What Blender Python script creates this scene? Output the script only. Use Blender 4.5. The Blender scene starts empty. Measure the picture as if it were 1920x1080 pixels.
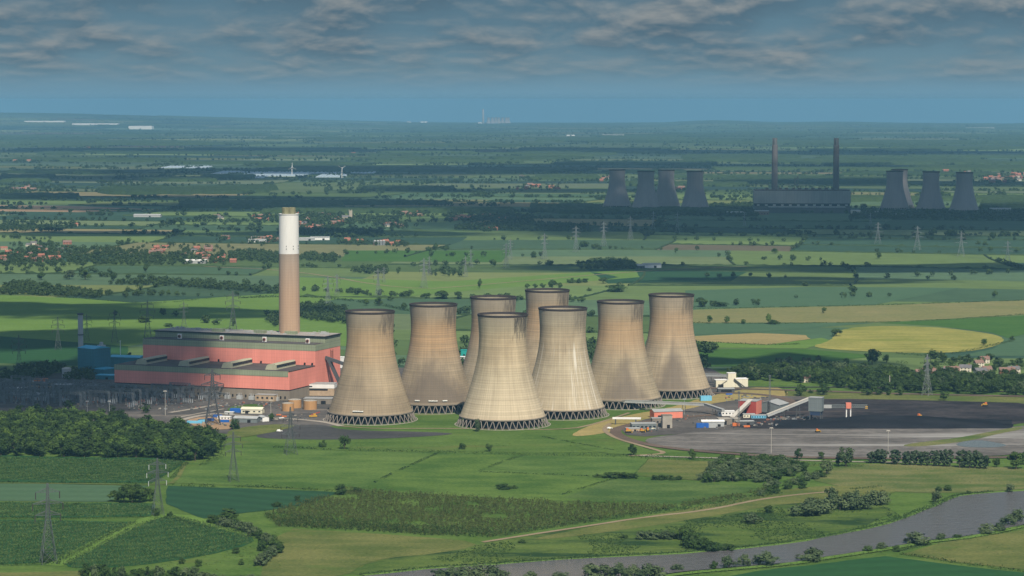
import bpy, math, random
import numpy as np
from mathutils import Vector, noise as mnoise

random.seed(7)
rng = np.random.default_rng(7)
scene = bpy.context.scene
COL = scene.collection

# ------------------------------------------------------------------ camera
CAM_H = 320.0            # metres above the plain
FPX = 4800.0             # focal length in photo pixels (photo is 1920 wide)
Y_LEVEL = 187.0          # photo row of the true horizontal
EARTH_R = 7.3e6
TILT = math.atan((540 - Y_LEVEL) / FPX)
cam_d = bpy.data.cameras.new('camera')
cam_d.sensor_width = 36.0
cam_d.lens = 36.0 * FPX / 1920.0
cam_d.clip_start = 5.0
cam_d.clip_end = 200000.0
cam = bpy.data.objects.new('camera', cam_d)
COL.objects.link(cam)
cam.location = (0, 0, CAM_H)
cam.rotation_euler = (math.pi / 2 - TILT, 0, 0)
scene.camera = cam

# ------------------------------------------------------------------ light
SUN_EL = math.radians(49)
SUN_AZ = math.radians(165)          # behind the camera, a little to its right
TO_SUN = Vector((math.sin(SUN_AZ) * math.cos(SUN_EL), math.cos(SUN_AZ) * math.cos(SUN_EL), math.sin(SUN_EL)))
sun_d = bpy.data.lights.new('sun', 'SUN')
sun_d.energy = 4.5
sun_d.angle = math.radians(0.53)
sun_d.color = (1.0, 0.91, 0.77)
sun = bpy.data.objects.new('sun', sun_d)
COL.objects.link(sun)
sun.rotation_euler = (-TO_SUN).to_track_quat('-Z', 'Y').to_euler()
sun.location = (0, 0, 3000)

scene.view_settings.view_transform = 'Standard'
scene.view_settings.look = 'None'
scene.view_settings.gamma = 1.0
scene.view_settings.exposure = 0.33
scene.view_settings.use_curve_mapping = False
scene.render.engine = 'CYCLES'
cy = scene.cycles
cy.use_denoising = True
cy.max_bounces = 4
cy.diffuse_bounces = 2
cy.glossy_bounces = 2
cy.transmission_bounces = 2
cy.volume_bounces = 1
cy.transparent_max_bounces = 16
cy.sample_clamp_indirect = 4.0
cy.caustics_reflective = False
cy.caustics_refractive = False

# ------------------------------------------------------------------ node helper
class NT:
    def __init__(s, tree):
        s.t = tree; s.n = tree.nodes; s.l = tree.links
    def new(s, kind, **kw):
        nd = s.n.new(kind)
        for k, v in kw.items():
            if k.startswith('i_'):
                nd.inputs[k[2:].replace('_', ' ')].default_value = v
            else:
                setattr(nd, k, v)
        return nd
    def link(s, a, b): s.l.new(a, b)
    def val(s, sock, v):
        if hasattr(v, 'is_linked') or isinstance(v, bpy.types.NodeSocket): s.l.new(v, sock)
        else: sock.default_value = v
    def math(s, op, a, b=0.0, c=0.0, clamp=False):
        nd = s.n.new('ShaderNodeMath'); nd.operation = op; nd.use_clamp = clamp
        s.val(nd.inputs[0], a); s.val(nd.inputs[1], b); s.val(nd.inputs[2], c)
        return nd.outputs[0]
    def rng(s, v, a, b, c=0.0, d=1.0, smooth=False):
        nd = s.n.new('ShaderNodeMapRange'); nd.clamp = True
        if smooth: nd.interpolation_type = 'SMOOTHSTEP'
        s.val(nd.inputs[0], v)
        for i, x in enumerate((a, b, c, d)): s.val(nd.inputs[i + 1], x)
        return nd.outputs[0]
    def mix(s, f, a, b, blend='MIX'):
        nd = s.n.new('ShaderNodeMix'); nd.data_type = 'RGBA'; nd.blend_type = blend
        s.val(nd.inputs[0], f); s.val(nd.inputs[6], a if not isinstance(a, tuple) else (*a[:3], 1)); s.val(nd.inputs[7], b if not isinstance(b, tuple) else (*b[:3], 1))
        return nd.outputs[2]
    def noise(s, vec, scale, detail=3.0, rough=0.55):
        nd = s.n.new('ShaderNodeTexNoise'); s.l.new(vec, nd.inputs['Vector'])
        nd.inputs['Scale'].default_value = scale; nd.inputs['Detail'].default_value = detail; nd.inputs['Roughness'].default_value = rough
        return nd.outputs[0]
    def mapping(s, vec, scale=(1, 1, 1), loc=(0, 0, 0), rot=(0, 0, 0)):
        nd = s.n.new('ShaderNodeMapping'); s.l.new(vec, nd.inputs[0])
        nd.inputs['Scale'].default_value = scale; nd.inputs['Location'].default_value = loc; nd.inputs['Rotation'].default_value = rot
        return nd.outputs[0]
    def sep(s, vec):
        nd = s.n.new('ShaderNodeSeparateXYZ'); s.l.new(vec, nd.inputs[0]); return nd.outputs
    def comb(s, x, y, z):
        nd = s.n.new('ShaderNodeCombineXYZ')
        for i, v in enumerate((x, y, z)): s.val(nd.inputs[i], v)
        return nd.outputs[0]

# ------------------------------------------------------------------ world: Nishita sky with a broken cloud layer
world = bpy.data.worlds.new('World')
scene.world = world
world.use_nodes = True
w = NT(world.node_tree)
w.n.clear()
sky = w.new('ShaderNodeTexSky', sky_type='NISHITA')
sky.sun_disc = False
sky.sun_elevation = SUN_EL
sky.sun_rotation = SUN_AZ
sky.altitude = 300
sky.air_density = 1.2
sky.dust_density = 1.0
sky.ozone_density = 4.0
tc = w.new('ShaderNodeTexCoord')
sx, sy_, sz = w.sep(tc.outputs['Generated'])
zc = w.math('MAXIMUM', sz, 0.0)
az = w.math('ARCTAN2', sx, sy_)
el = w.math('LOGARITHM', w.math('ADD', zc, 0.020), math.e)
# puffs stand on a shared, level cloud base: stretch sideways, tighten towards the horizon
cv = w.comb(w.math('MULTIPLY', az, 23.0), w.math('MULTIPLY', el, 3.1), 0.0)
warp = w.noise(cv, 1.3, 2.0)
cv2 = w.comb(w.math('ADD', w.math('MULTIPLY', az, 23.0), w.math('MULTIPLY', warp, 0.45)), w.math('MULTIPLY', el, 3.1), 0.0)
n1 = w.noise(cv2, 0.95, 5.0, 0.52)
cv3 = w.comb(w.math('ADD', w.math('MULTIPLY', az, 23.0), w.math('MULTIPLY', warp, 0.45)), w.math('SUBTRACT', w.math('MULTIPLY', el, 3.1), -0.16), 0.0)
n1up = w.noise(cv3, 0.95, 5.0, 0.52)
lit = w.rng(w.math('SUBTRACT', n1, n1up), -0.05, 0.09)          # upper flank of each puff catches the sun
big = w.noise(cv, 0.42, 2.0)
cover = w.rng(w.math('ADD', n1, w.math('MULTIPLY', big, 0.5)), 0.50, 0.96, 0.0, 1.0, True)
fade = w.rng(zc, 0.001, 0.021, 0.0, 1.0, True)
grad = w.rng(zc, 0.0, 0.046)
base = w.mix(w.rng(zc, 0.0, 0.012), (0.120, 0.238, 0.328), w.mix(grad, (0.130, 0.228, 0.282), (0.072, 0.142, 0.196)))
puff = w.mix(lit, (0.068, 0.120, 0.162), (0.205, 0.228, 0.236))
low = w.mix(w.math('MULTIPLY', cover, fade), base, puff)
low = w.mix(w.rng(zc, 0.06, 0.20, 0.0, 0.75, True), low, w.mix(cover, (0.20, 0.26, 0.31), (0.32, 0.345, 0.36)))
lowbg = w.new('ShaderNodeBackground'); w.link(low, lowbg.inputs[0]); lowbg.inputs[1].default_value = 1.0
skybg = w.new('ShaderNodeBackground'); w.link(sky.outputs[0], skybg.inputs[0]); skybg.inputs[1].default_value = 0.078
mixs = w.new('ShaderNodeMixShader')
w.link(w.rng(sz, 0.06, 0.35, 0.0, 0.8, True), mixs.inputs[0])     # overhead the blue sky shows between the clouds
w.link(lowbg.outputs[0], mixs.inputs[1]); w.link(skybg.outputs[0], mixs.inputs[2])
wout = w.new('ShaderNodeOutputWorld'); w.link(mixs.outputs[0], wout.inputs[0])

# ------------------------------------------------------------------ picture <-> place
def sm(t):
    t = np.clip(t, 0, 1); return t * t * (3 - 2 * t)
def gz(x, y):
    """height of the ground: the curved earth with low hills near the skyline"""
    x = np.asarray(x, float); y = np.asarray(y, float)
    r2 = x * x + y * y; r = np.sqrt(r2); a = np.arctan2(x, y)
    A = 40 + 185 * sm((-a - 0.0) / 0.21) + 45 * np.exp(-((a - 0.080) / 0.018) ** 2) + 22 * np.exp(-((a - 0.125) / 0.02) ** 2)
    return -r2 / (2 * EARTH_R) + A * sm((r - 30000) / 13000) * (1 - 0.6 * sm((r - 46000) / 12000))
def G(px, py):
    """the ground point seen at photo pixel (px, py): x, y, z, metres per photo pixel"""
    dx = (px - 960.0); dy = FPX * math.cos(TILT) + (540 - py) * math.sin(TILT); dz = -FPX * math.sin(TILT) + (540 - py) * math.cos(TILT)
    A = (dx * dx + dy * dy) / (2 * EARTH_R)
    D = dz * dz - 4 * A * CAM_H
    if D < 0: D = 0
    t = (-dz - math.sqrt(D)) / (2 * A)
    x, y = t * dx, t * dy
    return x, y, float(gz(x, y)), t
def GP(pts): return [G(*p)[:2] for p in pts]

# ------------------------------------------------------------------ mesh helpers
class MB:
    def __init__(s): s.v = []; s.f = []; s.m = []
    def add(s, vs, fs, m=0):
        o = len(s.v); s.v += [tuple(v) for v in vs]; s.f += [tuple(i + o for i in f) for f in fs]; s.m += [m] * len(fs); return s
    def box(s, c, d, rz=0.0, m=0, taper=1.0):
        """c = centre of the bottom face, d = sizes, rz = turn about the vertical"""
        ca, sa = math.cos(rz), math.sin(rz); vs = []
        for k, z in ((1.0, 0.0), (taper, d[2])):
            for a, b in ((-1, -1), (1, -1), (1, 1), (-1, 1)):
                x, y = a * d[0] / 2 * k, b * d[1] / 2 * k
                vs.append((c[0] + x * ca - y * sa, c[1] + x * sa + y * ca, c[2] + z))
        return s.add(vs, [(3, 2, 1, 0), (4, 5, 6, 7), (0, 1, 5, 4), (1, 2, 6, 5), (2, 3, 7, 6), (3, 0, 4, 7)], m)
    def beam(s, p, q, w_, h_=None, m=0):
        p = Vector(p); q = Vector(q); h_ = h_ or w_
        d = (q - p).normalized()
        a = d.cross(Vector((0, 0, 1)))
        if a.length < 1e-3: a = Vector((1, 0, 0))
        a.normalize(); b = d.cross(a).normalized()
        a *= w_ / 2; b *= h_ / 2
        vs = [p - a - b, p + a - b, p + a + b, p - a + b, q - a - b, q + a - b, q + a + b, q - a + b]
        return s.add(vs, [(3, 2, 1, 0), (4, 5, 6, 7), (0, 1, 5, 4), (1, 2, 6, 5), (2, 3, 7, 6), (3, 0, 4, 7)], m)
    def lathe(s, prof, n=24, c=(0, 0, 0), m=0, cap=True, capb=False):
        vs = []; fs = []
        for r, z in prof:
            for i in range(n):
                a = 2 * math.pi * i / n; vs.append((c[0] + r * math.cos(a), c[1] + r * math.sin(a), c[2] + z))
        for j in range(len(prof) - 1):
            for i in range(n):
                k = (i + 1) % n; fs.append((j * n + i, j * n + k, (j + 1) * n + k, (j + 1) * n + i))
        if cap: fs.append(tuple((len(prof) - 1) * n + i for i in range(n)))
        if capb: fs.append(tuple(reversed(range(n))))
        return s.add(vs, fs, m)
    def tube(s, p, q, r1, r2=None, n=8, m=0):
        p = Vector(p); q = Vector(q); r2 = r1 if r2 is None else r2
        d = (q - p).normalized(); a = d.orthogonal().normalized(); b = d.cross(a)
        vs = []
        for c, r in ((p, r1), (q, r2)):
            for i in range(n):
                t = 2 * math.pi * i / n; vs.append(c + a * (r * math.cos(t)) + b * (r * math.sin(t)))
        fs = [(i, (i + 1) % n, n + (i + 1) % n, n + i) for i in range(n)] + [tuple(reversed(range(n))), tuple(range(n, 2 * n))]
        return s.add(vs, fs, m)
    def gable(s, c, d, rise, rz=0.0, over=0.3, m=0):
        """a pitched roof on a box top: ridge along local x"""
        ca, sa = math.cos(rz), math.sin(rz)
        X, Y = d[0] / 2 + over, d[1] / 2 + over
        loc = [(-X, -Y, 0), (X, -Y, 0), (X, Y, 0), (-X, Y, 0), (-X, 0, rise), (X, 0, rise)]
        vs = [(c[0] + x * ca - y * sa, c[1] + x * sa + y * ca, c[2] + z) for x, y, z in loc]
        return s.add(vs, [(0, 1, 5, 4), (2, 3, 4, 5), (0, 4, 3), (1, 2, 5), (3, 2, 1, 0)], m)
    def build(s, name, mats, parent=None, smooth=False, loc=None):
        me = bpy.data.meshes.new(name); me.from_pydata(s.v, [], s.f)
        mats = mats if isinstance(mats, (list, tuple)) else [mats]
        for mt in mats: me.materials.append(mt)
        if len(mats) > 1: me.polygons.foreach_set('material_index', s.m)
        if smooth: me.polygons.foreach_set('use_smooth', [True] * len(s.f))
        me.update()
        o = bpy.data.objects.new(name, me); COL.objects.link(o)
        if loc is not None: o.location = loc
        if parent is not None: o.parent = parent
        return o

def tag(o, label=None, cat=None, group=None, kind=None):
    if label: o['label'] = label
    if cat: o['category'] = cat
    if group: o['group'] = group
    if kind: o['kind'] = kind
    return o
def empty(name, loc, rz=0.0):
    o = bpy.data.objects.new(name, None); COL.objects.link(o); o.location = loc; o.rotation_euler = (0, 0, rz); o.empty_display_size = 5
    return o
def copy_tree(o, parent=None):
    c = o.copy(); COL.objects.link(c)
    if parent is not None: c.parent = parent
    for ch in list(o.children): copy_tree(ch, c)
    return c
def quads_mesh(name, V, mats, F=None, mi=None):
    """V: (n*4, 3) corners of loose quads (or F an index array)"""
    V = np.ascontiguousarray(V, dtype=np.float32).reshape(-1, 3)
    if F is None: F = np.arange(len(V), dtype=np.int32).reshape(-1, 4)
    F = np.ascontiguousarray(F, dtype=np.int32); n, k = F.shape
    me = bpy.data.meshes.new(name)
    me.vertices.add(len(V)); me.vertices.foreach_set('co', V.ravel())
    me.loops.add(n * k); me.loops.foreach_set('vertex_index', F.ravel())
    me.polygons.add(n); me.polygons.foreach_set('loop_start', np.arange(0, n * k, k, dtype=np.int32))
    me.polygons.foreach_set('loop_total', np.full(n, k, dtype=np.int32))
    for m in (mats if isinstance(mats, (list, tuple)) else [mats]): me.materials.append(m)
    if mi is not None: me.polygons.foreach_set('material_index', np.ascontiguousarray(mi, dtype=np.int32))
    me.update(calc_edges=True); me.validate()
    return me
def link(name, me, parent=None, loc=None):
    o = bpy.data.objects.new(name, me); COL.objects.link(o)
    if loc is not None: o.location = loc
    if parent is not None: o.parent = parent
    return o

def leaf_quads(C, size, N, up=0.0):
    """loose leaf-sized quads at centres C, facing N with some scatter"""
    n = len(C)
    N = N + rng.normal(0, 0.36, (n, 3)); N[:, 2] += up
    N /= np.linalg.norm(N, axis=1, keepdims=True) + 1e-9
    T = rng.normal(0, 1, (n, 3)); T -= N * np.sum(T * N, axis=1, keepdims=True)
    T /= np.linalg.norm(T, axis=1, keepdims=True) + 1e-9
    B = np.cross(N, T)
    s = (size * rng.uniform(0.6, 1.3, n))[:, None]; s2 = s * rng.uniform(0.5, 0.9, n)[:, None]
    return np.stack([C - T * s - B * s2 * 0.5, C + T * s * 0.2 - B * s2, C + T * s + B * s2 * 0.4, C - T * s * 0.2 + B * s2], axis=1)

# ------------------------------------------------------------------ material helpers
def mat(name):
    m = bpy.data.materials.new(name); m.use_nodes = True
    t = NT(m.node_tree); bs = t.n['Principled BSDF']; bs.inputs['Specular IOR Level'].default_value = 0.25
    return m, t, bs
def plain(name, c, rough=0.8, var=0.18, scale=0.15, metal=0.0, streak=False):
    """painted or raw surface with patchy wear of its own"""
    m, t, bs = mat(name)
    v = t.new('ShaderNodeTexCoord').outputs['Object']
    if streak: v = t.mapping(v, (1, 1, 0.15))
    a = t.noise(v, scale, 4.0, 0.6); b = t.noise(v, scale * 9, 2.0)
    k = t.math('ADD', t.math('MULTIPLY', a, 0.7), t.math('MULTIPLY', b, 0.3))
    f = t.rng(k, 0.3, 0.7, 1 - var, 1 + var)
    t.link(t.mix(1.0, c, t.comb(f, f, f), 'MULTIPLY'), bs.inputs['Base Color'])
    bs.inputs['Roughness'].default_value = rough; bs.inputs['Metallic'].default_value = metal
    return m
def foliage(name, c1, c2, rows=None):
    m, t, bs = mat(name)
    oi = t.new('ShaderNodeObjectInfo'); ge = t.new('ShaderNodeNewGeometry')
    leaf = ge.outputs['Random Per Island']
    big = t.rng(t.noise(t.mapping(ge.outputs['Position'], (0.6, 1, 1), rot=(0, 0, 0.45)), 0.06, 4.0, 0.65), 0.3, 0.7)
    k = t.math('ADD', t.math('MULTIPLY', leaf, 0.36), t.math('ADD', t.math('MULTIPLY', oi.outputs['Random'], 0.44), t.math('MULTIPLY', big, 0.36)))
    if rows:                                   # drilled crop: wavering lines of taller and shorter growth
        y_ = t.sep(t.mapping(ge.outputs['Position'], rot=(0, 0, rows[0])))[1]
        wv = t.noise(ge.outputs['Position'], 0.02, 3.0)
        k = t.math('ADD', k, t.math('MULTIPLY', t.math('SINE', t.math('ADD', t.math('MULTIPLY', y_, 6.283 / rows[1]), t.math('MULTIPLY', wv, 22.0))), rows[2]))
    t.link(t.mix(t.rng(k, 0.12, 1.0), c1, c2), bs.inputs['Base Color'])
    bs.inputs['Roughness'].default_value = 0.75; bs.inputs['Specular IOR Level'].default_value = 0.12
    return m

# ------------------------------------------------------------------ materials of the land
def field_mat(name, c1, c2, rough_scale=0.12, amount=0.5, rows=None, row_amt=0.12, attr=False, blotch=None, aniso=0.35):
    """turf or crop: slow drifts of colour, tufts, and where ROWS (angle, spacing) the sprayer's wheel lines"""
    m, t, bs = mat(name)
    pos = t.new('ShaderNodeNewGeometry').outputs['Position']
    flat = t.mapping(pos, (1, 1, 0))
    slow = t.noise(flat, 0.012, 3.0); mid = t.noise(t.mapping(pos, (0.35, 1, 0), rot=(0, 0, 0.25)), 0.05, 3.0); fine = t.noise(flat, rough_scale * 2.2, 4.0, 0.7)
    k = t.math('ADD', t.math('MULTIPLY', slow, 0.35), t.math('ADD', t.math('MULTIPLY', mid, 0.35), t.math('MULTIPLY', fine, 0.3)))
    k = t.rng(k, 0.5 - 0.16 / max(amount, 0.05) * 0.5, 0.5 + 0.16 / max(amount, 0.05) * 0.5)
    if attr:
        a = t.new('ShaderNodeAttribute'); a.attribute_name = 'crop'
        f = t.rng(k, 0, 1, 1 - amount * 0.35, 1 + amount * 0.35)
        c = t.mix(1.0, a.outputs['Color'], t.comb(f, f, f), 'MULTIPLY')
    else:
        c = t.mix(k, c1, c2)
    grain = t.rng(t.noise(t.mapping(pos, (0.55, 1, 0), rot=(0, 0, 0.2)), rough_scale * 3.4, 5.0, 0.8), 0.32, 0.68, 1 - 0.30 * amount, 1 + 0.30 * amount)
    if not attr: c = t.mix(1.0, c, t.comb(grain, grain, grain), 'MULTIPLY')
    if blotch:
        bn = t.noise(t.mapping(pos, (aniso, 1, 0)), blotch[1], 5.0, 0.66)
        c = t.mix(t.rng(bn, blotch[2], blotch[2] + 0.12), c, blotch[0])
    if rows:
        ang, sp = rows
        px_ = t.sep(t.mapping(pos, (1, 1, 1), rot=(0, 0, ang)))[1]
        wob = t.math('MULTIPLY', mid, 3.0)
        s_ = t.math('SINE', t.math('MULTIPLY', t.math('ADD', px_, wob), 2 * math.pi / sp))
        g = t.rng(s_, -1, 1, 1 - row_amt, 1 + row_amt)
        c = t.mix(1.0, c, t.comb(g, g, g), 'MULTIPLY')
    t.link(c, bs.inputs['Base Color']); bs.inputs['Roughness'].default_value = 0.95; bs.inputs['Specular IOR Level'].default_value = 0.05
    return m
M = {}
M['ground'] = field_mat('meadow_ground', (0.045, 0.085, 0.022), (0.085, 0.135, 0.035), amount=0.8)
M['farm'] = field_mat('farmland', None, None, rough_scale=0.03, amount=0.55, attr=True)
M['pasture'] = field_mat('bright_pasture', (0.046, 0.094, 0.017), (0.096, 0.152, 0.031), 0.16, 1.25)
M['grass'] = field_mat('site_grass', (0.050, 0.098, 0.017), (0.094, 0.148, 0.032), 0.12, 1.0, blotch=((0.105, 0.125, 0.032), 0.018, 0.58))
M['olive'] = field_mat('olive_meadow', (0.072, 0.098, 0.024), (0.135, 0.142, 0.045), 0.16, 1.2, blotch=((0.062, 0.11, 0.02), 0.02, 0.56))
M['olive2'] = field_mat('dry_meadow', (0.062, 0.098, 0.024), (0.150, 0.150, 0.058), 0.2, 1.2, blotch=((0.055, 0.10, 0.02), 0.025, 0.55))
M['marsh'] = field_mat('marsh', (0.050, 0.090, 0.018), (0.100, 0.138, 0.032), 0.18, 1.2, blotch=((0.020, 0.046, 0.014), 0.026, 0.49))
M['drygrass'] = field_mat('dry_grass', (0.22, 0.185, 0.07), (0.32, 0.25, 0.10), 0.12, 0.8, blotch=((0.10, 0.13, 0.035), 0.03, 0.60))
M['teal'] = field_mat('dark_wheat', (0.017, 0.054, 0.024), (0.027, 0.070, 0.031), 0.05, 0.4, rows=(0.5, 24.0), row_amt=0.10)
M['teal2'] = field_mat('dark_barley', (0.018, 0.062, 0.020), (0.026, 0.078, 0.026), 0.05, 0.4, rows=(-0.2, 24.0), row_amt=0.07)
M['pale'] = field_mat('pale_barley', (0.050, 0.100, 0.050), (0.070, 0.122, 0.062), 0.06, 0.4, rows=(0.05, 24.0), row_amt=0.06)
M['rape'] = field_mat('yellowing_rape', (0.18, 0.185, 0.045), (0.29, 0.265, 0.070), 0.08, 0.8, rows=(0.1, 24.0), row_amt=0.08, blotch=((0.15, 0.175, 0.032), 0.014, 0.53))
M['tan'] = field_mat('ripening_field', (0.20, 0.17, 0.07), (0.30, 0.235, 0.10), 0.08, 0.6, rows=(0.1, 24.0), row_amt=0.05)
M['tangreen'] = field_mat('thin_crop', (0.13, 0.145, 0.052), (0.20, 0.18, 0.075), 0.06, 0.7, rows=(0.1, 24.0), row_amt=0.04)
M['deep'] = field_mat('deep_grass', (0.038, 0.094, 0.016), (0.058, 0.122, 0.022), 0.06, 0.6, rows=(0.05, 20.0), row_amt=0.05)
M['lime'] = field_mat('fresh_grass', (0.088, 0.158, 0.028), (0.12, 0.195, 0.042), 0.08, 0.6, rows=(0.2, 24.0), row_amt=0.04)
M['soil'] = field_mat('bare_soil', (0.26, 0.17, 0.095), (0.34, 0.23, 0.14), 0.1, 0.7)
M['coal'] = field_mat('coal_dust', (0.018, 0.017, 0.020), (0.052, 0.045, 0.046), 0.06, 1.1, blotch=((0.115, 0.088, 0.075), 0.035, 0.61), aniso=0.14)
M['coalheap'] = field_mat('coal_heap', (0.008, 0.009, 0.012), (0.022, 0.023, 0.028), 0.3, 0.8)
M['ash'] = field_mat('ash_ground', (0.088, 0.080, 0.072), (0.165, 0.152, 0.138), 0.05, 0.9, rows=(0.12, 16.0), row_amt=0.07, blotch=((0.27, 0.26, 0.24), 0.024, 0.53), aniso=0.13)
M['gravel'] = field_mat('yard_gravel', (0.065, 0.060, 0.056), (0.125, 0.112, 0.10), 0.08, 0.9, blotch=((0.20, 0.175, 0.145), 0.02, 0.60))
M['asphalt'] = field_mat('asphalt', (0.045, 0.044, 0.044), (0.072, 0.070, 0.068), 0.1, 0.8)
M['path'] = field_mat('dusty_track', (0.19, 0.145, 0.09), (0.30, 0.235, 0.155), 0.3, 0.7)
M['concrete_road'] = field_mat('pale_road', (0.24, 0.215, 0.175), (0.34, 0.30, 0.25), 0.3, 0.6)
M['rail'] = field_mat('rail_ballast', (0.085, 0.062, 0.048), (0.15, 0.11, 0.085), 0.3, 0.8)

# ------------------------------------------------------------------ haze, clouds
def make_haze():
    m = bpy.data.materials.new('haze'); m.use_nodes = True
    t = NT(m.node_tree); t.n.clear()
    v = t.new('ShaderNodeVolumePrincipled'); v.inputs['Color'].default_value = HAZE_COL
    v.inputs['Density'].default_value = HAZE_DENS; v.inputs['Anisotropy'].default_value = 0.0
    o = t.new('ShaderNodeOutputMaterial'); t.link(v.outputs[0], o.inputs['Volume'])
    b = MB(); X, Y0, Y1, Z0, Z1 = 38000, -4000, 74000, -560, 336
    b.box((0, (Y0 + Y1) / 2, Z0), (2 * X, Y1 - Y0, Z1 - Z0))
    tag(b.build('haze', m), kind='stuff')
HAZE_COL = (0.245, 0.525, 0.775, 1)
HAZE_DENS = 3.2e-5
make_haze()

def cloud_mat():
    m = bpy.data.materials.new('cloud'); m.use_nodes = True
    t = NT(m.node_tree); t.n.clear()
    obj = t.new('ShaderNodeTexCoord').outputs['Object']
    x, y, z = t.sep(obj)
    r = t.math('SQRT', t.math('ADD', t.math('MULTIPLY', x, x), t.math('MULTIPLY', y, y)))
    nz = t.noise(obj, 2.6, 5.0, 0.6)
    a = t.math('ADD', t.math('MULTIPLY', t.math('SUBTRACT', 1.0, r), 2.6), t.math('MULTIPLY', t.math('SUBTRACT', nz, 0.5), 3.4), clamp=True)
    d = t.new('ShaderNodeBsdfDiffuse'); d.inputs[0].default_value = (0.85, 0.85, 0.86, 1)
    tl = t.new('ShaderNodeBsdfTranslucent'); tl.inputs[0].default_value = (0.8, 0.82, 0.86, 1)
    mx = t.new('ShaderNodeMixShader'); mx.inputs[0].default_value = 0.25
    t.link(d.outputs[0], mx.inputs[1]); t.link(tl.outputs[0], mx.inputs[2])
    tr = t.new('ShaderNodeBsdfTransparent')
    mx2 = t.new('ShaderNodeMixShader'); t.link(a, mx2.inputs[0]); t.link(tr.outputs[0], mx2.inputs[1]); t.link(mx.outputs[0], mx2.inputs[2])
    o = t.new('ShaderNodeOutputMaterial'); t.link(mx2.outputs[0], o.inputs[0])
    return m
M['cloud'] = cloud_mat()
CLOUD_Z = 1500.0
def cloud(px, py, rx, ry, rot=0.0, seed=0, thick=130.0):
    """a flat-based cumulus standing on the sun's line to the ground point (px, py)"""
    x, y, z, _ = G(px, py)
    k = (CLOUD_Z - z) / TO_SUN.z
    nu, nv = 56, 14; vs = []; fs = []
    for j in range(nv + 1):
        ph = -0.5 * math.pi + math.pi * j / nv
        for i in range(nu):
            th = 2 * math.pi * i / nu
            c, s_ = math.cos(ph), math.sin(ph)
            p = Vector((c * math.cos(th), c * math.sin(th), s_))
            b_ = mnoise.fractal(p * 2.2 + Vector((seed * 7.1, 0, 0)), 1.0, 2.0, 4)
            rr = 1 + 0.22 * b_
            h = s_ * (1 + 0.8 * b_) if s_ > 0 else s_ * 0.18
            vs.append((p.x * rr, p.y * rr, h))
    for j in range(nv):
        for i in range(nu):
            fs.append((j * nu + i, j * nu + (i + 1) % nu, (j + 1) * nu + (i + 1) % nu, (j + 1) * nu + i))
    b = MB(); b.add(vs, fs); o = b.build('cloud', M['cloud'], smooth=True)
    o.location = (x + TO_SUN.x * k, y + TO_SUN.y * k, CLOUD_Z); o.scale = (rx, ry, thick); o.rotation_euler = (0, 0, rot)
    tag(o, kind='structure')
for a_ in CLOUDS if 'CLOUDS' in globals() else [
    (1480, 419, 1050, 900, 0.0, 1), (1800, 408, 700, 800, 0.0, 2), (1180, 412, 520, 520, 0.2, 9),
    (45, 736, 250, 225, 0.1, 3), (175, 705, 150, 150, 0.1, 31), (230, 735, 110, 80, 0.1, 32), (130, 640, 240, 120, 0.35, 4), (-60, 585, 330, 100, 0.15, 5), (330, 593, 260, 60, 0.12, 11),
    (560, 388, 1000, 420, 0.05, 6), (1750, 505, 420, 110, 0.1, 7), (1150, 398, 500, 330, 0.1, 8), (1480, 690, 170, 45, 0.1, 10), (640, 322, 1700, 700, 0.0, 12), (900, 283, 2000, 800, 0, 13), (250, 283, 1800, 800, 0, 14), (1650, 287, 2000, 900, 0, 15), (1250, 312, 1500, 600, 0, 16), (150, 335, 1100, 450, 0, 17), (1000, 358, 700, 240, 0, 18), (330, 372, 800, 200, 0, 19), (1750, 345, 900, 350, 0, 20), (1180, 505, 260, 70, 0, 21), (650, 440, 420, 110, 0, 22), (200, 440, 330, 90, 0, 23), (1500, 530, 300, 60, .1, 24)]:
    cloud(*a_)

# ------------------------------------------------------------------ the plain
def make_ground():
    rs = [150.0]
    while rs[-1] < 76000: rs.append(rs[-1] * 1.016 + 2)
    na = 90; an = np.linspace(-0.62, 0.62, na + 1)
    R, A = np.meshgrid(np.array(rs), an, indexing='ij')
    X = R * np.sin(A); Y = R * np.cos(A)
    V = np.stack([X, Y, gz(X, Y)], -1).reshape(-1, 3)
    nr = len(rs); i, j = np.meshgrid(np.arange(nr - 1), np.arange(na), indexing='ij'); q = (i * (na + 1) + j).ravel()
    F = np.stack([q, q + 1, q + na + 2, q + na + 1], -1)[:, ::-1]
    tag(link('ground', quads_mesh('ground', V, M['ground'], F)), kind='structure')
make_ground()

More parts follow.
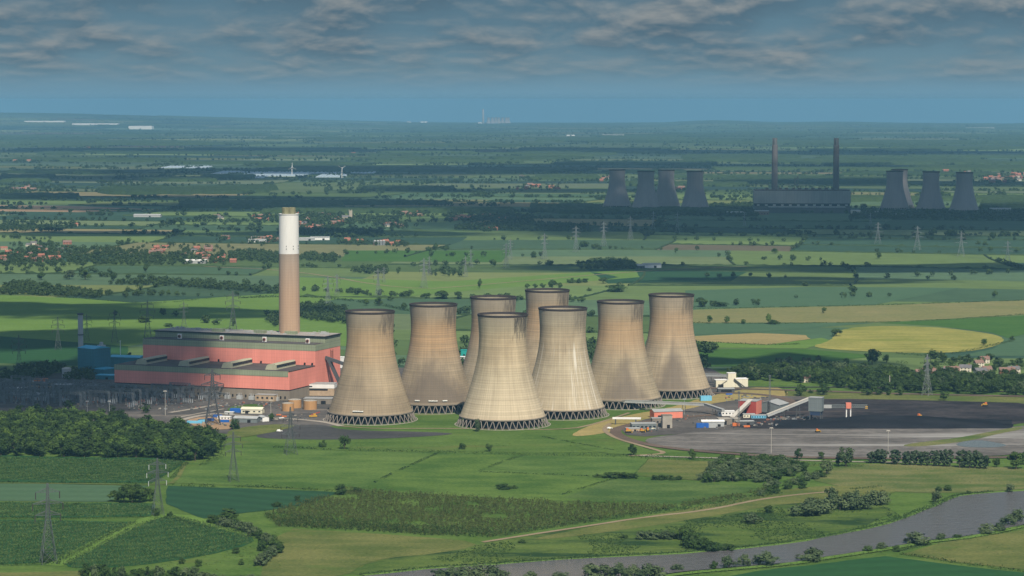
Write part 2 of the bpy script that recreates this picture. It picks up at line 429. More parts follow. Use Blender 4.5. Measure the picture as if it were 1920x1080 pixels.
from mathutils.geometry import tessellate_polygon
def chaikin(P, n=2, closed=True):
    for _ in range(n):
        Q = []
        L = len(P)
        if not closed: Q.append(P[0])
        for i in range(L if closed else L - 1):
            a, b = P[i], P[(i + 1) % L]
            Q.append((a[0] * .75 + b[0] * .25, a[1] * .75 + b[1] * .25)); Q.append((a[0] * .25 + b[0] * .75, a[1] * .25 + b[1] * .75))
        if not closed: Q.append(P[-1])
        P = Q
    return P
def sheet(name, pts, layer, m, soft=0, off=0.06, label=None, rag=1.5):
    """a patch of ground outlined at photo pixels, laid LAYER steps above the plain"""
    if soft: pts = chaikin(pts, soft)
    P = [Vector((*G(*p)[:2], 0)) for p in pts]
    if rag:                                       # field edges wander a little
        Q = []
        for i, a in enumerate(P):
            b2 = P[(i + 1) % len(P)]; l = (b2 - a).length; n = int(min(60, max(1, l / 11))); d = (b2 - a) / max(l, 1e-6)
            for k in range(n):
                q = a + (b2 - a) * (k / n); w_ = rag * min(1, 4 * min(k / n, 1 - k / n)); o = w_ * (mnoise.noise((q.x * .07, q.y * .07, layer)) + mnoise.noise((q.x * .023, q.y * .023, layer + 5)) * 1.5)
                Q.append(q + Vector((-d.y, d.x, 0)) * o)
        P = Q
    tris = tessellate_polygon([P]); b = MB()
    vs = [(p.x, p.y, float(gz(p.x, p.y)) + off * layer) for p in P]
    fs = []
    for t_ in tris:
        a, b2, c = (P[i] for i in t_)
        fs.append(t_ if (b2 - a).cross(c - a).z > 0 else t_[::-1])
    b.add(vs, fs)
    return tag(b.build(name, m), kind='structure')
def ribbon(name, P, w_, layer, m, off=0.06, soft=2, px=True, zoff=0.0):
    if px: P = GP(P)
    if soft: P = chaikin(P, soft, False)
    vs = []; n = len(P)
    for i in range(n):
        a = Vector(P[max(i - 1, 0)]); c = Vector(P[min(i + 1, n - 1)]); d = (c - a).normalized(); nrm = Vector((-d.y, d.x)) * w_ / 2
        for s_ in (1, -1):
            x, y = P[i][0] + nrm.x * s_, P[i][1] + nrm.y * s_; vs.append((x, y, float(gz(x, y)) + layer * off + zoff))
    b = MB(); b.add(vs, [(2 * i + 1, 2 * i + 3, 2 * i + 2, 2 * i) for i in range(n - 1)])
    return tag(b.build(name, m), kind='structure')

# ------------------------------------------------------------------ the far patchwork of fields
PAL = [((.110, .160, .052), 5), ((.078, .122, .040), 5), ((.055, .100, .050), 4), ((.034, .070, .042), 4), ((.150, .180, .062), 3), ((.085, .140, .072), 3), ((.130, .170, .076), 3), ((.20, .17, .085), .6), ((.10, .085, .055), .4), ((.15, .15, .07), .7)]
PW = np.array([p[1] for p in PAL], float); PW /= PW.sum()
def warp2(x, y):
    k = 1 + np.clip((y - 3000) / 9000, 0, 2.0)
    return (x + k * (45 * math.sin(y / 610 + x / 1900) + 25 * math.sin(y / 233 + 1.3)), y + k * (38 * math.sin(x / 540 + 0.7) + 22 * math.sin(x / 210 + y / 900)))
cells = []      # (corner list, is_wood)
edges = []      # (p, q)
def split(u0, v0, u1, v1, depth):
    uc, vc = (u0 + u1) / 2, (v0 + v1) / 2
    cx, cy_ = uc * CR - vc * SR, uc * SR + vc * CR
    d = math.hypot(cx, cy_); half = max(u1 - u0, v1 - v0) * 0.75
    if cy_ + half < 2300 or d - half > 69000: return
    if abs(cx) - half > 0.215 * max(cy_ + half, 2300) + 100: return
    lim_v = 150 + min(d, 30000) * 0.021; lim_u = 300 + min(d, 30000) * 0.034
    du, dv = u1 - u0, v1 - v0
    if (du > lim_u * random.uniform(1.0, 2.1) or dv > lim_v * random.uniform(1.0, 2.4)):
        r = random.uniform(0.36, 0.64)
        if du / lim_u > dv / lim_v: m_ = u0 + du * r; split(u0, v0, m_, v1, depth + 1); split(m_, v0, u1, v1, depth + 1)
        else: m_ = v0 + dv * r; split(u0, v0, u1, m_, depth + 1); split(u0, m_, u1, v1, depth + 1)
        return
    if cy_ < 2200: return
    n = 4; ring = []
    for (a, b), (c, e) in (((u0, v0), (u1, v0)), ((u1, v0), (u1, v1)), ((u1, v1), (u0, v1)), ((u0, v1), (u0, v0))):
        for i in range(n):
            t = i / n; u = a + (c - a) * t; v = b + (e - b) * t
            ring.append(warp2(u * CR - v * SR, u * SR + v * CR))
    cells.append(ring); edges.append(ring[0:n + 1]); edges.append(ring[n:2 * n + 1])
ROT = math.radians(-9); CR, SR = math.cos(ROT), math.sin(ROT)
split(-26000, -12000, 26000, 72000, 0)
def make_farmland():
    V = []; F3 = []; cols = []
    for ring in cells:
        P = np.array(ring); c = P.mean(0); d = math.hypot(*c)
        z = gz(P[:, 0], P[:, 1]) + 0.12 + d * 2.5e-5
        k = len(V); cz = float(gz(c[0], c[1])) + 0.12 + d * 2.5e-5
        V += [(a, b, e) for (a, b), e in zip(P, z)] + [(c[0], c[1], cz)]
        n = len(ring); col = np.array(PAL[rng.choice(len(PAL), p=PW)][0]) * rng.uniform(0.82, 1.12) * (1 - .25 * min(1, max(0, (d - 6000) / 9000))) * (np.array([.88, .84, 1.05]) if d > 9000 else 1) * (1.7 if d > 11000 and rng.random() < .16 else 1)  # far fields darkened and tinted blue, cloud shade and haze put into colour
        for i in range(n): F3.append((k + n, k + i, k + (i + 1) % n)); cols.append(col)
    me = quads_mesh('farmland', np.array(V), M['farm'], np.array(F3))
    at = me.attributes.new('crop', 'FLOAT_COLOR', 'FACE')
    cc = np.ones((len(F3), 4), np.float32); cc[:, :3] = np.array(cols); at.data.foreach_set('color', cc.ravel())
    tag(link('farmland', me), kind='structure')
make_farmland()

# ------------------------------------------------------------------ the fields near enough to trace
S = sheet
S('meadow', [(-140, 706), (700, 700), (1300, 690), (1420, 695), (2060, 708), (2060, 1130), (-140, 1130)], 5, M['grass'], rag=0)
S('grass_bank', [(1470, 733), (1600, 738), (1990, 748), (1990, 764), (1750, 757), (1560, 754), (1480, 756)], 10, M['olive'])
# behind the station, right
S('field', [(1290, 655), (1510, 655), (1650, 668), (1500, 684), (1440, 688), (1300, 688)], 8, M['deep'])
S('field', [(1510, 652), (1560, 640), (1570, 618), (1640, 611), (1760, 614), (1860, 626), (1890, 638), (1852, 655), (1780, 663), (1640, 661)], 9, M['rape'], 2)
S('field', [(1300, 631), (1420, 625), (1510, 629), (1520, 636), (1440, 647), (1300, 640)], 9, M['tan'])
S('field', [(1300, 640), (1440, 647), (1540, 634), (1560, 640), (1510, 654), (1300, 652)], 8, M['lime'])
S('field', [(1290, 582), (1420, 578), (1650, 573), (1930, 563), (1930, 590), (1640, 605), (1300, 606)], 8, M['tangreen'])
S('field', [(1300, 607), (1480, 606), (1640, 606), (1440, 622), (1300, 628)], 8, M['pale'])
S('field', [(1650, 606), (1930, 592), (1930, 625), (1890, 635), (1860, 624), (1760, 612)], 8, M['deep'])
S('field', [(1860, 655), (1895, 640), (1930, 632), (1930, 668), (1800, 668)], 8, M['pale'])
S('field', [(1285, 545), (1520, 538), (1800, 540), (1640, 572), (1420, 577), (1290, 580)], 7, M['pale'])
S('field', [(1100, 505), (1400, 510), (1370, 528), (1140, 532)], 7, M['teal'])
S('field', [(650, 470), (960, 470), (940, 492), (640, 490)], 7, M['deep'])
S('field', [(560, 520), (840, 528), (1190, 505), (1200, 520), (880, 545), (700, 562), (560, 560)], 7, M['lime'])
# behind the station, left: one wide pasture
S('field', [(-40, 552), (150, 560), (330, 575), (560, 560), (660, 600), (660, 650), (300, 640), (240, 650), (-40, 628)], 8, M['lime'])
S('field', [(-40, 628), (240, 650), (240, 690), (-40, 680)], 8, M['teal2'])
S('field', [(200, 572), (560, 548), (640, 560), (560, 575), (330, 592)], 9, M['lime'])
S('field', [(-40, 384), (160, 387), (300, 393), (150, 398), (-40, 396)], 7, M['soil'])
# power station grounds
S('grass_verge', [(400, 830), (560, 770), (800, 735), (1320, 700), (1480, 735), (1300, 800), (1180, 850), (640, 845)], 7, M['grass'])
S('yard', [(180, 700), (560, 690), (1330, 690), (1420, 735), (1330, 745), (1230, 742), (1100, 742), (860, 756), (780, 770), (620, 800), (480, 800), (430, 815), (300, 800), (-40, 790), (-40, 700)], 8, M['gravel'])
S('grass_verge', [(775, 775), (860, 772), (870, 762), (1000, 760), (1130, 772), (1140, 792), (1100, 800), (1030, 808), (860, 812), (780, 806)], 9, M['grass'])
S('yard', [(475, 816), (545, 798), (610, 797), (640, 808), (860, 812), (830, 818), (660, 826), (490, 824)], 10, M['asphalt'], 2)
S('dry_bank', [(1100, 800), (1180, 778), (1250, 768), (1330, 742), (1440, 722), (1490, 738), (1440, 757), (1340, 762), (1235, 786), (1150, 812), (1060, 822)], 10, M['drygrass'], 2)
S('grass_verge', [(1060, 822), (1140, 816), (1180, 835), (1280, 858), (1100, 850)], 11, M['grass'], 1)
S('yard', [(1160, 800), (1200, 790), (1320, 760), (1400, 748), (1480, 742), (1560, 750), (1560, 806), (1300, 812), (1180, 822)], 11, M['gravel'], 1)
S('coal_yard', [(1470, 752), (1545, 748), (1750, 752), (1960, 758), (1960, 790), (1900, 796), (1850, 806), (1430, 806), (1350, 800)], 12, M['coal'], 1)
S('ash_ground', [(1190, 826), (1290, 812), (1420, 805), (1860, 805), (1960, 796), (1960, 852), (1750, 860), (1560, 862), (1400, 850), (1260, 842)], 12, M['ash'], 2)
S('grass_bank', [(1680, 836), (1800, 822), (1850, 812), (1915, 800), (1920, 806), (1870, 815), (1820, 828), (1720, 840)], 13, M['olive2'], 2)
m_, t_, b_ = mat('pond_water'); b_.inputs['Base Color'].default_value = (0.075, 0.085, 0.075, 1); b_.inputs['Roughness'].default_value = 0.18; M['pond'] = m_
S('pond_water', [(1788, 835), (1808, 829), (1836, 826), (1872, 832), (1892, 837), (1862, 841), (1810, 840)], 14, M['pond'], 2)
S('bare_ground', [(345, 790), (380, 782), (440, 788), (450, 800), (420, 808), (370, 804)], 13, M['soil'], 1)
S('grass_verge', [(425, 765), (470, 758), (500, 762), (470, 772), (430, 776)], 13, M['grass'], 1)
S('grass_verge', [(430, 808), (470, 800), (530, 796), (560, 800), (510, 812), (450, 822), (420, 822)], 13, M['olive'], 1)
ribbon('road', [(318, 775), (350, 770), (385, 764), (405, 760)], 7, 14, M['concrete_road'], soft=1)
ribbon('road', [(330, 785), (370, 777), (420, 768)], 4, 14, M['concrete_road'], soft=1)
# near fields, bottom half
S('field', [(-60, 852), (120, 858), (340, 860), (349, 868), (286, 906), (120, 906), (-60, 903)], 8, M['teal2'])
S('field', [(-60, 907), (120, 909), (250, 912), (278, 912), (200, 942), (-60, 940)], 9, M['pale'])
S('field', [(315, 912), (470, 917), (640, 924), (560, 950), (380, 973), (312, 946)], 9, M['teal'])
M['pasture2'] = field_mat('mown_pasture', (0.048, 0.096, 0.019), (0.100, 0.156, 0.036), 0.16, 1.1, rows=(-0.9, 7.0), row_amt=0.05)
M['pasture3'] = field_mat('rough_pasture', (0.044, 0.086, 0.020), (0.092, 0.138, 0.036), 0.16, 1.3)
S('field', [(322, 906), (440, 838), (520, 845), (818, 850), (682, 915), (460, 912)], 10, M['pasture2'])
S('field', [(986, 854), (1100, 856), (1214, 862), (1185, 893), (1130, 897), (902, 885)], 10, M['pasture2'])
S('field', [(1152, 898), (1320, 906), (1438, 918), (1250, 946), (1056, 934)], 10, M['pasture3'])
S('field', [(322, 906), (440, 838), (520, 845), (820, 850), (1100, 855), (1216, 862), (1185, 893), (1320, 905), (1440, 918), (1250, 948), (900, 934), (650, 920), (460, 912)], 9, M['pasture'])
S('field', [(1216, 862), (1335, 866), (1312, 902), (1187, 893)], 10, M['olive'])
S('meadow', [(490, 1072), (520, 990), (640, 998), (770, 1006), (905, 1018), (860, 1034), (700, 1050), (640, 1085), (490, 1090)], 9, M['olive'], 1)
S('meadow', [(905, 1018), (1100, 990), (1330, 962), (1470, 930), (1520, 915), (1640, 930), (1690, 972), (1440, 1022), (1280, 1038), (950, 1056), (800, 1064), (640, 1085), (700, 1050), (860, 1034)], 8, M['marsh'], 1)
S('meadow', [(1500, 895), (1590, 870), (1700, 872), (1960, 878), (1960, 915), (1830, 925), (1700, 925), (1580, 915)], 9, M['olive2'], 2)
S('meadow', [(1180, 975), (1330, 948), (1460, 920), (1560, 910), (1700, 918), (1640, 935), (1470, 945), (1300, 975), (1100, 1005), (960, 1018)], 10, M['olive'], 2)
S('field', [(1230, 1110), (1420, 1072), (1660, 1044), (1800, 1062), (1980, 1082), (1980, 1130), (1230, 1130)], 9, M['teal2'])
S('field', [(1690, 1040), (1760, 1020), (1980, 984), (1980, 1076), (1800, 1056)], 9, M['olive'])
S('field', [(-60, 974), (80, 976), (256, 980), (110, 1054), (-60, 1062)], 9, M['teal2'])
S('field', [(-60, 942), (190, 944), (292, 946), (282, 969), (120, 972), (-60, 971)], 9, M['teal2'])
S('field', [(255, 985), (322, 966), (470, 1003), (478, 1020), (380, 1045), (250, 1063), (130, 1068), (120, 1052)], 9, M['teal2'], 1)
S('field', [(-60, 1075), (160, 1072), (160, 1120), (-60, 1120)], 9, M['olive'])
# paths and roads
ribbon('path', [(905, 1018), (1000, 1003), (1100, 988), (1200, 972), (1330, 958), (1420, 938), (1500, 928), (1560, 923)], 4.4, 12, M['path'])
ribbon('path', [(1180, 855), (1300, 859), (1420, 862), (1560, 866), (1640, 868), (1800, 868)], 4.6, 13, M['concrete_road'])
ribbon('path', [(640, 800), (700, 805), (840, 804), (1060, 808), (1120, 795), (1180, 775)], 4, 12, M['path'])
ribbon('railway', [(1310, 738), (1400, 738), (1470, 746), (1490, 758), (1440, 772), (1320, 780), (1220, 790), (1162, 802), (1150, 812), (1180, 828), (1260, 843), (1420, 856), (1600, 862), (1960, 858)], 11, 15, M['rail'], soft=3)
ribbon('railway', [(1310, 728), (1500, 733), (1700, 740), (1960, 745)], 12, 14, M['rail'])
ribbon('road', [(1330, 722), (1420, 728), (1600, 726), (1960, 738)], 7, 14, M['asphalt'])
ribbon('road', [(1145, 795), (1130, 806), (1150, 822), (1220, 842), (1255, 852), (1180, 856)], 5, 14, M['path'], soft=3)
ribbon('path', [(-60, 907), (140, 908), (300, 911), (330, 905), (348, 868)], 4, 12, M['olive'], soft=1)
ribbon('path', [(100, 1062), (180, 1020), (258, 980), (322, 962), (420, 990), (500, 1010)], 13, 10, M['lime'], soft=1)
ribbon('road', [(300, 800), (390, 775), (450, 780), (600, 790), (640, 800)], 7, 12, M['concrete_road'], soft=2)
ribbon('road', [(380, 500), (560, 508), (760, 545), (900, 535), (1200, 508), (1400, 500)], 6, 12, M['path'], soft=2)
ribbon('road', [(960, 690), (900, 740), (830, 760)], 8, 12, M['asphalt'], soft=2)

# river
def river_mat():
    m, t, bs = mat('river_water')
    pos = t.new('ShaderNodeNewGeometry').outputs['Position']
    bs.inputs['Base Color'].default_value = (0.110, 0.104, 0.102, 1); bs.inputs['Roughness'].default_value = 0.14; bs.inputs['Specular IOR Level'].default_value = 0.5
    n = t.noise(t.mapping(pos, (0.6, 1, 0), rot=(0, 0, 0.3)), 0.16, 6.0, 0.7)
    bp = t.new('ShaderNodeBump'); bp.inputs['Strength'].default_value = 1.0; bp.inputs['Distance'].default_value = 3.0
    t.link(n, bp.inputs['Height']); t.link(bp.outputs[0], bs.inputs['Normal'])
    return m
M['river'] = river_mat()
RIV_N = [(560, 1120), (683, 1082), (760, 1074), (807, 1069), (920, 1062), (1087, 1050), (1280, 1041), (1380, 1033), (1513, 1017), (1613, 997), (1668, 984), (1693, 975), (1753, 952), (1782, 938), (1800, 932), (1860, 926), (1990, 918)]
RIV_S = [(1990, 975), (1920, 985), (1840, 1003), (1790, 1010), (1747, 1014), (1690, 1024), (1600, 1038), (1547, 1046), (1487, 1056), (1410, 1063), (1280, 1074), (1180, 1090), (1000, 1115), (800, 1140)]
S('river', RIV_N + RIV_S, 16, M['river'])
ribbon('river_bank', [(p[0], p[1] - 1) for p in RIV_N[1:]], 7, 15, M['lime'], soft=1)
ribbon('river_bank', [(p[0], p[1] + 3) for p in RIV_S[:-2]], 7, 17, M['lime'], soft=1)

# ------------------------------------------------------------------ building materials
def shell_mat(name, tint, orange=0.3, cream=0.0, streaks=0.0, sootside=0.6, dark=None, seed=0.0):
    """weathered cooling tower concrete: lift rings, ribs, damp stains under the rim and long runs"""
    m, t, bs = mat(name)
    obj = t.new('ShaderNodeTexCoord').outputs['Object']
    x, y, z = t.sep(obj)
    ang = t.math('ARCTAN2', x, t.math('MULTIPLY', y, -1.0))       # 0 faces the camera side, + to its right
    cyl = t.comb(t.math('MULTIPLY', ang, 28.0), seed * 31.0, z)
    ring = t.rng(t.math('SINE', t.math('MULTIPLY', z, 2 * math.pi / 2.3)), 0.55, 1.0, 1.0, 0.85)
    rib = t.rng(t.math('SINE', t.math('MULTIPLY', ang, 96.0)), 0.5, 1.0, 1.0, 0.90)
    ringn = t.noise(t.mapping(cyl, (0.006, 1, 0.55)), 1.0, 3.0)
    runs = t.noise(t.mapping(cyl, (0.55, 1, 0.018)), 1.0, 5.0, 0.7)
    cloud_ = t.noise(t.mapping(cyl, (0.05, 1, 0.035)), 1.0, 4.0)
    c = t.mix(t.rng(cloud_, 0.35, 0.65), tuple(v * 1.02 for v in tint), tuple(min(v * 1.34, 0.6) for v in tint))
    up = t.math('MULTIPLY', t.rng(z, 45, 75, 0, 1, True), t.rng(z, 84, 102, 1, 0, True))
    c = t.mix(t.math('MULTIPLY', t.math('MULTIPLY', up, orange), t.rng(ringn, 0.3, 0.7, 0.5, 1.0)), c, (0.47, 0.295, 0.155))
    if cream: c = t.mix(t.math('MULTIPLY', t.rng(z, 70, 20, 0, 1, True), cream), c, (0.51, 0.425, 0.300))
    f = t.rng(runs, 0.3, 0.7, 0.82, 1.12)
    f = t.math('MULTIPLY', t.math('MULTIPLY', f, ring), rib)
    f = t.math('MULTIPLY', f, t.rng(ringn, 0.3, 0.7, 0.86, 1.10))
    c = t.mix(1.0, c, t.comb(f, f, f), 'MULTIPLY')
    # grey bleaching just below the rim, soot on the lee side
    c = t.mix(t.math('MULTIPLY', t.rng(z, 88, 110, 0, 0.55, True), 1.0), c, (0.27, 0.235, 0.19))
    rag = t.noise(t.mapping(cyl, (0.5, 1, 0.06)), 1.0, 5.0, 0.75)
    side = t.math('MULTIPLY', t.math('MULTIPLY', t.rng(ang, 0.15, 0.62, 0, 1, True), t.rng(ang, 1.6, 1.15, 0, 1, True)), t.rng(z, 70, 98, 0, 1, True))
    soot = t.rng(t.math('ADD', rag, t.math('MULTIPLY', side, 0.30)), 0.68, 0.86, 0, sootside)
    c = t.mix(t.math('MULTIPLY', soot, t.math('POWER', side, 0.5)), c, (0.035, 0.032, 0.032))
    if streaks:
        w1 = t.noise(t.mapping(cyl, (0.42, 1, 0.012)), 1.0, 4.0, 0.7)
        mask = t.math('MULTIPLY', t.rng(z, 14, 55, 0.7, 1), t.rng(z, 66, 80, 1, 0, True))
        c = t.mix(t.math('MULTIPLY', t.rng(w1, 0.56, 0.66, 0, streaks), mask), c, (0.62, 0.58, 0.49))
        w2 = t.noise(t.mapping(cyl, (0.9, 1, 0.01), loc=(3.3, 0, 0)), 1.0, 3.0, 0.6)
        c = t.mix(t.math('MULTIPLY', t.rng(w2, 0.66, 0.72, 0, 0.7), mask), c, (0.10, 0.08, 0.07))
    if dark:
        a0, wd, zt, amt = dark
        dd = t.math('ADD', t.math('MULTIPLY', t.math('ABSOLUTE', t.math('SUBTRACT', ang, a0)), 1.0 / wd), t.math('MULTIPLY', z, 1.0 / zt))
        dd = t.math('ADD', dd, t.math('MULTIPLY', t.math('SUBTRACT', cloud_, 0.5), 0.7))
        c = t.mix(t.rng(dd, 0.55, 1.15, amt, 0, True), c, (0.115, 0.095, 0.080))
    c = t.mix(t.rng(z, 9.0, 12.0, 0.4, 0), c, (0.42, 0.33, 0.22))
    t.link(c, bs.inputs['Base Color']); bs.inputs['Roughness'].default_value = 0.95; bs.inputs['Specular IOR Level'].default_value = 0.08
    return m
M['conc'] = plain('raw_concrete', (0.33, 0.30, 0.25), 0.9, 0.2, 0.2)
M['conc_lt'] = plain('pale_concrete', (0.48, 0.45, 0.39), 0.9, 0.15, 0.2)
M['conc_dk'] = plain('stained_concrete', (0.20, 0.175, 0.145), 0.9, 0.25, 0.12, streak=True)
M['plinth'] = plain('station_plinth', (0.235, 0.20, 0.155), 0.9, 0.22, 0.10, streak=True)
M['legconc'] = plain('raker_concrete', (0.20, 0.175, 0.15), 0.9, 0.25, 0.2)
M['rim'] = plain('damp_rim', (0.045, 0.036, 0.036), 0.9, 0.3, 0.2)
M['fillpack'] = plain('tower_packing', (0.012, 0.015, 0.022), 0.95, 0.4, 0.25)
M['black'] = plain('black_opening', (0.012, 0.012, 0.014), 0.8, 0.2)
def cladding(name, c, sp=3.0, amt=0.07, var=0.10):
    m, t, bs = mat(name)
    obj = t.new('ShaderNodeTexCoord').outputs['Object']; x, y, z = t.sep(obj)
    s1 = t.rng(t.math('SINE', t.math('MULTIPLY', t.math('ADD', x, y), 2 * math.pi / sp)), 0.7, 1.0, 1.0, 1 - amt)
    s2 = t.rng(t.math('SINE', t.math('MULTIPLY', z, 2 * math.pi / 4.2)), 0.86, 1.0, 1.0, 1 - amt)
    n = t.noise(t.mapping(obj, (1, 1, 0.25)), 0.05, 4.0); n2 = t.noise(t.mapping(obj, (1, 1, 0.08)), 0.6, 3.0)
    f = t.math('MULTIPLY', t.math('MULTIPLY', s1, s2), t.math('MULTIPLY', t.rng(n, 0.3, 0.7, 1 - var, 1 + var), t.rng(n2, 0.3, 0.75, 1.04, 0.92)))
    t.link(t.mix(1.0, c, t.comb(f, f, f), 'MULTIPLY'), bs.inputs['Base Color']); bs.inputs['Roughness'].default_value = 0.65
    return m
M['pink'] = cladding('coral_cladding', (0.74, 0.262, 0.200))
M['green'] = cladding('sage_cladding', (0.255, 0.285, 0.185), 3.0, 0.16)
M['roofdk'] = plain('felt_roof', (0.075, 0.062, 0.058), 0.9, 0.35, 0.08)
M['roofgrey'] = plain('grey_sheet_roof', (0.30, 0.31, 0.30), 0.6, 0.15, 0.2)
M['cream'] = plain('cream_sheet', (0.66, 0.62, 0.47), 0.7, 0.1, 0.15, streak=True)
M['white'] = plain('white_paint', (0.74, 0.73, 0.69), 0.6, 0.08, 0.2, streak=True)
M['grey'] = cladding('grey_cladding', (0.16, 0.185, 0.185), 2.0, 0.1)
M['ltgrey'] = plain('light_grey_sheet', (0.36, 0.37, 0.36), 0.7, 0.12, 0.2, streak=True)
M['dkgrey'] = plain('dark_grey_steel', (0.075, 0.080, 0.085), 0.7, 0.2, 0.3)
M['red'] = cladding('dark_red_cladding', (0.34, 0.060, 0.048), 2.5, 0.08)
M['coral'] = cladding('coral_sheet', (0.68, 0.22, 0.15), 2.5, 0.06)
M['blue'] = cladding('blue_cladding', (0.032, 0.160, 0.200), 3.0, 0.1)
M['cyan'] = plain('cyan_roof', (0.06, 0.36, 0.50), 0.6, 0.1, 0.1)
M['bluebox'] = cladding('blue_container', (0.02, 0.11, 0.40), 1.0, 0.12)
M['skybox'] = cladding('sky_blue_container', (0.16, 0.46, 0.64), 1.0, 0.1)
M['orange'] = plain('orange_paint', (0.62, 0.17, 0.05), 0.6, 0.12, 0.4)
M['yellow'] = plain('yellow_paint', (0.50, 0.29, 0.04), 0.55, 0.12, 0.5)
M['tanktan'] = plain('rusty_tank', (0.42, 0.24, 0.11), 0.8, 0.2, 0.15, streak=True)
M['pylon_near'] = plain('dull_pylon_steel', (0.095, 0.105, 0.105), 0.6, 0.2, 0.2)
M['steel'] = plain('galvanised_steel', (0.22, 0.235, 0.24), 0.55, 0.15, 0.2, metal=0.2)
M['steeldk'] = plain('weathered_steel', (0.125, 0.138, 0.138), 0.7, 0.25, 0.2)
M['glassdk'] = plain('dark_glazing', (0.025, 0.03, 0.035), 0.25, 0.2, 0.3)
M['porcelain'] = plain('pale_insulator', (0.42, 0.44, 0.44), 0.5, 0.1)
M['insdark'] = plain('dark_insulator', (0.05, 0.04, 0.04), 0.4, 0.1)
M['brick'] = plain('red_brick', (0.30, 0.125, 0.085), 0.9, 0.2, 0.3)
M['brickbuff'] = plain('buff_brick', (0.40, 0.30, 0.20), 0.9, 0.2, 0.3)
M['render'] = plain('cream_render', (0.60, 0.54, 0.43), 0.85, 0.1, 0.3)
M['pantile'] = plain('orange_pantiles', (0.29, 0.118, 0.080), 0.85, 0.32, 0.4)
M['slate'] = plain('grey_slates', (0.13, 0.125, 0.13), 0.8, 0.2, 0.4)
M['browntile'] = plain('brown_tiles', (0.20, 0.125, 0.10), 0.85, 0.2, 0.4)
M['stone'] = plain('church_stone', (0.36, 0.32, 0.25), 0.9, 0.15, 0.3)
M['tyre'] = plain('rubber', (0.02, 0.02, 0.02), 0.9, 0.1)

# ------------------------------------------------------------------ cooling towers
PROF = [(42.4, 9.0), (40.9, 13), (39.3, 17), (36.4, 25), (33.3, 35), (30.3, 45), (27.5, 55), (25.3, 65), (23.9, 75), (23.35, 87), (23.8, 98), (24.5, 107.6)]
def smooth_prof(P, n=4):
    z = np.linspace(P[0][1], P[-1][1], len(P) * n)
    zz = [p[1] for p in P]; rr = [p[0] for p in P]
    c = np.polyfit(zz, rr, 6); return [(float(np.polyval(c, q)), float(q)) for q in z]
PROFS = smooth_prof(PROF)
def shell_bm():
    b = MB(); n = 96
    b.lathe(PROFS, n, cap=False)
    b.lathe([(r - 0.7, z) for r, z in reversed(PROFS)], n, cap=False)
    b.lathe([(PROFS[0][0] - 0.7, 9.0), (PROFS[0][0], 9.0)], n, cap=False)
    return b
def rim_bm():
    b = MB(); r = PROFS[-1][0]; z = PROFS[-1][1]
    b.lathe([(r - 0.9, z + 0.3), (r + 0.10, z + 0.3), (r + 0.45, z + 0.8), (r + 0.55, z + 2.5), (r - 0.5, z + 2.5), (r - 0.9, z + 0.3)], 96, cap=False); return b
NV = 42
def raker_bm():
    b = MB(); h = math.pi / NV
    top = Vector((42.0, 0, 9.15))
    for s in (-1, 1):
        a = s * h * 0.93
        b.beam((45.6 * math.cos(a), 45.6 * math.sin(a), 0.4), top, 0.62, 0.7)
    b.box((45.6 * math.cos(h), 45.6 * math.sin(h), 0.1), (1.5, 1.5, 0.7), h)
    return b
TOWER_MESH = {}
def cooling_tower(px, py, m, label):
    x, y, z, _ = G(px, py - 11.5)
    root = tag(empty('cooling_tower', (x, y, z)), label, 'cooling tower', 'cooling towers of the near power station')
    if not TOWER_MESH:
        s = shell_bm().build('shell', m, root, True); TOWER_MESH['shell'] = s.data
        TOWER_MESH['rim'] = rim_bm().build('rim', M['rim'], root).data
        b = MB(); b.lathe([(38.2, 0.3), (38.0, 9.2), (36.0, 10.5)], 64, cap=True); TOWER_MESH['fill'] = b.build('packing', M['fillpack'], root).data
        b = MB(); b.lathe([(47.6, -1.5), (47.6, 0.9), (46.8, 0.9), (46.8, 0.2), (0.5, 0.2)], 72, cap=True); TOWER_MESH['basin'] = b.build('basin', M['conc'], root).data
        b = MB(); b.lathe([(42.6, 8.7), (43.1, 8.7), (43.1, 9.7), (42.2, 9.7)], 96, cap=False); TOWER_MESH['beam'] = b.build('ring_beam', M['conc_dk'], root).data
        lg = raker_bm().build('leg', M['legconc'], root); TOWER_MESH['leg'] = lg.data
        first = 1
    else:
        s = link('shell', TOWER_MESH['shell'].copy(), root); s.data.materials[0] = m
        for k, nm in (('rim', 'rim'), ('fill', 'packing'), ('basin', 'basin'), ('beam', 'ring_beam')): link(nm, TOWER_MESH[k], root)
        link('leg', TOWER_MESH['leg'], root); first = 1
    for i in range(first, NV):
        o = link('leg', TOWER_MESH['leg'], root); o.rotation_euler = (0, 0, 2 * math.pi * i / NV)
    return root
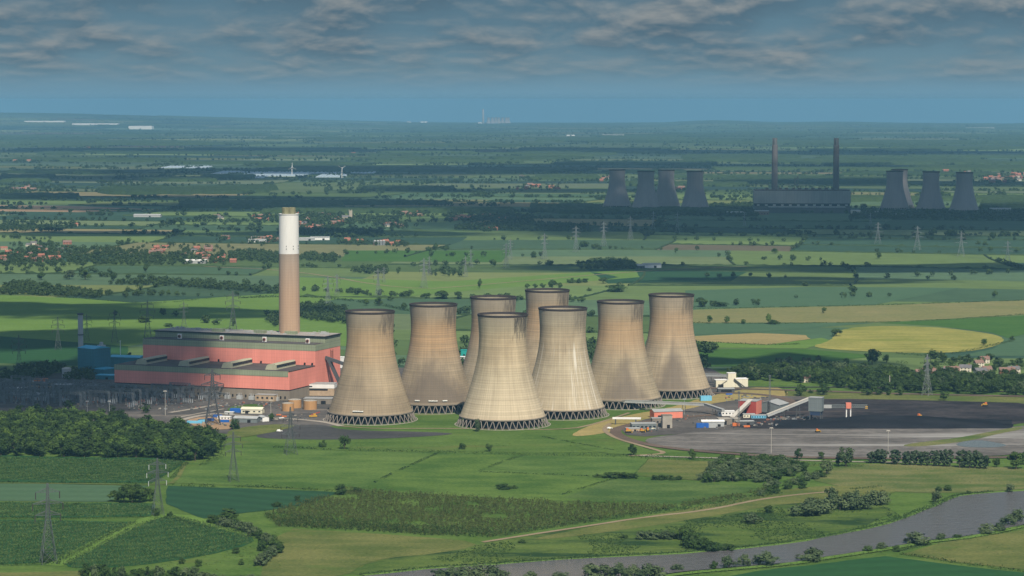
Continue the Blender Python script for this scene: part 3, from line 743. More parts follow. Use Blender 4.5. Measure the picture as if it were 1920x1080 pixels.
TW = [
 (694.5, 799, dict(tint=(0.285, 0.225, 0.149), orange=0.55, seed=1.0, dark=(-0.2, 2.2, 60, 0.25)), 'brown stained cooling tower at the front left, next to the coral boiler house'),
 (813, 779, dict(tint=(0.265, 0.212, 0.144), orange=0.8, seed=2.2, dark=(0.0, 1.8, 62, 0.72)), 'cooling tower with orange upper half and dark sooty base, behind the front left one'),
 (925, 759, dict(tint=(0.27, 0.225, 0.158), orange=0.5, seed=3.1), 'cooling tower mostly hidden behind the cream one, only its left flank and top showing'),
 (1026, 739, dict(tint=(0.29, 0.235, 0.158), orange=0.6, seed=4.7), 'farthest cooling tower, peeping over the white streaked one'),
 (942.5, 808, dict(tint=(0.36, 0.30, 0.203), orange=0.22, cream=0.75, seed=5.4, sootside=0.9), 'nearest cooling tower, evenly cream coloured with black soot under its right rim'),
 (1055, 790, dict(tint=(0.325, 0.28, 0.198), orange=0.22, cream=0.45, streaks=0.85, seed=6.6, sootside=0.4), 'pale cooling tower with long white and rusty streaks running down its front'),
 (1163, 771, dict(tint=(0.285, 0.235, 0.158), orange=0.65, seed=7.9, dark=(0.15, 1.0, 58, 0.75)), 'tan cooling tower with the long grey conveyor passing its foot'),
 (1258, 752, dict(tint=(0.30, 0.245, 0.167), orange=0.5, seed=8.3, dark=(0.0, 0.75, 74, 0.72)), 'rightmost near cooling tower, tan with a dark patch low on its front'),
]
for i, (px, py, kw, lb) in enumerate(TW):
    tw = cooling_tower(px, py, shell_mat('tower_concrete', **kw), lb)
    for a in ((-18, -12, -9) if i == 0 else (-22, -3, 2, 5, 18) if i == 1 else ()):
        q = math.radians(a - 90); b = MB(); b.box((41.3 * math.cos(q), 41.3 * math.sin(q), 13.2), (1.6, 3.4 if a % 2 else 5.0, .9), q); b.build('white_panel', M['white'], tw)

# ------------------------------------------------------------------ the big chimney
def chimney_mat():
    m, t, bs = mat('chimney_concrete')
    obj = t.new('ShaderNodeTexCoord').outputs['Object']; x, y, z = t.sep(obj)
    ang = t.math('ARCTAN2', x, t.math('MULTIPLY', y, -1.0))
    cyl = t.comb(t.math('MULTIPLY', ang, 11.0), 0.0, z)
    runs = t.noise(t.mapping(cyl, (0.6, 1, 0.012)), 1.0, 4.0, 0.65)
    ring = t.rng(t.math('SINE', t.math('MULTIPLY', z, 2 * math.pi / 3.0)), 0.7, 1, 1.0, 0.93)
    c = t.mix(t.rng(z, 95, 150, 0, 1, True), (0.42, 0.285, 0.190), (0.37, 0.285, 0.215))
    c = t.mix(t.rng(t.math('ADD', z, t.math('MULTIPLY', runs, 8.0)), 140, 156, 0, 0.6, True), c, (0.28, 0.235, 0.19))
    f = t.math('MULTIPLY', t.rng(runs, 0.3, 0.7, 0.86, 1.1), ring)
    return m, t, bs, t.mix(1.0, c, t.comb(f, f, f), 'MULTIPLY')
m_, t_, b_, c_ = chimney_mat(); t_.link(c_, b_.inputs['Base Color']); b_.inputs['Roughness'].default_value = 0.95; M['chim'] = m_
M['chimwhite'] = plain('chimney_white_paint', (0.68, 0.665, 0.62), 0.8, 0.10, 0.08, streak=True)
M['mossy'] = plain('mossy_flue', (0.20, 0.19, 0.11), 0.95, 0.45, 0.5, streak=True)
x, y, z, mp = G(543.5, 727)
root = tag(empty('chimney', (x, y, z)), 'tall tan concrete chimney with a white painted top behind the coral building', 'chimney')
b = MB(); b.lathe([(12.2, 0), (11.7, 60), (11.2, 150.0)], 64, cap=False); b.build('shaft', M['chim'], root, True)
b = MB(); b.lathe([(11.22, 150.0), (11.2, 152.0), (10.92, 190.0), (10.9, 193.0)], 64, cap=False); b.lathe([(10.9, 193.0), (11.2, 193.2), (11.2, 194.4)], 64, cap=False); b.lathe([(11.2, 194.4), (9.9, 194.4), (0.2, 194.0)], 64, cap=False); b.build('white_top', M['chimwhite'], root, True)
for a in (45, 135, 225, 315):
    fx, fy = 4.6 * math.cos(math.radians(a + 8)), 4.6 * math.sin(math.radians(a + 8))
    b = MB(); b.lathe([(4.2, 194.0), (4.25, 200.0), (4.05, 201.2)], 24, (fx, fy, 0), cap=False); b.lathe([(4.05, 201.2), (3.4, 201.2), (3.3, 196.0)], 24, (fx, fy, 0), cap=False); b.lathe([(3.3, 196.0), (0.1, 195.8)], 24, (fx, fy, 0), cap=False); b.build('flue', M['mossy'], root, True)
b = MB()
for zz in (155, 158):
    for a in (-100, -60, -20): b.box((11.1 * math.cos(math.radians(a)), 11.1 * math.sin(math.radians(a)), zz), (0.7, 0.7, 1.2), math.radians(a))
b.build('warning_lights', M['dkgrey'], root)

# ------------------------------------------------------------------ the coral power station block
P0 = G(543, 752); RZ = -math.atan(0.38)
def plocal(X, Y):
    c, s = math.cos(RZ), math.sin(RZ); return P0[0] + X * c - Y * s, P0[1] + X * s + Y * c
st = tag(empty('power_station', (P0[0], P0[1], P0[2]), RZ), 'long coral and sage green power station block with stepped flat roofs', 'power station')
L = 212.0
def wallbox(X0, X1, Y0, Y1, z0, z1, name, m):
    b = MB(); b.box(((X0 + X1) / 2, (Y0 + Y1) / 2, z0), (X1 - X0, Y1 - Y0, z1 - z0)); return b.build(name, m, st)
wallbox(-L, 0, 0, 66, -2, 10.6, 'plinth', M['plinth'])
wallbox(-L + .3, -.3, .3, 66, 10.6, 11.8, 'plinth_dark_gap', M['black'])  # black recessed strip between plinth and cladding
wallbox(-L, 0, 0, 66, 11.8, 30.4, 'turbine_hall_wall', M['pink'])
wallbox(-L - .25, -1.5, -.25, 64, 25.6, 31.4, 'turbine_hall_parapet', M['green'])
wallbox(-L + 1, -0.5, 1, 65.8, 31.3, 31.75, 'turbine_hall_roof', M['roofdk'])
wallbox(-L - 1, -0.6, 66, 131, 0, 47.6, 'boiler_house_wall', M['pink'])
wallbox(-L - 1.2, -0.35, 65.8, 131.2, 47.4, 54.0, 'boiler_house_parapet', M['green'])
wallbox(-L, -1.4, 66.6, 130, 53.9, 54.3, 'boiler_house_roof', M['roofdk'])
wallbox(-L + 1, -0.25, 91, 131.1, 54.2, 60.2, 'penthouse', M['green'])
wallbox(-L - .6, 1.0, 89.6, 132, 60.2, 61.3, 'roof_fascia', M['black'])
wallbox(-L + 1, -.6, 91, 131, 61.3, 61.6, 'penthouse_roof', plain('pale_gravel_roof', (0.30, 0.27, 0.24), 0.9, 0.3, 0.12))
for i in range(4):
    X0 = -190.5 + i * 52.6
    b = MB()
    prof = [(0, 0), (2.0, 4.6), (3.4, 5.6), (11.4, 6.6), (12.4, 5.2), (13.0, 0)]
    vs = [(X0 + px_, 8, 31.7 + pz) for px_, pz in prof] + [(X0 + px_, 57, 31.7 + pz) for px_, pz in prof]
    n = len(prof); fs = [tuple(range(n))] + [tuple(reversed(range(n, 2 * n)))] + [(k, n + k, n + (k + 1) % n, (k + 1) % n) for k in range(n)]
    b.add(vs, [tuple(reversed(f)) for f in fs]); rv = b.build('roof_vent', plain('vent_sheet', (0.40, 0.39, 0.27), 0.7, 0.15, 0.2) if i == 0 else bpy.data.materials['vent_sheet'], st)
    b = MB()
    for k in range(14):
        yy = 10.5 + k * 3.35; b.box((X0 + 12.85, yy + 1.1, 31.7 + 2.4), (0.9, 2.5, 2.6))
    b.build('louvre', M['glassdk'], rv)
    b = MB(); X1 = X0 + 2.5
    b.box((X1 + 15, 78, 54.3), (4.6, 1.6, 5.4)); fr = b.build('roof_fan', M['white'], st)
    b = MB(); b.lathe([(1.9, 0), (1.9, 0.5)], 20); o = b.build('fan_opening', M['brick'], fr); o.rotation_euler = (math.pi / 2, 0, 0); o.location = (X1 + 15, 77.2, 57.0)
    b = MB(); b.lathe([(1.1, 0), (1.1, 0.75)], 16); o = b.build('fan_hub', M['black'], fr); o.rotation_euler = (math.pi / 2, 0, 0); o.location = (X1 + 15, 77.15, 57.0)
b = MB(); random.seed(3)
for k in range(46):
    b.box((random.uniform(-L + 6, -6), random.uniform(95, 127), 61.5), (random.uniform(1, 6), random.uniform(1, 3), random.uniform(0.5, 2.2)))
for k in range(14): b.tube((random.uniform(-L + 6, -6), random.uniform(95, 127), 61.5), (0, 0, 0), 0.3) if False else b.box((random.uniform(-L + 6, -6), random.uniform(95, 127), 61.5), (0.4, 0.4, random.uniform(2, 4)))
b.build('rooftop_ducts', M['ltgrey'], st)
for k, X in enumerate((-136, -84, -46)):
    b = MB(); b.box((X, 100, 61.5), (13, 7, 3.4)); b.build('plant_room', M['green'], st)
b = MB()
for X in range(-205, -6, 9): b.beam((X, 66.9, 54.2), (X, 66.9, 55.4), 0.12)
b.beam((-L, 66.9, 55.4), (-2, 66.9, 55.4), 0.22); b.beam((-L, 66.9, 54.8), (-2, 66.9, 54.8), 0.15); b.build('roof_railing', M['steeldk'], st)
b = MB()
for X in (-118, -66, -13, -4): b.box((X, 65.2, 31.8), (1.6, 1.2, 2.6))
b.build('roof_door', M['black'], st)
# coal gallery and its raking strut on the end wall
b = MB(); b.beam((-0.5, 92, 38.0), (42, 96, 25.0), 3.6, 3.4); b.build('coal_gallery', M['dkgrey'], st)
b = MB(); b.beam((3.0, 90.5, 36.5), (16.5, 92, 9.0), 1.6, 2.6); b.beam((2.4, 95.5, 36.5), (16.0, 96, 9.0), 1.6, 2.6); b.build('gallery_strut', M['dkgrey'], st)
b = MB(); b.beam((0.3, 104, 30), (0.3, 104, 46), 0.5); b.beam((0.3, 110, 30), (0.3, 110, 46), 0.5)
for q in range(7): b.beam((0.35, 104, 31 + q * 2.3), (0.35, 110, 31 + q * 2.3), 0.3)
b.build('wall_ladder', M['brick'], st)
b = MB()
for X in np.arange(-L + 4, -2, 5.2): b.box((X, -0.12, 2.2), (1.6, 0.5, 2.6))
b.build('plinth_openings', M['black'], st)

# ------------------------------------------------------------------ simple sheds and the like
def at_px(px, py): return G(px, py)
def shed(px, py, w_, d_, h_, rise, rz, wall, roof, label, cat='shed', name='shed', door=None, windows=None, group=None):
    x, y, z, _ = G(px, py)
    o = tag(empty(name, (x, y, z), rz), label, cat, group)
    b = MB(); b.box((0, 0, -1.0), (w_, d_, h_ + 1.0))
    if rise > 0:
        b.add([(-w_ / 2, -d_ / 2, h_), (-w_ / 2, d_ / 2, h_), (-w_ / 2, 0, h_ + rise), (w_ / 2, -d_ / 2, h_), (w_ / 2, d_ / 2, h_), (w_ / 2, 0, h_ + rise)], [(0, 2, 1), (3, 4, 5)])
    b.build('wall', wall, o)
    b = MB()
    if rise > 0:
        e = 0.5; t = 0.3
        for s in (-1, 1):
            b.add([(-w_ / 2 - e, s * (d_ / 2 + e), h_ - e * rise / d_), (w_ / 2 + e, s * (d_ / 2 + e), h_ - e * rise / d_), (w_ / 2 + e, 0, h_ + rise + .05), (-w_ / 2 - e, 0, h_ + rise + .05),
                   (-w_ / 2 - e, s * (d_ / 2 + e), h_ + t), (w_ / 2 + e, s * (d_ / 2 + e), h_ + t), (w_ / 2 + e, 0, h_ + rise + t), (-w_ / 2 - e, 0, h_ + rise + t)],
                  [(3, 2, 1, 0), (4, 5, 6, 7), (0, 1, 5, 4), (1, 2, 6, 5), (3, 0, 4, 7), (2, 3, 7, 6)])
    else: b.box((0, 0, h_), (w_ + 0.6, d_ + 0.6, 0.4))
    b.build('roof', roof, o)
    if door:
        b = MB(); b.box((door[0], -d_ / 2 - 0.06, 0), (door[1], 0.3, door[2])); b.build('door', door[3] if len(door) > 3 else M['black'], o)
    if windows:
        n, ww, wh, wz = windows
        for k in range(n):
            b = MB(); b.box((-w_ / 2 + w_ * (k + 0.5) / n, -d_ / 2 - 0.05, wz), (ww, 0.25, wh)); b.build('window', M['glassdk'], o)
    return o
R = math.radians
ad = shed(597, 741, 38, 18, 13, 0, R(-6), M['brickbuff'], M['roofgrey'], 'flat roofed two storey office block with a white top band between coral hall and tower', 'office block', 'office_block', windows=None)
b = MB(); b.box((0, -0.1, 8.6), (38.4, 18.4, 4.3)); b.build('white_band', M['white'], ad)
b = MB(); b.box((0, -9.3, 6.6), (24, 0.5, 1.5)); b.build('window', M['glassdk'], ad)
b = MB(); b.box((-9, -9.4, 10.0), (8, 0.4, 1.2)); b.build('window', M['glassdk'], ad)
b = MB(); b.lathe([(2.0, 13.3), (2.0, 14.6), (1.5, 15.6), (0.6, 16.2)], 20, (-9, 4, 0)); b.build('dome', M['white'], ad, True)
shed(598, 757, 30, 14, 6, 0, R(-6), M['conc_dk'], M['roofgrey'], 'long low brown workshop below the office block', 'workshop', 'workshop', door=(6, 5, 4))
shed(500, 752, 22, 10, 7, 0, R(-18), M['brickbuff'], M['roofgrey'], 'buff annexe with grey flat roof at the foot of the plinth', 'annexe', 'annexe', windows=(4, 2.2, 2, 3))
for px, py, r, h, lb in ((540, 771, 6.2, 8.5, 'lower tan oil tank at the left of three, pipe leaning on it'), (552.5, 765, 7.0, 9.0, 'middle rusty tan oil tank of three'), (581.5, 768, 7.0, 9.5, 'rusty tan oil tank standing apart, nearest the brown tower')):
    x, y, z, _ = G(px, py); o = tag(empty('oil_tank', (x, y, z)), lb, 'tank', 'tan oil tanks')
    b = MB(); b.lathe([(r, -1), (r, h)], 40, cap=False); b.build('tank_wall', M['tanktan'], o, True)
    b = MB(); b.lathe([(r, h), (r * .5, h + .6), (0.1, h + .9)], 40, cap=False); b.build('tank_roof', M['conc'], o, True)
    b = MB()
    for k in range(14): a = 2 * math.pi * k / 14; b.beam((r * math.cos(a), r * math.sin(a), h), (r * math.cos(a), r * math.sin(a), h + 1.1), 0.1)
    b.build('rail_posts', M['steeldk'], o)
shed(463, 792, 24, 12, 4.6, 1.6, R(-12), M['grey'], M['ltgrey'], 'grey clad shed with a pale pitched roof above the pasture', door=(4, 3.4, 3.4))
shed(474, 775, 22, 11, 4.6, 1.8, R(-8), M['cream'], M['cream'], 'cream shed with pitched cream roof behind the grey one', door=(-5, 3.4, 3.4), windows=(4, 2, 1.2, 2))
shed(421, 787, 13, 6, 3.2, 0, R(-10), M['white'], M['white'], 'small white cabin near the big lattice pylon', 'cabin', 'cabin', windows=(4, 1.4, 1, 1.5))
shed(494, 790, 11, 7, 4.5, 1.2, R(-60), M['white'], M['ltgrey'], 'white gabled store right of the grey clad shed')
shed(430, 778, 9, 4, 3, 0, R(-12), M['ltgrey'], M['white'], 'low pale hut behind the white cabin', 'hut', 'hut', door=(0, 1.2, 2.2))
def container(px, py, m, label, l=6.1, rz=0.0, h=2.6, w_=2.5, group='shipping containers in the yard'):
    x, y, z, _ = G(px, py); o = tag(empty('shipping_container', (x, y, z), rz), label, 'container', group)
    b = MB(); b.box((0, 0, 0.1), (l, w_, h))
    for k in range(int(l / 0.6)):
        for s in (-1, 1): b.box((-l / 2 + 0.4 + k * 0.6, s * (w_ / 2), 0.25), (0.25, 0.12, h - 0.3))
    b.build('body', m, o)
    b = MB(); b.box((l / 2 + 0.04, 0, 0.25), (0.08, w_ - 0.3, h - 0.3)); b.beam((l / 2 + .12, .3, .3), (l / 2 + .12, .3, h - .1), 0.06); b.beam((l / 2 + .12, -.3, .3), (l / 2 + .12, -.3, h - .1), 0.06); b.build('door', m, o)
    return o
container(443, 774, M['bluebox'], 'dark blue container between the pylon and the cream shed', 12, R(-10), 4.5, 5)
container(421, 793, M['bluebox'], 'blue container in front of the white cabin', 9, R(-8), 3)
container(394, 790, M['bluebox'], 'short blue container at the feet of the big pylon', 8, R(-5), 3)
container(365, 795, M['skybox'], 'long light blue container at the wood edge', 15, R(-8), 3, 3)
container(408, 783, M['bluebox'], 'dark blue container behind the big pylon', 9, R(-8), 2.8)
container(380, 792, M['skybox'], 'light blue container beside the longer one', 9, R(-8), 2.8)
container(1323, 752, M['skybox'], 'large sky blue container beside the rightmost cooling tower', 12, R(10), 5.5, 6)
container(1317, 803, M['bluebox'], 'bright blue stacked container at the front of the coal plant', 12, R(2), 5, 4)
container(1380, 800, M['orange'], 'orange red container in front of the coal plant', 7, R(4), 3.6)
container(1400, 802, M['orange'], 'small red skip container right of the orange one', 6, R(4), 2.2)
container(1367, 741, M['bluebox'], 'flat dark blue container on the dry bank', 7, R(6), 1.8)
container(1334, 803, M['ltgrey'], 'light grey container beside the bright blue one', 8, R(2), 4.2, 3)

# ------------------------------------------------------------------ blue gas power plant at the left
bp = tag(empty('gas_power_plant', G(177, 701)[:3], R(-38)), 'blue clad gas power plant block in cloud shade at the left', 'power plant')
b = MB(); b.box((0, 0, -1), (27, 27, 32)); b.build('wall', M['blue'], bp)
b = MB(); b.add([(-14, -14, 31), (14, -14, 31), (14, 14, 31), (-14, 14, 31), (-14, 0, 33.4), (14, 0, 33.4)], [(0, 1, 5, 4), (2, 3, 4, 5), (0, 4, 3), (1, 2, 5), (3, 2, 1, 0)]); b.build('roof', M['cyan'], bp)
b = MB(); b.lathe([(2.2, 33), (2.2, 37), (1.5, 37.5)], 16, (6, 6, 0)); b.box((6, 6, 31), (7, 7, 3)); b.build('roof_exhaust', M['ltgrey'], bp)
b = MB(); b.box((22, -4, -1), (16, 20, 9)); b.build('lower_wall', M['blue'], bp)
b = MB(); b.box((22, -4, 8), (16.6, 20.6, 0.8)); b.build('lower_roof', M['cyan'], bp)
x, y, z, _ = G(152, 698); o = tag(empty('exhaust_stack', (x, y, z)), 'slim grey steel exhaust stack in front of the blue plant', 'chimney')
b = MB(); b.lathe([(3.6, -1), (3.5, 8), (3.1, 10), (3.0, 68)], 32, cap=False); b.build('stack', M['ltgrey'], o, True)
b = MB(); b.lathe([(3.1, 68), (3.7, 68), (3.8, 70), (2.7, 70), (2.6, 66)], 32, cap=False); b.build('stack_cap', M['dkgrey'], o, True)
b = MB(); [b.lathe([(3.2, q), (4.0, q), (4.0, q + 1.2), (3.2, q + 1.2)], 24, cap=False) for q in (28, 44)]; b.build('gallery', M['dkgrey'], o)
b = MB(); b.lathe([(1.4, 0), (1.4, 32)], 16, (6.0, 1.5, 0)); b.build('side_pipe', M['ltgrey'], o, True)
x, y, z, _ = G(125, 708); o = tag(empty('water_tank', (x, y, z)), 'pale grey cylindrical tank left of the steel stack', 'tank'); b = MB(); b.lathe([(5.4, -1), (5.4, 11)], 32, cap=False); b.build('tank_wall', M['ltgrey'], o, True); b = MB(); b.lathe([(5.5, 11), (3, 11.7), (0.2, 12)], 32, cap=False); b.build('tank_roof', M['conc_lt'], o, True)
shed(240, 687, 40, 24, 12, 1.5, R(-14), M['blue'], M['cyan'], 'low blue hall with a cyan roof between gas plant and coral station', 'hall', 'turbine_hall', door=(8, 6, 6))
shed(200, 711, 22, 14, 5, 0, R(-14), M['blue'], M['cyan'], 'low cyan roofed annexe touching the left end of the coral station', 'annexe', 'annexe', door=(3, 3, 3))
of = shed(76, 731, 26, 14, 9, 0, R(-8), M['brickbuff'], M['ltgrey'], 'orange brick two storey office with window bands at the far left', 'office block', 'office_block')
for zz in (2.2, 6.0): b = MB(); b.box((0, -7.1, zz), (25, 0.5, 1.6)); b.build('window', M['glassdk'], of)
b = MB(); b.box((0, 2, 9.4), (14, 8, 3)); b.build('roof_storey', M['orange'], of)
lw = shed(155, 737, 66, 18, 9, 0, R(-8), M['conc_dk'], M['roofgrey'], 'long dark flat roofed workshop in shade left of the coral station', 'workshop', 'workshop', windows=(14, 3, 2, 5))
shed(55, 745, 40, 12, 4, 1.2, R(-10), M['ltgrey'], M['ltgrey'], 'pale roofed low store beside the car park at the far left', 'shed', 'shed', door=(5, 3, 3))
M['tealroof'] = plain('teal_sheet', (0.02, 0.30, 0.27), .6, .1)
shed(871, 668, 9, 7, 8, 0, R(-10), M['tealroof'], M['tealroof'], 'small teal building glimpsed between the second and third cooling towers', 'kiosk', 'kiosk', door=(0, 2, 3))
shed(868, 678, 16, 8, 6, 0, R(-10), M['ltgrey'], M['white'], 'pale block below the teal building between the towers', 'block', 'stores_block', door=(2, 3, 3))
shed(646, 690, 14, 10, 13, 0, R(-20), M['white'], M['white'], 'white block peeping between coral end wall and brown tower', 'block', 'stores_block', door=(2, 3, 3))
x, y, z, _ = G(226, 686); o = tag(empty('lamp_mast', (x, y, z)), 'white lamp mast standing before the low blue hall', 'mast'); b = MB(); b.tube((0, 0, 0), (0, 0, 30), 0.5, 0.3, 8); b.build('mast', M['white'], o); b = MB(); b.box((0, 0, 30), (2, .5, .5)); b.build('lamp_head', M['white'], o)

# ------------------------------------------------------------------ switchyard
def lattice_col(b, x, y, h, w_=1.2, t=0.16, m=0):
    for a in (-1, 1):
        for c in (-1, 1): b.beam((x + a * w_ / 2, y + c * w_ / 2, 0), (x + a * w_ / 2, y + c * w_ / 2, h), t, m=m)
    n = max(2, int(h / (w_ * 1.8)))
    for k in range(n):
        z0, z1 = h * k / n, h * (k + 1) / n; s = 1 if k % 2 else -1
        b.beam((x - s * w_ / 2, y - w_ / 2, z0), (x + s * w_ / 2, y - w_ / 2, z1), t * .8, m=m)
        b.beam((x - s * w_ / 2, y + w_ / 2, z0), (x + s * w_ / 2, y + w_ / 2, z1), t * .8, m=m)
def gantry_proto():
    o = tag(empty('switchyard_gantry', (0, 0, 0)), 'x', 'gantry')
    for s in (-1, 1):
        b = MB(); lattice_col(b, s * 12, 0, 13.5, 1.5, 0.32); b.build('post', M['steel'], o)
    b = MB()
    for yy in (-.7, .7):
        for zz in (12.2, 13.8): b.beam((-12.6, yy, zz), (12.6, yy, zz), 0.32)
    for k in range(14):
        xx = -12.6 + k * 1.8; b.beam((xx, -.7, 12.2 if k % 2 else 13.8), (xx + 1.8, -.7, 13.8 if k % 2 else 12.2), 0.2); b.beam((xx, .7, 12.2 if k % 2 else 13.8), (xx + 1.8, .7, 13.8 if k % 2 else 12.2), 0.2)
    b.build('beam', M['steeldk'], o)
    for xx in (-7, 0, 7):
        b = MB(); b.tube((xx, 0, 12.2), (xx, 0, 9.4), 0.28, 0.28, 6); b.build('insulator', M['insdark'], o)
    return o
gp = gantry_proto()
random.seed(11)
SY = []
for r_ in range(11):
    for c_ in range(16):
        X = -345 + c_ * 22 + random.uniform(-2, 2); Y = -12 - r_ * 12 + random.uniform(-1, 1)
        if X > -60 + r_ * -11 or (r_ == 0 and X > -60): continue
        if random.random() < 0.14: continue
        SY.append((X, Y, r_))
for i, (X, Y, r_) in enumerate(SY):
    o = gp if i == 0 else copy_tree(gp)
    x, y = plocal(X, Y); o.location = (x, y, float(gz(x, y))); o.rotation_euler = (0, 0, RZ + (math.pi / 2 if (i * 7) % 5 == 0 else 0))
    o.scale = (1, 1, random.choice((0.75, 1.0, 1.0, 1.15)))
    o['group'] = 'steel gantries of the switchyard'; o['label'] = 'dark lattice steel gantry in the switchyard in front of the coral station'
def equip(kind):
    if kind == 0:
        o = empty('circuit_breaker', (0, 0, 0)); b = MB(); b.beam((-1.6, 0, 0), (-1.6, 0, 3), .25); b.beam((1.6, 0, 0), (1.6, 0, 3), .25); b.beam((-2.6, 0, 3), (2.6, 0, 3), .35); b.build('frame', M['steeldk'], o)
        for xx in (-2.2, 0, 2.2): b = MB(); b.tube((xx, 0, 3), (xx, 0, 7.2), .38, .3, 8); b.build('insulator', M['porcelain'], o)
        tag(o, 'grey post insulators on a steel frame in the switchyard', 'circuit breaker', 'insulator stands of the switchyard')
    elif kind == 1:
        o = empty('transformer', (0, 0, 0)); b = MB(); b.box((0, 0, .3), (6, 3.6, 4)); b.box((0, 2.6, .5), (5, 1.2, 3.4)); b.build('tank', M['ltgrey'], o)
        for xx in (-1.8, 0, 1.8): b = MB(); b.tube((xx, 0, 4.2), (xx, -.4, 7.4), .35, .22, 8); b.build('bushing', M['porcelain'], o)
        tag(o, 'pale grey transformer with three bushings at the foot of the plinth', 'transformer', 'transformers by the coral station')
    else:
        o = empty('surge_arrester', (0, 0, 0)); b = MB(); b.box((0, 0, 0), (1.6, 1.2, 1.4)); b.beam((0, 0, 1.4), (0, 0, 4.2), .3); b.build('base', M['conc'], o); b = MB(); b.tube((0, 0, 4.2), (0, 0, 7), .35, .25, 8); b.build('insulator', M['brick'], o)
        tag(o, 'brown insulator on a steel post in the switchyard', 'arrester', 'surge arresters of the switchyard')
    return o
for kind, n in ((0, 60), (2, 40), (1, 14)):
    pr = equip(kind)
    for i in range(n):
        o = pr if i == 0 else copy_tree(pr)
        if kind == 1: X, Y = -200 + i * 14.4, -6.5
        else: X, Y = random.uniform(-335, -75), random.uniform(-130, -12)
        x, y = plocal(X, Y); o.location = (x, y, float(gz(x, y))); o.rotation_euler = (0, 0, RZ)
# cars in the staff car park
def car_proto(m, label, group='cars parked at the far left', name='parked_car'):
    o = tag(empty(name, (0, 0, 0)), label, 'car', group)
    b = MB(); b.add([(-2.1, -.85, .35), (2.1, -.85, .35), (2.1, .85, .35), (-2.1, .85, .35), (-2.1, -.85, .9), (2.1, -.85, .8), (2.1, .85, .8), (-2.1, .85, .9)], [(3, 2, 1, 0), (4, 5, 6, 7), (0, 1, 5, 4), (1, 2, 6, 5), (2, 3, 7, 6), (3, 0, 4, 7)])
    b.add([(-1.9, -.78, .85), (1.0, -.78, .82), (1.0, .78, .82), (-1.9, .78, .85), (-1.5, -.65, 1.45), (.3, -.65, 1.45), (.3, .65, 1.45), (-1.5, .65, 1.45)], [(4, 5, 6, 7), (0, 1, 5, 4), (1, 2, 6, 5), (2, 3, 7, 6), (3, 0, 4, 7)])
    b.build('body', m, o)
    for a in (-1.3, 1.3):
        for s in (-1, 1): b = MB(); b.tube((a, s * .7, .33), (a, s * .9, .33), .33, .33, 12); b.build('wheel', M['tyre'], o)
    b = MB(); b.add([(1.02, -.72, .86), (1.02, .72, .86), (.34, .62, 1.42), (.34, -.62, 1.42)], [(0, 1, 2, 3)]); b.build('windscreen', M['glassdk'], o)
    return o
for ci, (mname, lb) in enumerate((('white', 'white car in the car park at the far left'), ('dkgrey', 'dark grey car in the car park at the far left'), ('ltgrey', 'silver car in the car park at the far left'))):
    pr = car_proto(M[mname], lb, 'cars parked at the far left, ' + mname)
    for k in range(10):
        o = pr if k == 0 else copy_tree(pr)
        x, y, z, _ = G(20 + (k % 5) * 7 + ci * 2.2, 728 + (k // 5) * 6 + ci * 1.2); o.location = (x, y, z + .05); o.rotation_euler = (0, 0, R(70))
o = car_proto(M['white'], 'white car at the bend of the site road left of the rail loop', None); o.location = (*G(1143, 806)[:2], G(1143, 806)[2] + 1.0); o.rotation_euler = (0, 0, R(20)); o.scale = (1.3, 1.3, 1.3)
o = car_proto(M['white'], 'white van parked alone on the dark tarmac below the brown tower', None, 'parked_van'); o.location = (*G(524, 811)[:2], G(524, 811)[2] + .7); o.rotation_euler = (0, 0, R(10)); o.scale = (1.3, 1.3, 1.6)

# ------------------------------------------------------------------ pylons
def pylon_mesh(H, base, arms, t=0.26, waist=0.55):
    b = MB(); top = base * 0.14
    def half(z):
        k = z / H
        return (base / 2) * (1 - k / waist) + top * (k / waist) * 1.0 if k < waist else top * (1 - (k - waist) / (1 - waist) * 0.75)
    zs = [0]; z = 0
    while z < H * 0.985: z = min(H, z + max(2.0, half(z) * 1.75)); zs.append(z)
    for i in range(len(zs) - 1):
        z0, z1 = zs[i], zs[i + 1]; h0, h1 = half(z0), half(z1)
        c0 = [(-h0, -h0, z0), (h0, -h0, z0), (h0, h0, z0), (-h0, h0, z0)]; c1 = [(-h1, -h1, z1), (h1, -h1, z1), (h1, h1, z1), (-h1, h1, z1)]
        for k in range(4):
            b.beam(c0[k], c1[k], t); q = (k + 1) % 4
            b.beam(c0[k], c1[q], t * .6); b.beam(c0[q], c1[k], t * .6)
            if i: b.beam(c0[k], c0[q], t * .6)
    for z, wd in arms:
        h = half(z)
        for s in (-1, 1):
            tip = (s * wd, 0, z)
            for yy in (-h, h):
                b.beam((s * h, yy, z), tip, t * .8); b.beam((s * h, yy, z + H * .05), tip, t * .8)
            for q in (.35, .65):
                xx = s * (h + (wd - h) * q); b.beam((xx, 0, z), (xx, 0, z + H * .05 * (1 - q)), t * .6); b.beam((s * h, -h, z + H * .05), (xx, 0, z), t * .5)
    return b
PY = {}
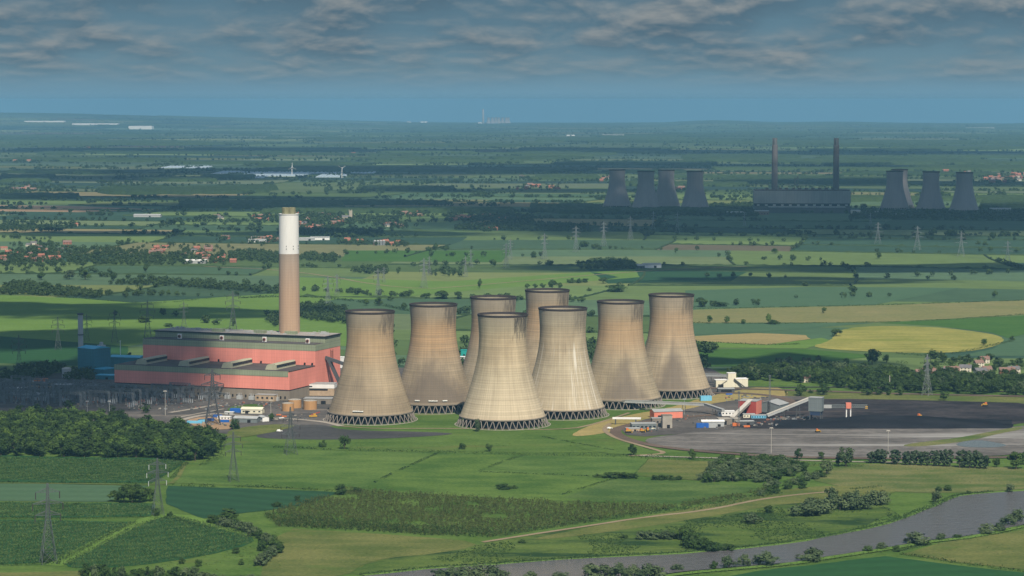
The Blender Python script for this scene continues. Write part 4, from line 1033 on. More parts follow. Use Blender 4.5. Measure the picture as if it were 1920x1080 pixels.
def pylon(px, py, ptop, label, kind='s', rz=0.4, group=None, ins='insdark'):
    x, y, z, mp = G(px, py); H = (py - ptop) * mp
    key = kind
    o = tag(empty('pylon', (x, y, z), rz), label, 'pylon', group)
    spec = {'s': (50.0, 9.5, [(30, 8.0), (37, 9.5), (44, 7.5)]), 'b': (50.0, 13.0, [(27, 13.0), (36, 10.0), (44, 7.0)]), 'w': (50.0, 12.0, [(22, 9.5), (30, 10.5), (38, 8.0)]), 'n': (50.0, 9.5, [(30, 8.0), (37, 9.5), (44, 7.5)]), 'bn': (50.0, 13.0, [(27, 13.0), (36, 10.0), (44, 7.0)])}[kind]
    if key not in PY:
        lm = pylon_mesh(*spec, t={'bn': .55, 'n': .26, 'w': .28}.get(kind, .26)).build('lattice', M['steel'] if kind in 'sb' else M['dkgrey'] if kind == 'bn' else M['pylon_near'], o).data
        insm = None
        b = MB(); b.tube((0, 0, 0), (0, 0, -4.2), .30, .30, 6); insm = b
        PY[key] = (lm, None)
        im = None
        for zz, wd in spec[2]:
            for s in (-1, 1):
                if im is None: ob = insm.build('insulator', M[ins], o); im = ob.data
                else: ob = link('insulator', im, o)
                ob.location = (s * wd * .97, 0, zz)
        PY[key] = (lm, im)
    else:
        lm, im = PY[key]; link('lattice', lm, o)
        for zz, wd in spec[2]:
            for s in (-1, 1):
                ob = link('insulator', im, o); ob.location = (s * wd * .97, 0, zz)
                if ins != 'insdark' :
                    ob.data = im.copy(); ob.data.materials[0] = M[ins]
    k = H / 50.0; o.scale = (k, k, k)
    return o
pylon(91, 1057, 903, 'nearest lattice pylon at the lower left, thin arms, standing in a hedge', 'n', .35)
pylon(296, 967, 857, 'lattice pylon with white hanging insulators beside the small copse', 'n', .35, ins='porcelain')
pylon(438, 904, 808, 'lattice pylon on the bright pasture right of the dense wood', 'n', .35)
pylon(545, 853, 762, 'lattice pylon in front of the dark tarmac, dark insulators on its arms', 'w', .35)
pylon(399, 797, 690, 'broad dark terminal pylon standing before the coral station', 'bn', .2)
PL = [(615, 577, 517), (709, 557, 503), (795, 540, 483), (873, 520, 480), (949, 503, 455), (1021, 486, 437), (1080, 473, 423), (1132, 462, 415), (1182, 450, 405)]
for i, (px, py, pt) in enumerate(PL): pylon(px, py, pt, 'pale pylon of the front row marching from the chimney towards the far station', 's', .5, 'pylons of the front line across the fields')
for px, py, pt in [(632, 555, 513), (720, 530, 500), (805, 517, 480), (883, 502, 468), (957, 487, 447)]: pylon(px, py, pt, 'faint pylon of the second row just behind the front one', 's', .5, 'pylons of the rear line across the fields')
for px, py, pt, lb in [(437, 620, 545, 'tall pylon above the coral roof, next left of the chimney'), (345, 615, 565, 'pylon above the coral roof, second left of the chimney'), (277, 637, 562, 'pylon above the left corner of the coral roof'), (215, 643, 580, 'pylon between steel stack and coral roof'), (109, 657, 593, 'pylon on the shaded pasture left of the steel stack'), (36, 703, 627, 'dark pylon in the shaded trees at the far left'), (163, 640, 588, 'faint pylon directly behind the steel stack')]: pylon(px, py, pt, lb, 'n', .2)
for px, py, pt in [(1646, 457, 416), (1720, 469, 423), (1802, 481, 433), (1889, 494, 451)]: pylon(px, py, pt, 'pale pylon on the fields in front of the far right cooling towers', 'b', -.4, 'pylons at the right in front of the far station')
for px, py, pt in [(1225, 430, 396), (1270, 436, 398), (1396, 424, 396), (1632, 425, 398)]: pylon(px, py, pt, 'dim pylon in cloud shade before the far power station', 's', .3, 'shaded pylons by the far station')
pylon(1738, 742, 663, 'tall slender pylon rising from the tree belt at the right', 's', .9)
def mast(px, py, ptop, label, m, head=True, r=.22):
    x, y, z, mp = G(px, py); h = (py - ptop) * mp
    o = tag(empty('light_mast', (x, y, z)), label, 'mast'); b = MB(); b.tube((0, 0, 0), (0, 0, h), r, r * .6, 8); b.build('pole', m, o)
    if head:
        b = MB(); b.box((0, 0, h), (2.8, .8, .4)); [b.box((q, -.5, h - .6), (.6, .5, .6)) for q in (-1.3, 0, 1.3)]; b.build('lamp_head', m, o)
    return o
mast(1446, 851, 802, 'pale light mast at the lower left of the ash ground', M['conc_lt'])
mast(1665, 861, 807, 'pale light mast in front of the poplar row', M['conc_lt'])
mast(164, 775, 752, 'grey light mast at the left end of the wood top', M['ltgrey'])
mast(164.5 + 41, 790, 752, 'grey light mast behind the middle of the wood', M['ltgrey'])
mast(310, 780, 733, 'tall pale mast at the right end of the switchyard', M['conc_lt'])
mast(508, 790, 750, 'pale mast beside the white gabled store', M['conc_lt'])
mast(1283, 778, 748, 'thin pole beside the long conveyor', M['ltgrey'])
mast(1668, 733, 704, 'concrete pole on the railway before the tree belt', M['conc_lt'], False, .6)
def lattice_mast(px, py, ptop, label):
    x, y, z, mp = G(px, py); h = (py - ptop) * mp
    o = tag(empty('lattice_mast', (x, y, z)), label, 'mast'); b = MB(); lattice_col(b, 0, 0, h, 1.3, .3); b.build('lattice', M['steeldk'], o)
    b = MB(); b.box((0, 0, h), (2.6, 2.6, .4)); [b.box((q, -1, h + .4), (.6, .5, .8)) for q in (-.9, 0, .9)]; b.build('lamp_platform', M['steeldk'], o)
lattice_mast(1385, 801, 735, 'dark lattice lighting mast in front of the dark red tower')
lattice_mast(1443, 775, 705, 'dark lattice lighting mast behind the grey hangar')

# ------------------------------------------------------------------ coal handling plant
shed(1249, 784, 30, 15, 7.5, 2.0, R(14), M['coral'], M['roofgrey'], 'long coral shed with a grey pitched roof below the cooling towers', door=(-9, 4, 4))
shed(1206, 806, 24, 12, 6.5, 0, R(6), M['grey'], M['roofgrey'], 'grey flat roofed workshop inside the rail bend', 'workshop', 'workshop', windows=(6, 2.4, 1.6, 3))
shed(1186, 809, 13, 7, 3.2, 0, R(6), M['brickbuff'], M['ltgrey'], 'low buff hut in front of the grey workshop', 'hut', 'hut', door=(2, 2, 2.4))
shed(1250, 803, 9.5, 9, 13, 0, R(6), M['conc'], M['conc_dk'], 'tall narrow concrete bunker beside the coral shed', 'bunker', 'coal_bunker', door=(1, 3, 4), windows=None)
shed(1232, 799, 11, 8, 8, 0, R(6), M['conc_dk'], M['roofgrey'], 'brown concrete block between workshop and bunker', 'block', 'control_block', windows=(3, 1.6, 1.6, 4))
x, y, z, _ = G(1175, 797); o = tag(empty('loading_bridge', (x, y, z), R(-4)), 'white roofed bridge over the tracks at the left of the rail bend', 'bridge')
b = MB(); b.box((0, 0, 6), (28, 3.4, 1.6)); b.build('bridge_deck', M['white'], o)
for q in (-11, 9): b = MB(); b.box((q, 0, 0), (1.2, 2.6, 6)); b.build('pier', M['dkgrey'], o)
def conveyor(pts, w_, label, m=None, roof=None, legs=(), name='conveyor'):
    """pts: (px, py of the ground below, height of the deck)"""
    P = []
    for px, py, h in pts: x, y, z, _ = G(px, py); P.append(Vector((x, y, z + h)))
    o = tag(empty(name, (P[0].x, P[0].y, P[0].z - pts[0][2])), label, 'conveyor'); O = o.location
    for i in range(len(P) - 1):
        b = MB(); b.beam(P[i] - O, P[i + 1] - O, w_, 2.4); b.build('gallery', m or M['ltgrey'], o)
        b = MB(); up = Vector((0, 0, 1.45)); b.beam(P[i] - O + up, P[i + 1] - O + up, w_ + .5, .35); b.build('gallery_roof', roof or M['roofgrey'], o)
    for i, t in legs:
        q = P[i].lerp(P[i + 1], t) - O; g = float(gz(q.x + O.x, q.y + O.y)) - O.z
        b = MB()
        for s in (-1, 1):
            b.beam((q.x + s * 2.2, q.y, g), (q.x + s * 1.2, q.y, q.z - 1), .5); b.beam((q.x - s * 2.0, q.y, g + (q.z - g) * .1), (q.x + s * 1.5, q.y, g + (q.z - g) * .6), .25)
        b.build('trestle', M['dkgrey'], o)
    return o
conveyor([(1125, 766, 8.5), (1322, 776, 9.5), (1356, 783, 7)], 3.2, 'long grey covered conveyor running past the feet of the towers', legs=((0, .18), (0, .46), (0, .8), (1, .5)))
conveyor([(1373, 788, 2.0), (1407, 777, 14.0)], 4.2, 'tan inclined conveyor climbing to the dark red tower', M['conc'], M['conc_lt'], legs=((0, .55),))
conveyor([(1438, 785, 3.0), (1519, 782, 19.0)], 4.0, 'long grey inclined conveyor climbing to the grey silo', M['ltgrey'], M['conc_lt'], legs=((0, .36), (0, .72)))
conveyor([(1317, 718, 9), (1364, 721, 10)], 3.4, 'level conveyor bridge entering the white transfer house', M['ltgrey'], M['roofgrey'], legs=((0, .3), (0, .75)))
rt = shed(1406, 776, 19, 17, 14, 0, R(-24), M['red'], M['roofgrey'], 'dark red clad transfer tower with a coral right side', 'tower', 'transfer_tower', door=(-3, 4, 5))
b = MB(); b.box((9.55, 0, 0), (.3, 16.9, 14)); b.build('coral_side', M['coral'], rt)
shed(1448, 772, 24, 26, 8.5, 3.5, R(60), M['grey'], M['roofgrey'], 'grey hangar with pale pitched roof right of the red tower', 'hangar', 'hangar', door=(5, 7, 6))
shed(1361, 780, 17, 9, 5, 0, R(4), M['white'], M['white'], 'white flat roofed shed left of the inclined conveyor', windows=(5, 1.4, 1.2, 2.6))
shed(1366, 796, 21, 12, 6, 0, R(6), M['conc_dk'], M['conc'], 'brown concrete hopper house at the foot of the red tower conveyor', 'hopper house', 'hopper_house', door=(-5, 4, 4.5))
shed(1336, 800, 22, 9, 5.5, 1.2, R(2), M['ltgrey'], M['white'], 'pale shed with white rounded roof behind the blue container', door=(6, 3, 3))
shed(1396, 797, 18, 7, 4, 0, R(6), M['dkgrey'], M['ltgrey'], 'low dark lean-to right of the hopper house', 'lean-to', 'lean_to', door=(3, 3, 2.6))
shed(1422, 785, 15, 5, 3.6, 0, R(4), M['skybox'], M['ltgrey'], 'low blue grey cabin at the foot of the silo conveyor', 'cabin', 'cabin', windows=(6, 1.3, 1, 1.6))
shed(1404, 784, 12, 5, 4.2, 0, R(4), M['cream'], M['ltgrey'], 'cream cabin below the dark red tower', 'cabin', 'cabin', windows=(4, 1.4, 1, 2))
shed(1361, 736, 18, 8, 4.5, 0, R(4), M['dkgrey'], M['ltgrey'], 'dark open shed on the dry bank below the white transfer house', door=(0, 12, 3.4))
wh = tag(empty('transfer_house', G(1371, 726)[:3], R(8)), 'cream white transfer house with a tall middle tower behind the dry bank', 'transfer house')
b = MB(); b.box((0, 0, -1), (9, 9, 17)); b.build('tower', M['cream'], wh)
b = MB(); b.box((11, 1, -1), (14, 12, 10.5)); b.build('right_block', M['cream'], wh)
b = MB(); b.box((-11.5, 0, -1), (14, 10, 9.5)); b.build('left_wing', M['cream'], wh)
for c, d in (((0, 0, 16), (9.4, 9.4, .4)), ((11.2, 1, 9.5), (14.4, 12.4, .4)), ((-11.7, 0, 8.5), (14.4, 10.4, .4))): b = MB(); b.box(c, d); b.build('roof', M['white'], wh)
b = MB(); b.beam((2, -5.6, 10), (14, -8, .5), 2.0, 1.0); b.build('stair', M['dkgrey'], wh)
b = MB(); b.box((-13, -5.1, 0), (6, .4, 4)); b.build('door', M['black'], wh)
b = MB(); b.beam((-17, -5.2, 1), (-6, -5.2, 8), .7, .5); b.build('chute', M['dkgrey'], wh)
si = tag(empty('coal_silo', G(1530, 789)[:3], R(-20)), 'grey boxy coal silo standing on dark steel legs', 'silo')
b = MB(); b.box((0, 0, 10), (13.5, 10, 13.5)); b.build('bunker', M['grey'], si)
b = MB(); b.box((0, 0, 23.5), (14, 10.5, .5)); b.build('roof', M['roofgrey'], si)
b = MB(); b.box((0, 0, 6), (11, 9, 4)); b.build('hopper', M['bluebox'] if False else plain('navy_steel', (0.03, 0.05, 0.10), .7), si)
for a in (-5.5, 5.5):
    for c in (-4, 4): b = MB(); b.box((a, c, -1), (1, 1, 11)); b.build('leg', M['dkgrey'], si)
b = MB(); b.beam((-5.5, -4, 0), (5.5, -4, 9.5), .4); b.beam((5.5, -4, 0), (-5.5, -4, 9.5), .4); b.build('bracing', M['dkgrey'], si)
bo = tag(empty('stacking_boom', G(1583, 787)[:3], 0), 'dark lattice stacking boom with a coral cabin reaching over the coal', 'boom')
b = MB()
for zz, yy in ((12.5, -1.2), (12.5, 1.2), (15.2, 0)): b.beam((-20, yy, zz), (23, yy, zz), .7)
for k in range(20):
    xx = -20 + k * 2.15
    for yy in (-1.2, 1.2): b.beam((xx, yy, 12.5), (xx + 1.07, 0, 15.2), .45); b.beam((xx + 1.07, 0, 15.2), (xx + 2.15, yy, 12.5), .45)
b.build('truss', M['steeldk'], bo)
b = MB(); b.box((4, 0, 11.6), (5.2, 4.6, 5.6)); b.build('cabin', M['coral'], bo)
for q in (2.0, 6.2): b = MB(); b.box((q, 0, -1), (1, 2.2, 12.6)); b.build('leg', M['white'], bo)
b = MB(); b.box((22, 0, 11.2), (2.4, 2.8, 2.6)); b.build('discharge_head', M['yellow'], bo)
b = MB(); b.box((-17, 0, 11.8), (8, 3.2, 3.2)); b.build('feed_box', M['ltgrey'], bo)
# coal heap
def heap():
    nx, ny = 110, 26; V = []
    for i in range(nx + 1):
        u = i / nx; px = 1448 + (1900 - 1448) * u
        crest = float(np.interp(px, (1448, 1500, 1560, 1620, 1690, 1760, 1820, 1900), (.2, 1.6, 5.2, 8.6, 8.8, 6.6, 3.4, .2)))
        for j in range(ny + 1):
            v = j / ny; py = 805 - 17 * v; x, y, z, _ = G(px, py)
            h = crest * (math.sin(math.pi * v) ** .75) * (.92 + .22 * mnoise.noise((x * .03, y * .03, 0))) + .45 * mnoise.noise((x * .12, y * .12, 3))
            if 0 < j < ny and 0 < i < nx: V.append((x, y, z + .75 + max(h, -.2)))
            else: V.append((x, y, z + .4))
    F = [(i * (ny + 1) + j, (i + 1) * (ny + 1) + j, (i + 1) * (ny + 1) + j + 1, i * (ny + 1) + j + 1) for i in range(nx) for j in range(ny)]
    me = quads_mesh('coal_heap', np.array(V), M['coalheap'], np.array(F)); me.polygons.foreach_set('use_smooth', [True] * len(F))
    tag(link('coal_heap', me), 'long low black heap of coal in front of the silo', 'coal heap')
heap()
def dozer(px, py, rz, label, lift=0.0, k=1.0):
    x, y, z, _ = G(px, py); o = tag(empty('bulldozer', (x, y, z + lift), rz), label, 'bulldozer', None)
    b = MB(); b.box((0, 0, 1.0), (4.4, 2.2, 1.4)); b.box((1.3, 0, 2.4), (1.7, 1.7, .5)); b.build('body', M['yellow'], o)
    b = MB(); b.box((-.8, 0, 2.4), (2.0, 2.0, 1.7)); b.build('cab', M['orange'], o)
    for s in (-1, 1): b = MB(); b.box((0, s * 1.5, .1), (5, .7, 1.3)); b.build('track', M['tyre'], o)
    b = MB(); b.box((3.2, 0, .2), (.5, 4.4, 1.7)); b.build('blade', M['yellow'], o)
    o.scale = (k, k, k); return o
dozer(1533, 812, .3, 'yellow bulldozer alone on the grey ash ground', .9, .8)
dozer(1724, 785, .5, 'bulldozer with orange cab on top of the dark coal heap', 1.0, 1.0)
dozer(1847, 763, 2.8, 'bright yellow bulldozer at the far edge of the coal yard', .9, 1.0)
dozer(1204, 812, .2, 'yellow loader parked with others inside the rail bend', .9, .9)
dozer(1214, 810, 1.8, 'yellow loader nearest the lime van inside the rail bend', .9, .9)
dozer(1178, 813, 0, 'yellow excavator left of the parked loaders', .9, 1.1)
o = car_proto(M['cream'], 'pale lime van beside the yellow loaders', None, 'parked_van'); o.location = (*G(1223, 807)[:2], G(1223, 807)[2] + 1); o.scale = (1.4, 1.4, 1.8)
x, y, z, _ = G(587, 783); o = tag(empty('mobile_crane', (x, y, z), .2), 'lime yellow mobile crane parked at the foot of the brown tower', 'crane')
b = MB(); b.box((0, 0, 1), (8, 2.6, 1.4)); b.build('chassis', M['yellow'], o); b = MB(); b.box((1.5, 0, 2.4), (2.4, 2.2, 1.8)); b.build('cab', M['yellow'], o); b = MB(); b.beam((-2, 0, 3), (7, 0, 5.5), .8); b.build('boom', M['red'], o)
for q in (-3, -1, 2, 3.4): b = MB(); b.tube((q, -1.3, .6), (q, 1.3, .6), .6, .6, 12); b.build('wheel', M['tyre'], o)
for k, (px, py, mm, lb) in enumerate([(523, 780, 'orange', 'orange skip near the oil tanks'), (533, 783, 'orange', 'second orange skip farther right near the oil tanks'), (528, 786, 'white', 'small white skip before the oil tanks')]):
    x, y, z, _ = G(px, py); o = tag(empty('skip', (x, y, z), .1 * k), lb, 'skip'); b = MB(); b.box((0, 0, .2), (4.2, 2.2, 1.6), 0, 0, 1.2); b.build('body', M[mm], o); b = MB(); b.box((0, 1.35, .9), (3, .15, .2)); b.box((0, -1.35, .9), (3, .15, .2)); b.build('lug', M['dkgrey'], o)

# ------------------------------------------------------------------ the second power station, far right
M['farconc'] = plain('far_tower_concrete', (0.265, 0.245, 0.24), .95, .15, .03, streak=True)
fb = tag(empty('distant_cooling_tower', (0, 0, 0)), 'x', 'cooling tower')
b = MB(); b.lathe(PROFS, 48, cap=False); fs_ = b.build('shell', M['farconc'], fb, True)
b = MB(); b.lathe([(24.3, 107.4), (25.4, 108), (25.4, 110.2), (24, 110.2), (23.5, 107.4)], 48, cap=False); b.build('rim', M['rim'], fb)
b = MB(); b.lathe([(40.5, 0), (40.5, 9.2), (38, 9.4)], 40, cap=True); b.build('packing', M['fillpack'], fb)
def farst():
    b = MB()
    for k in range(NV):
        for s in (-1, 1): a = 2 * math.pi * k / NV; q = a + s * .08; b.beam((45.4 * math.cos(q), 45.4 * math.sin(q), 0), (42.2 * math.cos(a), 42.2 * math.sin(a), 9.2), .8)
    return b
farst().build('leg_ring', M['conc'], fb)
FT = [(1157, 395, 'far cooling tower at the left end of the left group, ribbed near its foot'), (1211, 399.5, 'far cooling tower second from the left, in front of its overlapping neighbour'), (1249, 396, 'far cooling tower overlapped by the one on its left'), (1303, 399.5, 'far cooling tower nearest the two far chimneys on their left'),
      (1686, 394, 'far cooling tower half hidden behind another, right of the far chimneys'), (1677, 399, 'far cooling tower first right of the far chimneys with a dark blotch'), (1745, 400.5, 'far cooling tower second from the right edge'), (1807.5, 403, 'far cooling tower nearest the right edge')]
for i, (px, py, lb) in enumerate(FT):
    o = fb if i == 0 else copy_tree(fb); o['label'] = lb; o['group'] = 'cooling towers of the far power station'
    x, y, z, mp = G(px, py - 4); o.location = (x, y, z); o.scale = (1.0, 1.0, 1.06); o.rotation_euler = (0, 0, .5 * i)
M['farbrick'] = plain('far_chimney_concrete', (0.125, 0.115, 0.118), .95, .12, .05, streak=True)  # chimney colour darkened and blued, cloud shade put into it
for px, py, pt, lb in ((1452, 398, 262, 'left one of two slim chimneys of the far power station'), (1567, 399, 262, 'right one of two slim chimneys of the far power station')):
    x, y, z, mp = G(px, py - 3); o = tag(empty('distant_chimney', (x, y, z)), lb, 'chimney', 'chimneys of the far power station'); h = (py - pt) * mp
    b = MB(); b.lathe([(9.6, 0), (8.2, h - 22), (8.2, h - 20), (.2, h - 20)], 32, cap=False); b.build('shaft', M['farbrick'], o, True)
    for a in (0, 120, 240): b = MB(); b.lathe([(3.6, h - 24), (3.6, h), (.2, h)], 16, (4.1 * math.cos(R(a + 30)), 4.1 * math.sin(R(a + 30)), 0), cap=False); b.build('flue', M['dkgrey'], o, True)
x, y, z, mp = G(1505, 399); o = tag(empty('distant_power_station', (x, y, z), R(-3)), 'long boxy main building of the far power station in cloud shade', 'power station')
b = MB(); b.box((0, 60, -2), (276, 70, 20)); b.build('plinth', M['dkgrey'], o)
b = MB(); b.box((0, 60, 26), (278, 72, 36)); b.build('boiler_house_wall', cladding('pale_far_cladding', (0.25, 0.26, 0.25), 8, .12), o)
b = MB(); b.box((0, 60, 18), (274, 68, 8)); b.build('window_band', M['black'], o)
for k in range(12): b = MB(); b.box((-126 + k * 23, 25.5, 19), (8, 1.2, 4)); b.build('window', M['ltgrey'], o)
b = MB(); b.box((0, 60, 62), (272, 66, 3)); b.build('roof', M['roofdk'], o)
b = MB(); b.box((12, 10, -2), (218, 40, 18)); b.build('turbine_hall_wall', M['dkgrey'], o)
b = MB(); b.box((12, 10, 16), (220, 42, 1.5)); b.build('turbine_hall_roof', M['ltgrey'], o)
b = MB(); [b.box((-100 + k * 19, 62, 65), (9, 9, 5)) for k in range(11)]; b.build('rooftop_housings', M['roofdk'], o)
b = MB(); lattice_col(b, -15, 60, 104, 9, 1.2); b.build('roof_lattice', M['steeldk'], o)
for px, py, w_, d_, h_, mm, lb in [(1255, 0, 0, 0, 0, 0, 0)][:0] + [(1378, 404, 46, 20, 9, 'ltgrey', 'pale low buildings left of the far power station block'), (1428, 403, 40, 18, 11, 'browntile', 'low brown building touching the left end of the far block'), (1604, 403, 26, 14, 12, 'conc_lt', 'small pale building at the right end of the far block'), (1645, 401, 90, 12, 6, 'white', 'long pale low store in front of the far right towers'), (1875, 399, 60, 18, 12, 'ltgrey', 'pale low hall right of the last far tower'), (1692, 406, 40, 10, 6, 'ltgrey', 'small pale shed below the blotched far tower')]:
    shed(px, py, w_, d_, h_, 2, 0, M[mm], M['ltgrey'], lb, 'low building', 'low_building', windows=(5, 3, 2, 3))
# third station on the skyline
x, y, z, mp = G(930, 237)
M['hazeconc'] = plain('skyline_concrete', (0.30, 0.27, 0.25), .95, .1, .02)
tb = empty('skyline_cooling_tower', (0, 0, 0)); b = MB(); b.lathe(PROFS, 24, cap=False); b.build('shell', M['hazeconc'], tb, True); b = MB(); b.lathe([(24.3, 107), (25, 110), (23, 110)], 24, cap=False); b.build('rim', M['rim'], tb)
for i, px in enumerate((916, 923, 929, 935, 942, 949, 953)):
    o = tb if i == 0 else copy_tree(tb); o.location = G(px, 236.6 + .25 * (i % 2))[:3]; tag(o, 'tiny hazy cooling tower in the cluster on the skyline', 'cooling tower', 'cooling towers on the skyline')
o = tag(empty('skyline_chimney', G(906, 237)[:3]), 'tiny hazy chimney left of the skyline cooling towers', 'chimney'); b = MB(); b.lathe([(17, 0), (14, 245)], 20); b.build('shaft', M['hazeconc'], o, True); b = MB(); b.lathe([(13, 245), (13, 252)], 12); b.build('flue', M['dkgrey'], o)
for px, py, w_, d_, h_, lb in [(265, 245.5, 300, 120, 42, 'big white warehouse block standing alone near the left skyline'), (180, 243.5, 620, 110, 24, 'long white warehouse left of the big white one on the skyline'), (85, 242.5, 560, 110, 18, 'very long pale warehouse at the far left of the skyline'), (795, 236, 120, 60, 26, 'small white works left of the skyline station'), (767, 236, 60, 40, 22, 'tiny white works farther left on the skyline'), (900, 237, 60, 40, 30, 'tiny white hall at the foot of the skyline chimney'), (1150, 255, 220, 60, 14, 'flat pale warehouse below the right skyline'), (1070, 255, 80, 40, 12, 'small white works below the skyline, left of the flat pale warehouse'), (1838, 243.5, 380, 80, 16, 'long white roof near the right skyline')]:
    shed(px, py, w_, d_, h_, 0, R(-4), M['white'], M['white'], lb, 'warehouse', 'warehouse', door=(0, 20, 10))
# wind turbines
def turbine(px, py, hub, label, a0):
    x, y, z, mp = G(px, py); h = (py - hub) * mp; o = tag(empty('wind_turbine', (x, y, z), .3), label, 'wind turbine', None); r = 8.2 * mp
    b = MB(); b.lathe([(h * .034, 0), (h * .02, h)], 16); b.build('mast', M['white'], o, True)
    b = MB(); b.box((0, 0, h - 1.5), (2.6, 7, 3)); b.build('nacelle', M['white'], o)
    b = MB(); b.tube((0, -3.2, h), (0, -5.4, h), 1.6, .5, 10); b.build('hub', M['white'], o)
    for k in range(3):
        a = a0 + k * 2 * math.pi / 3; b = MB(); d = Vector((math.cos(a), 0, math.sin(a)))
        b.beam(Vector((0, -4.3, h)), Vector((0, -4.3, h)) + d * r * .35, 2.4, .8); b.beam(Vector((0, -4.3, h)) + d * r * .35, Vector((0, -4.3, h)) + d * r, 1.5, .5); b.build('blade', M['white'], o)
turbine(547.5, 330, 313.5, 'white wind turbine beyond the pale tunnels, one blade upright', math.pi / 2)
turbine(641, 334, 315, 'white wind turbine right of the other, blades forming a Y', math.pi * 1.5)
# polytunnels
M['plastic'] = plain('tunnel_plastic', (0.36, 0.44, 0.50), .5, .10, .02)
def tunnels(x0, x1, y0, y1, label):
    c = [G(x0, y1), G(x1, y1)]; d0 = G(x0, y0)[1] - c[0][1]; w_ = c[1][0] - c[0][0]
    o = tag(empty('polytunnel', (c[0][0], c[0][1], c[0][2])), label, 'polytunnel', None)
    b = MB(); n = max(2, int(w_ / 16)); ww = w_ / n
    for k in range(n):
        vs = []
        for yy in (0, d0):
            for q in range(7): a = math.pi * q / 6; vs.append((k * ww + ww / 2 - math.cos(a) * ww * .47, yy, 5.2 * math.sin(a)))
        b.add(vs, [(q + 1, q, q + 7, q + 8) for q in range(6)] + [tuple(range(7)), tuple(reversed(range(7, 14)))])
    b.build('tunnel', M['plastic'], o)
tunnels(366, 492, 322.5, 334.5, 'large pale polytunnel block left of the wind turbines')
tunnels(496, 570, 324, 331, 'narrow polytunnel block at the foot of the left turbine')
tunnels(580, 700, 321.5, 326, 'thin polytunnel strip right of the left turbine')
tunnels(590, 645, 328, 333, 'small polytunnel block at the foot of the right turbine')
tunnels(300, 385, 312.5, 315.5, 'thin distant polytunnel strip at the left')
# church, silos, barn
x, y, z, mp = G(657, 413); o = tag(empty('church', (x, y, z), .3), 'pale stone church with a square tower among village trees', 'church')
b = MB(); b.box((0, 0, -1), (8.5, 8.5, 27)); [b.box((a * 3.7, c * 3.7, 26), (1, 1, 2.6)) for a in (-1, 1) for c in (-1, 1)]; b.build('tower', M['stone'], o)
b = MB(); b.box((-14, 0, -1), (19.5, 9, 10)); b.build('nave', M['stone'], o); b = MB(); b.gable((-14, 0, 9), (19.5, 9), 5); b.build('roof', M['slate'], o)
for k in range(3): b = MB(); b.box((-20 + k * 6, -4.6, 3), (1.6, .3, 4)); b.build('window', M['glassdk'], o)
for k in range(4):
    x, y, z, mp = G(703 + k * 5.6, 460); o = tag(empty('grain_silo', (x, y, z)), 'grey metal grain silo in the row of four beside red roofed barns', 'silo', 'row of four grain silos')
    b = MB(); b.lathe([(3.4, -1), (3.4, 10)], 24, cap=False); b.build('silo_wall', M['steel'], o, True); b = MB(); b.lathe([(3.6, 10), (.4, 12)], 24); b.build('silo_roof', M['ltgrey'], o, True)
shed(1222, 502, 34, 18, 6, 3, R(8), M['white'], M['roofgrey'], 'white walled barn with grey roof in the middle of the fields', 'barn', 'barn', door=(5, 5, 4.5))
shed(1201, 503, 14, 12, 5, 3, R(8), M['dkgrey'], M['roofgrey'], 'dark lean barn touching the white walled one', 'barn', 'barn', door=(0, 3, 3))
shed(367, 494, 44, 16, 6, 2, R(-4), M['ltgrey'], M['white'], 'long white roofed barn below the left village', 'barn', 'barn', door=(8, 5, 4))
shed(277, 407, 75, 20, 6, 2.5, R(-4), M['ltgrey'], M['ltgrey'], 'pale long farm sheds in the open fields at the left', 'barn', 'barn', door=(8, 5, 4))
shed(483, 455, 40, 18, 6, 2.5, R(-3), M['white'], M['roofgrey'], 'white walled farm hall left of the chimney', 'barn', 'barn', door=(8, 5, 4))
shed(600, 450, 44, 16, 6, 2, R(4), M['white'], M['roofgrey'], 'grey roofed white barn right of the chimney', 'barn', 'barn', door=(8, 5, 4))
shed(574, 451, 40, 14, 5, 2, R(4), M['ltgrey'], M['ltgrey'], 'pale low barn just right of the chimney', 'barn', 'barn', door=(8, 5, 4))

# ------------------------------------------------------------------ houses
def house_proto(w_, d_, h_, rise, wall, roof, wins=True):
    o = empty('house', (0, 0, 0)); o['category'] = 'house'
    b = MB(); b.box((0, 0, -.6), (w_, d_, h_ + .6)); b.add([(-w_ / 2, -d_ / 2, h_), (-w_ / 2, d_ / 2, h_), (-w_ / 2, 0, h_ + rise), (w_ / 2, -d_ / 2, h_), (w_ / 2, d_ / 2, h_), (w_ / 2, 0, h_ + rise)], [(0, 2, 1), (3, 4, 5)]); b.build('wall', M[wall], o)
    b = MB(); b.gable((0, 0, h_ + .06), (w_, d_), rise + .1, 0, .45); rf = b.build('roof', M[roof], o)
    b = MB(); b.box((w_ * .3, 0, h_ + rise - 1.2), (1.0, .9, 2.4)); b.build('chimney_stack', M['brick'], rf)
    if wins:
        b = MB()
        for zz in (1.0, 3.6):
            for xx in (-.3, 0, .3): b.box((xx * w_, -d_ / 2 - .03, zz), (1.2, .2, 1.2))
        b.build('windows', M['glassdk'], o)
    return o
HP = [house_proto(13, 8, 5, 3.6, 'brick', 'pantile'), house_proto(16, 8, 5, 3.4, 'brickbuff', 'pantile'), house_proto(11, 8, 5, 3.6, 'render', 'browntile'), house_proto(18, 9, 5, 4, 'brick', 'browntile'), house_proto(14, 9, 5, 3.6, 'render', 'slate'), house_proto(24, 10, 4.5, 4, 'brick', 'pantile')]
HN = ['red brick house with orange roof', 'buff house with orange roof', 'cream house with brown roof', 'red brick house with brown roof', 'cream house with slate roof', 'long brick farmhouse with orange roof']
used = set()
